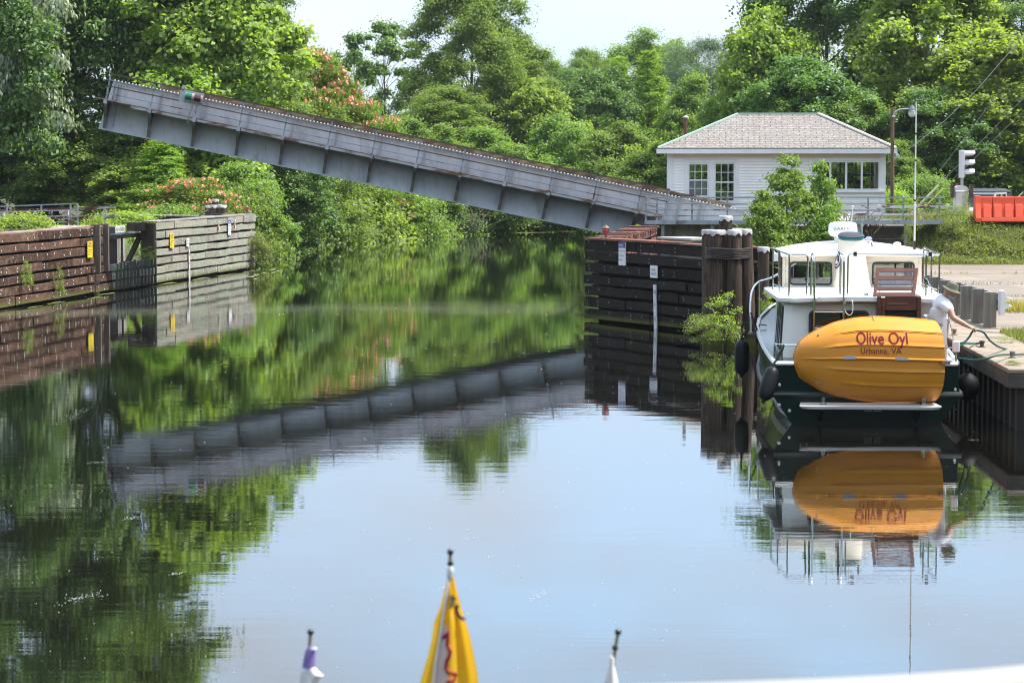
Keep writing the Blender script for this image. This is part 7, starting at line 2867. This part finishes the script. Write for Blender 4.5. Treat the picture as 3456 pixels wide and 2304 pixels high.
# ------------------------------------------------------------------ small plants, driftwood, scum, weeds
proto('sprig', 'bush', 51, 1.6, 1.7, 46, 1500, 0.085, 0.5, 'bright', r0=0.016)
proto('sapling', 'cypress', 52, 3.2, 3.8, 130, 9000, 0.12, 0.75, 'broad', r0=0.04, nl=40)
proto('willow', 'bush', 53, 1.8, 1.6, 60, 2300, 0.11, 0.30, 'weed', r0=0.014)
def small(key, name, label, px, top, bot, D, W_, cat='plant', group=None, zb=None):
    root, w0, h0 = PROTO[key]
    a, b_ = P(px, top, D), P(px, bot, D)
    o = dup(root, b_, random.Random(label).uniform(0, 6), (W_ / w0, W_ / w0, (a.z - b_.z) / h0), label, group)
    o.name = name
    o['category'] = cat
    return o
small('sapling', 'young_tree', 'young maple growing in front of the white house behind the pile cluster', 2655, 522, 905, 76, 2.8, 'tree')
small('sapling', 'young_tree', 'second stem of young maple right of the taller one in front of the house', 2768, 545, 905, 76.5, 2.1, 'tree')
small('sapling', 'young_tree', 'low leafy maple shoot at the foot of the young maples', 2575, 640, 905, 75, 2.2, 'tree')
small('sapling', 'young_tree', 'small maple shoot nearest the radar dome', 2790, 690, 905, 75.5, 1.7, 'tree')
small('sprig', 'sapling', 'bright green sapling growing out of the water in front of the bound pile cluster', 2440, 985, 1160, 56.6, 1.05)
small('willow', 'sapling', 'thin-leaved twigs spreading left of the sapling by the pile cluster', 2365, 1060, 1160, 57.0, 0.9)
small('willow', 'sapling', 'spreading willow-like shoot on the end of the grey fender', 862, 785, 900, 100.4, 1.5)
small('willow', 'sapling', 'yellow-green shoot leaning over the water from the grey fender point', 885, 815, 890, 100.6, 1.0)
small('sprig', 'sapling', 'little leafy tuft beside the white gauge of the grey fender', 628, 850, 890, 92.3, .42)
small('sprig', 'sapling', 'small tuft growing between planks near the middle of the grey fender', 690, 872, 915, 94.4, .40)
small('sprig', 'sapling', 'thin leafy sprig on the brown fender at the far left', 88, 880, 965, 73.4, .42)
small('sprig', 'sapling', 'thin leafy sprig on the brown fender nearer the middle', 200, 900, 995, 76.2, .36)
small('sprig', 'sapling', 'bright tuft on the red-topped wing of the black fender', 2153, 757, 805, 80, .42)
small('sprig', 'sapling', 'tuft of leaves below the frame in the gap of the plank fender', 495, 832, 878, 86.5, .8)
small('willow', 'sapling', 'green tuft on top of the grey fender beside the piles', 775, 716, 738, 100.6, .6)
small('willow', 'sapling', 'dark leafy twig reaching out from the water end of the black fender', 1958, 975, 1075, 66.9, .45)
small('sprig', 'sapling', 'green shoot beside the bow rail in front of the single pile', 2586, 985, 1060, 55, .35)
small('willow', 'weed_clump', 'tall weeds and vines at the foot of the gate cabinet', 3215, 690, 790, 81.6, 1.1, 'weeds')
small('sprig', 'vine', 'vine climbing the right side of the gate cabinet', 3260, 640, 742, 83.1, .30, 'vine')
small('willow', 'weed_clump', 'tall weed standing in front of the dark concrete wall', 3062, 752, 850, 81.2, .42, 'weeds')
small('sprig', 'weed_clump', 'small dark weeds on the quay edge near the right side of the photo', 3390, 1135, 1180, 44.6, .45, 'weeds')
small('willow', 'weed_clump', 'grass tuft on the corner of the quay cap', 3418, 1215, 1242, 39.6, .3, 'weeds')
# shrubs in front of the left railing sit behind the brown fender
for root, *_ in [PROTO[q] for q in ('sprig', 'sapling', 'willow')]:
    for ch in list(root.children):
        bpy.data.objects.remove(ch)
    bpy.data.objects.remove(root)
# dead twigs
TWIG = mat('dead_twig', (0.24, 0.20, 0.165), 0.9, col2=(.15, .12, .10), scale=5)
def twigs(name, label, px, py, D, spread, h_, n, seed, cat):
    rng = random.Random(seed)
    b_ = P(px, py, D)
    m = MB()
    for i in range(n):
        a = rng.uniform(0, 6.28)
        r = rng.uniform(.2, 1) * spread
        s = b_ + V(rng.uniform(-.5, .5) * spread, rng.uniform(-.3, .3), 0)
        e = s + V(math.cos(a) * r, math.sin(a) * r * .5, rng.uniform(.1, 1) * h_)
        mid = s.lerp(e, .55) + V(rng.uniform(-.2, .2), rng.uniform(-.2, .2), rng.uniform(0, .4) * h_)
        m.tube(spline([s, mid, e], 4), [.022 * (1 - .09 * q) for q in range(9)], 5)
    o = m.build(name, TWIG, None)
    return tag(o, label, cat)
twigs('dead_branches', 'bleached dead branches hanging over the far water edge under the lower girder', 1570, 775, 150.5, 2.2, 1.5, 60, 3, 'branches')
twigs('dead_branches', 'tangle of dry vines on the concrete wall behind the radar dome', 2890, 815, 82.2, .9, 1.05, 70, 4, 'branches')
o = MB().tube(spline([P(670, 747, 100), P(671, 735, 100), P(678, 722, 100), P(694, 714, 100), P(704, 709, 100)], 5), [.045 * (1 - .02 * i) for i in range(21)], 6).build('bare_branch', TWIG, None)
tag(o, 'bare pale branch bending up over the top of the grey fender', 'branch')
# grass on the bank and in the cracks of the paving
rng = np.random.default_rng(9)
def blades(n, x0, x1, y0, y1, h0, h1, wd, name, label, mt, clump=None, filt=None, zf_=None):
    x = rng.uniform(x0, x1, n)
    y = rng.uniform(y0, y1, n)
    if filt is not None:
        kk = filt(x, y)
        x, y = x[kk], y[kk]
    n = len(x)
    z = ground_h(x, y) - .03 if zf_ is None else np.full(n, zf_)
    hgt = rng.uniform(h0, h1, n)
    if clump is not None:
        hgt = hgt * clump(x, y)
    a = rng.uniform(0, 6.28, n)
    ln = rng.uniform(.1, .7, n) * hgt
    p = np.stack([x, y, z], 1)
    side = np.stack([np.cos(a), np.sin(a), 0 * a], 1) * (wd * rng.uniform(.6, 1.4, n))[:, None]
    lean = np.stack([np.cos(a * 2.3) * ln, np.sin(a * 2.3) * ln, hgt], 1)
    vs = np.stack([p - side, p + side, p + lean * .6 + side * .7, p + lean], 1).reshape(-1, 3)
    me = quads_mesh(name, vs, rng.random(n), mt)
    o = bpy.data.objects.new(name, me)
    C.objects.link(o)
    return stuff(o, label, 'grass')
GRASS = leaf_mat('grass_blade', (0.095, 0.125, 0.020), (0.225, 0.225, 0.050), 0.40, 0.02)
DRY = leaf_mat('dry_grass', (0.20, 0.17, 0.065), (0.36, 0.28, 0.13), 0.3, 0.02)
cl = lambda x, y: 0.55 + .55 * np.sin(x * 1.7 + 2 * np.sin(y * .9)) ** 2 * np.sin(y * 1.1 + x * .4) ** 2 + .25
blades(36000, 8.8, 20.5, 80.0, 85.5, .07, .22, .018, 'bank_grass', 'green weeds and grass covering the sloping bank', GRASS, cl)
blades(5000, 9.5, 20.5, 80.3, 84.2, .16, .40, .012, 'dry_bank_grass', 'dry straw-coloured grass stalks among the green on the bank', DRY, None, lambda x, y: np.sin(x * .9 + y * .5) * np.sin(y * .7 - x * .3) > .15)
# leafy weeds over the bank: small blades turned every way
n = 34000
x, y = rng.uniform(9.5, 20.5, n), rng.uniform(80.2, 84.6, n)
lump = np.sin(x * 1.3 + 1.7 * np.sin(y * 2.8)) * np.sin(y * 3.05 + x * .35) + .5 * np.sin(x * 3.1 + y * 6.3)
kk = lump > rng.uniform(-.9, .5, n)
x, y, lump = x[kk], y[kk], lump[kk]
z = ground_h(x, y) + rng.uniform(.02, 1, len(x)) * np.clip(.08 + .18 * lump, .05, .36)
nr = np.array([0, 0, .8]) + .9 * unit(rng, len(x))
nr /= np.linalg.norm(nr, axis=1)[:, None]
me = quads_mesh('bank_weeds', leaves_arrays(np.stack([x, y, z], 1), nr, rng.uniform(.06, .13, len(x)), .55, rng, None), rng.random(len(x)), LEAF['weed'])
o = bpy.data.objects.new('bank_weeds', me)
C.objects.link(o)
stuff(o, 'leafy yellow-green weeds in low mounds on the sloping bank', 'weeds')
def crack(x, y):
    d = np.full(x.shape, 9.0)
    for e in lot_edges:
        d = np.minimum(d, np.abs(y - e + .12 * np.sin(x * 1.3)))
    den = np.sin(x * 1.1 + y) * np.sin(x * .37 + 1) > -.05
    return (d < .09) & den
blades(90000, 9.6, 26, 50, 80.6, .04, .15, .012, 'crack_grass', 'yellowing grass growing in the cracks of the old paving', GRASS, None, crack, .93)
blades(9000, 9.6, 12.5, 52, 58, .10, .28, .012, 'paving_weeds', 'patch of yellow weeds on the paving beside the guard rail end', leaf_mat('yellow_weed', (.20, .17, .03), (.34, .29, .06), .35, .02), None, lambda x, y: ((x - 10.95) / .7) ** 2 + ((y - 54.7) / 1.2) ** 2 < rng.uniform(.1, 1, len(x)), .95)
blades(15000, 8.2, 10.2, 40.5, 47.5, .04, .16, .010, 'quay_grass', 'green grass along the back of the quay cap', GRASS, None, lambda x, y: (x > 8.75 + (y - 39) * .0435) & (x < 9.35 + (y - 39) * .0435 + .2 * np.sin(y * 2)), .95)
# low green cover on the other banks
blades(42000, -24, -9, 60, 132, .12, .45, .03, 'bank_cover', 'low green growth on the left bank behind the fenders', LEAF['broad'], None, lambda x, y: signed(x, y) > .3)
blades(22000, 3, 9.5, 60, 83, .10, .40, .03, 'shore_cover', 'low green growth on the shore behind the black fender', LEAF['broad'], None, lambda x, y: (signed(x, y) > .3) & ((x < 8.7) | (y > 80.6)))
blades(30000, -16, 22, 125, 180, .2, .7, .05, 'far_bank_cover', 'low growth along the far water edge', LEAF['dark'], None, lambda x, y: (signed(x, y) > -.2) & (signed(x, y) < 5))
# duckweed film drifting along the edges
rng2 = random.Random(12)
SCUM = mat('duckweed', (0.17, 0.19, 0.045), 0.7, col2=(0.12, 0.135, 0.04), scale=5, kind='World')
m = MB()
def patch(x, y, ang, L_, w_, z):
    n = 22
    pts = []
    ph = rng2.uniform(0, 6)
    for q in range(n):
        a = 2 * math.pi * q / n
        rr = 1 + .35 * math.sin(3 * a + ph) + .2 * math.sin(7 * a + ph * 2)
        u, v_ = math.cos(a) * L_ * rr, math.sin(a) * w_ * rr
        pts.append((x + u * math.cos(ang) - v_ * math.sin(ang), y + u * math.sin(ang) + v_ * math.cos(ang), z))
    m.face(pts)
zz = .004
def along(a, b_, n, L_, w_, off):
    global zz
    for i in range(n):
        t = (i + rng2.random()) / n
        x, y = a[0] + (b_[0] - a[0]) * t, a[1] + (b_[1] - a[1]) * t
        zz += .00002
        patch(x + rng2.uniform(-off, off), y - abs(rng2.uniform(0, off)), math.atan2(b_[1] - a[1], b_[0] - a[0]), L_ * rng2.uniform(.4, 1.2), w_ * rng2.uniform(.3, 1), zz)
along((-11.6, 131.5), (-8, 141.2), 9, 1.5, .35, .8)
along((-8, 141), (-3.6, 151), 16, 1.8, .5, 1.0)
along((-3.6, 151), (4.6, 161), 22, 1.8, .6, 1.2)
along((-14.0, 72.3), (-9.8, 101), 13, .9, .10, .35)
along((-9.5, 92), (-9.4, 101), 8, .9, .12, .5)
stuff(m.build('duckweed', SCUM, None, fix=False), 'yellow-green duckweed film along the water edges', 'duckweed')
# bubbles, petals and specks floating on the water
m1, m2, m3 = MB(), MB(), MB()
def speck(mm, p, r):
    mm.lathe([(r, 0), (r * .7, r * .5), (.0001, r * .65)], (p.x, p.y, .002), (0, 0, 1), 6)
for i in range(520):
    px, py = rng2.uniform(0, 3300), 900 + 1380 * rng2.random() ** 1.5
    p = G(px, py)
    if float(signed(np.array([p.x]), np.array([p.y]))[0]) < -.3:
        speck(m1, p, rng2.uniform(.003, .010) * (p.y / 60 + .25))
for cx, cy, n, sx, sy in ((1818, 2010, 34, 38, 22), (1490, 1985, 18, 30, 8), (255, 1400, 60, 40, 26), (270, 2020, 60, 80, 22), (320, 1560, 20, 40, 3), (450, 1745, 26, 50, 10), (1575, 1786, 8, 10, 5), (600, 1935, 20, 30, 6),
                          (1575, 1818, 14, 25, 4), (1640, 1880, 6, 30, 8), (3290, 1484, 10, 26, 1)):
    for i in range(n):
        t = rng2.gauss(0, .5)
        speck(m1, G(cx + t * sx + rng2.gauss(0, .2) * sx, cy - t * sy * .8 + rng2.gauss(0, .25) * sy), rng2.uniform(.003, .006))
for i in range(34):
    px, py = rng2.uniform(0, 1950), rng2.uniform(1000, 1080) if rng2.random() < .6 else rng2.uniform(900, 2200)
    p = G(px, py)
    if float(signed(np.array([p.x]), np.array([p.y]))[0]) < -.3:
        speck(m2, p, rng2.uniform(.008, .018) * min(1.4, p.y / 55))
stuff(m1.build('water_bubbles', mat('bubble', (.55, .57, .58), .15), None), 'tiny pale bubbles and specks floating on the canal', 'bubbles')
stuff(m2.build('fallen_petals', mat('petal', (.62, .26, .16), .8), None), 'pink fallen blossom petals drifting on the canal', 'petals')

# ------------------------------------------------------------------ flags and deck edge of the boat the photo is taken from
FY = 8.6
FB = mat('staff_ball', (.012, .012, .013), .25, coat=.5)
BRASS = mat('staff_brass', (.30, .26, .16), .35, metal=.4, col2=(.22, .19, .12), scale=8)
def staff(name, label, top, bot, Y, knob=None):
    o = thing(name, label, 'flag', P(*bot, Y))
    a, b_ = P(*top, Y), P(*bot, Y)
    d = (a - b_).normalized()
    m = MB()
    m.tube([b_, a], .0062, 10)
    m.build('staff', BRASS, o, smooth=True)
    m = MB()
    r = .0118
    m.lathe([(.0001, -r)] + [(r * math.cos(t), r * math.sin(t)) for t in np.linspace(-1.4, 1.4, 12)] + [(.0001, r)], a + d * r * .6, d, 16)
    m.build('finial', FB, o, smooth=True)
    if knob:
        m = MB()
        c = P(*knob, Y)
        m.lathe([(.006, -.009), (.0105, -.006), (.0105, .006), (.006, .009)], c, d, 12)
        m.build('collar', FB, o, smooth=True)
    return o
CLOTHY = NT('yellow_flag_cloth')
k = CLOTHY
df = k.n('BsdfDiffuse')
v = k.coord((1, 1, 1))
c = k.mix(k.ramp(k.noise(v, 12, 4), .4, .6), (.80, .50, .045), (.74, .43, .035))
k.l(c, df.inputs['Color'])
tr2 = k.n('BsdfTranslucent')
tr2.inputs['Color'].default_value = (.85, .52, .03, 1)
ms = k.n('MixShader')
ms.inputs[0].default_value = .4
k.l(df.outputs[0], ms.inputs[1])
k.l(tr2.outputs[0], ms.inputs[2])
k.l(ms.outputs[0], k.out.inputs['Surface'])
CLOTHW = mat('white_cloth', (.72, .70, .70), .9, col2=(.66, .64, .65), scale=9)
CLOTHP = mat('purple_cloth', (.21, .155, .40), .9, col2=(.17, .12, .33), scale=9)
f1 = staff('flag', 'yellow flag with red and blue markings hanging from the middle staff', (1520, 1868), (1516, 2420), FY, (1520, 1900))
def fp(px, py, d=0.0):
    return P(px, py, FY + d)
ROWS = [(1925, [1513, 1517, 1521, 1525, 1527]), (1960, [1508, 1514, 1520, 1528, 1534]), (2000, [1497, 1508, 1520, 1533, 1545]), (2050, [1484, 1500, 1519, 1541, 1557]), (2100, [1465, 1492, 1520, 1552, 1573]),
        (2160, [1456, 1484, 1518, 1562, 1590]), (2220, [1442, 1472, 1516, 1572, 1602]), (2280, [1424, 1466, 1515, 1580, 1613]), (2350, [1404, 1458, 1513, 1584, 1618]), (2420, [1385, 1450, 1512, 1586, 1620])]
DEP = [.05, -.02, -.045, .03, -.01]
m = MB()
def fgrid(py, t):
    rows = [r[0] for r in ROWS]
    xs_ = [np.interp(py, rows, [r[1][i] for r in ROWS]) for i in range(5)]
    q = t * 4
    i = min(3, int(q))
    fr2 = q - i
    s2 = fr2 * fr2 * (3 - 2 * fr2)
    sc3 = min(1, (py - 1920) / 160)
    return fp(xs_[i] + (xs_[i + 1] - xs_[i]) * fr2, py, (DEP[i] + (DEP[i + 1] - DEP[i]) * s2) * sc3)
m.loft([[fgrid(py, t) for t in np.linspace(0, 1, 33)] for py in np.linspace(1925, 2420, 46)], closed=False)
fl_ = m.build('flag_cloth', CLOTHY.m, f1, smooth=True, fix=False)
def flagmark(pts, mt, name, e=-.004):
    mm = MB()
    mm.tube([fgrid(py, t) + V(0, e, 0) for t, py in pts], .0065, 6)
    return mm.build(name, mt, fl_)
FR = mat('flag_red', (.26, .015, .03), .9)
FBL = mat('flag_blue', (.07, .085, .24), .9)
flagmark([(.33, 2150), (.47, 2132), (.45, 2150), (.44, 2175), (.52, 2195), (.50, 2215), (.46, 2225), (.44, 2250), (.47, 2265), (.60, 2272), (.58, 2290), (.50, 2297), (.46, 2310)], FR, 'red_outline')
flagmark([(.86, 2042), (.74, 2048), (.72, 2060), (.78, 2076), (.90, 2086), (.97, 2086)], FBL, 'blue_ring')
flagmark([(.55, 2010), (.62, 2016), (.72, 2018)], INK, 'dark_mark')
flagmark([(.57, 2014), (.57, 2032), (.55, 2045)], INK, 'dark_mark')
mm = MB()
mm.loft([[fgrid(py, t) + V(0, -.003, 0) for t in np.linspace(.27, w_, 8)] for py, w_ in ((2108, .36), (2125, .44), (2150, .44), (2185, .46), (2215, .46), (2250, .42), (2290, .50), (2330, .46))], closed=False, caps=False)
mm.build('pale_patch', mat('flag_pale', (.58, .44, .38), .9), fl_, fix=False)
mm = MB()
mm.tube([fgrid(py, .25) + V(0, -.006, 0) for py in (1945, 2000, 2060, 2120, 2180, 2240, 2320, 2400)], .0045, 6)
mm.tube([fp(1519, 1912, -.01), fp(1520, 1925, -.01), fp(1517, 1945, -.008), fp(1513, 1955, -.005)], [.010, .011, .010, .004], 8)
mm.build('white_hem', CLOTHW, fl_)
f2 = staff('flag', 'furled purple flag with a white fringe on the left staff', (1048, 2138), (1030, 2420), FY)
mm = MB()
mm.tube([P(1052, 2182, FY - .0), P(1048, 2200, FY), P(1044, 2230, FY), P(1040, 2262, FY)], [.012, .019, .021, .022], 14)
mm.build('flag_cloth', CLOTHP, f2, smooth=True)
mm = MB()
mm.tube([P(1058, 2186, FY - .012), P(1060, 2192, FY - .012)], [.011, .010], 10)
rings = []
for i, (py, x0, x1) in enumerate(((2252, 1022, 1064), (2262, 1013, 1072), (2276, 1012, 1088), (2290, 1014, 1074), (2330, 1008, 1068), (2420, 1000, 1066))):
    cx, w_ = (x0 + x1) / 2, (x1 - x0) / 2
    ring = []
    for q in range(26):
        a = 2 * math.pi * q / 26
        rr = 1 + .12 * math.sin(5 * a + i * .7)
        p = P(cx + w_ * math.cos(a) * rr, py + 3 * math.sin(3 * a + i), FY)
        ring.append(p + V(0, .024 * math.sin(a) * rr, 0))
    rings.append(ring)
mm.loft(rings, caps=True)
mm.build('white_fringe', CLOTHW, f2, smooth=True)
f3 = staff('flag', 'white flag hanging limp from the right slanted staff', (2085, 2138), (2040, 2420), FY, (2076, 2184))
mm = MB()
rings = []
for i, (py, x0, x1) in enumerate(((2214, 2060, 2070), (2222, 2058, 2073), (2240, 2058, 2072), (2262, 2052, 2076), (2290, 2044, 2082), (2330, 2034, 2088), (2420, 2020, 2096))):
    cx, w_ = (x0 + x1) / 2, (x1 - x0) / 2
    ring = []
    for q in range(24):
        a = 2 * math.pi * q / 24
        rr = 1 + (.10 * math.sin(4 * a + i * .3) if i > 2 else 0)
        ring.append(P(cx + w_ * math.cos(a) * rr, py, FY) + V(0, .018 * math.sin(a) * rr, 0))
    rings.append(ring)
mm.loft(rings)
mm.build('flag_cloth', CLOTHW, f3, smooth=True)
# curved white deck edge with a tan stripe
de = thing('deck_edge', 'blurred white curved deck edge of the near boat at the bottom of the photo', 'deck edge', P(2700, 2330, 4.2))
mm, mt_ = MB(), MB()
tops = [(1500, 2350), (2000, 2318), (2400, 2304), (2800, 2289), (3100, 2273), (3300, 2259), (3500, 2240), (3800, 2206)]
sec = []
sec2 = []
for px, py in tops:
    a = P(px, py, 4.2)
    sec.append([a + V(0, 0, -.16), a, a + V(0, -.012, -.004), a + V(0, -.03, -.016), a + V(0, -.045, -.034), a + V(0, -.05, -.16)])
    sec2.append([a + V(0, -.0535, -.052), a + V(0, -.0505, -.052), a + V(0, -.0505, -.15), a + V(0, -.0535, -.15)])
mm.loft(sec)
mm.build('gunwale', mat('cream_deck', (.36, .34, .305), .5, col2=(.33, .31, .28), scale=6), de, smooth=True)
mt_.loft(sec2)
mt_.build('tan_stripe', mat('tan_stripe', (.26, .17, .12), .6), de)

# ------------------------------------------------------------------ the summer air itself
hm = bpy.data.materials.new('haze_air')
hm.use_nodes = True
hn = hm.node_tree
hn.nodes.remove(hn.nodes['Principled BSDF'])
pv = hn.nodes.new('ShaderNodeVolumePrincipled')
pv.inputs['Color'].default_value = (0.86, 0.93, 1.0, 1)
pv.inputs['Density'].default_value = 0.00010
pv.inputs['Anisotropy'].default_value = 0.25
hn.links.new(pv.outputs['Volume'], hn.nodes['Material Output'].inputs['Volume'])
o = MB().bb(-150, 150, -90, 400, -3.0, 40).build('haze', hm, None)
stuff(o, 'thin summer haze in the air over the canal', 'haze')
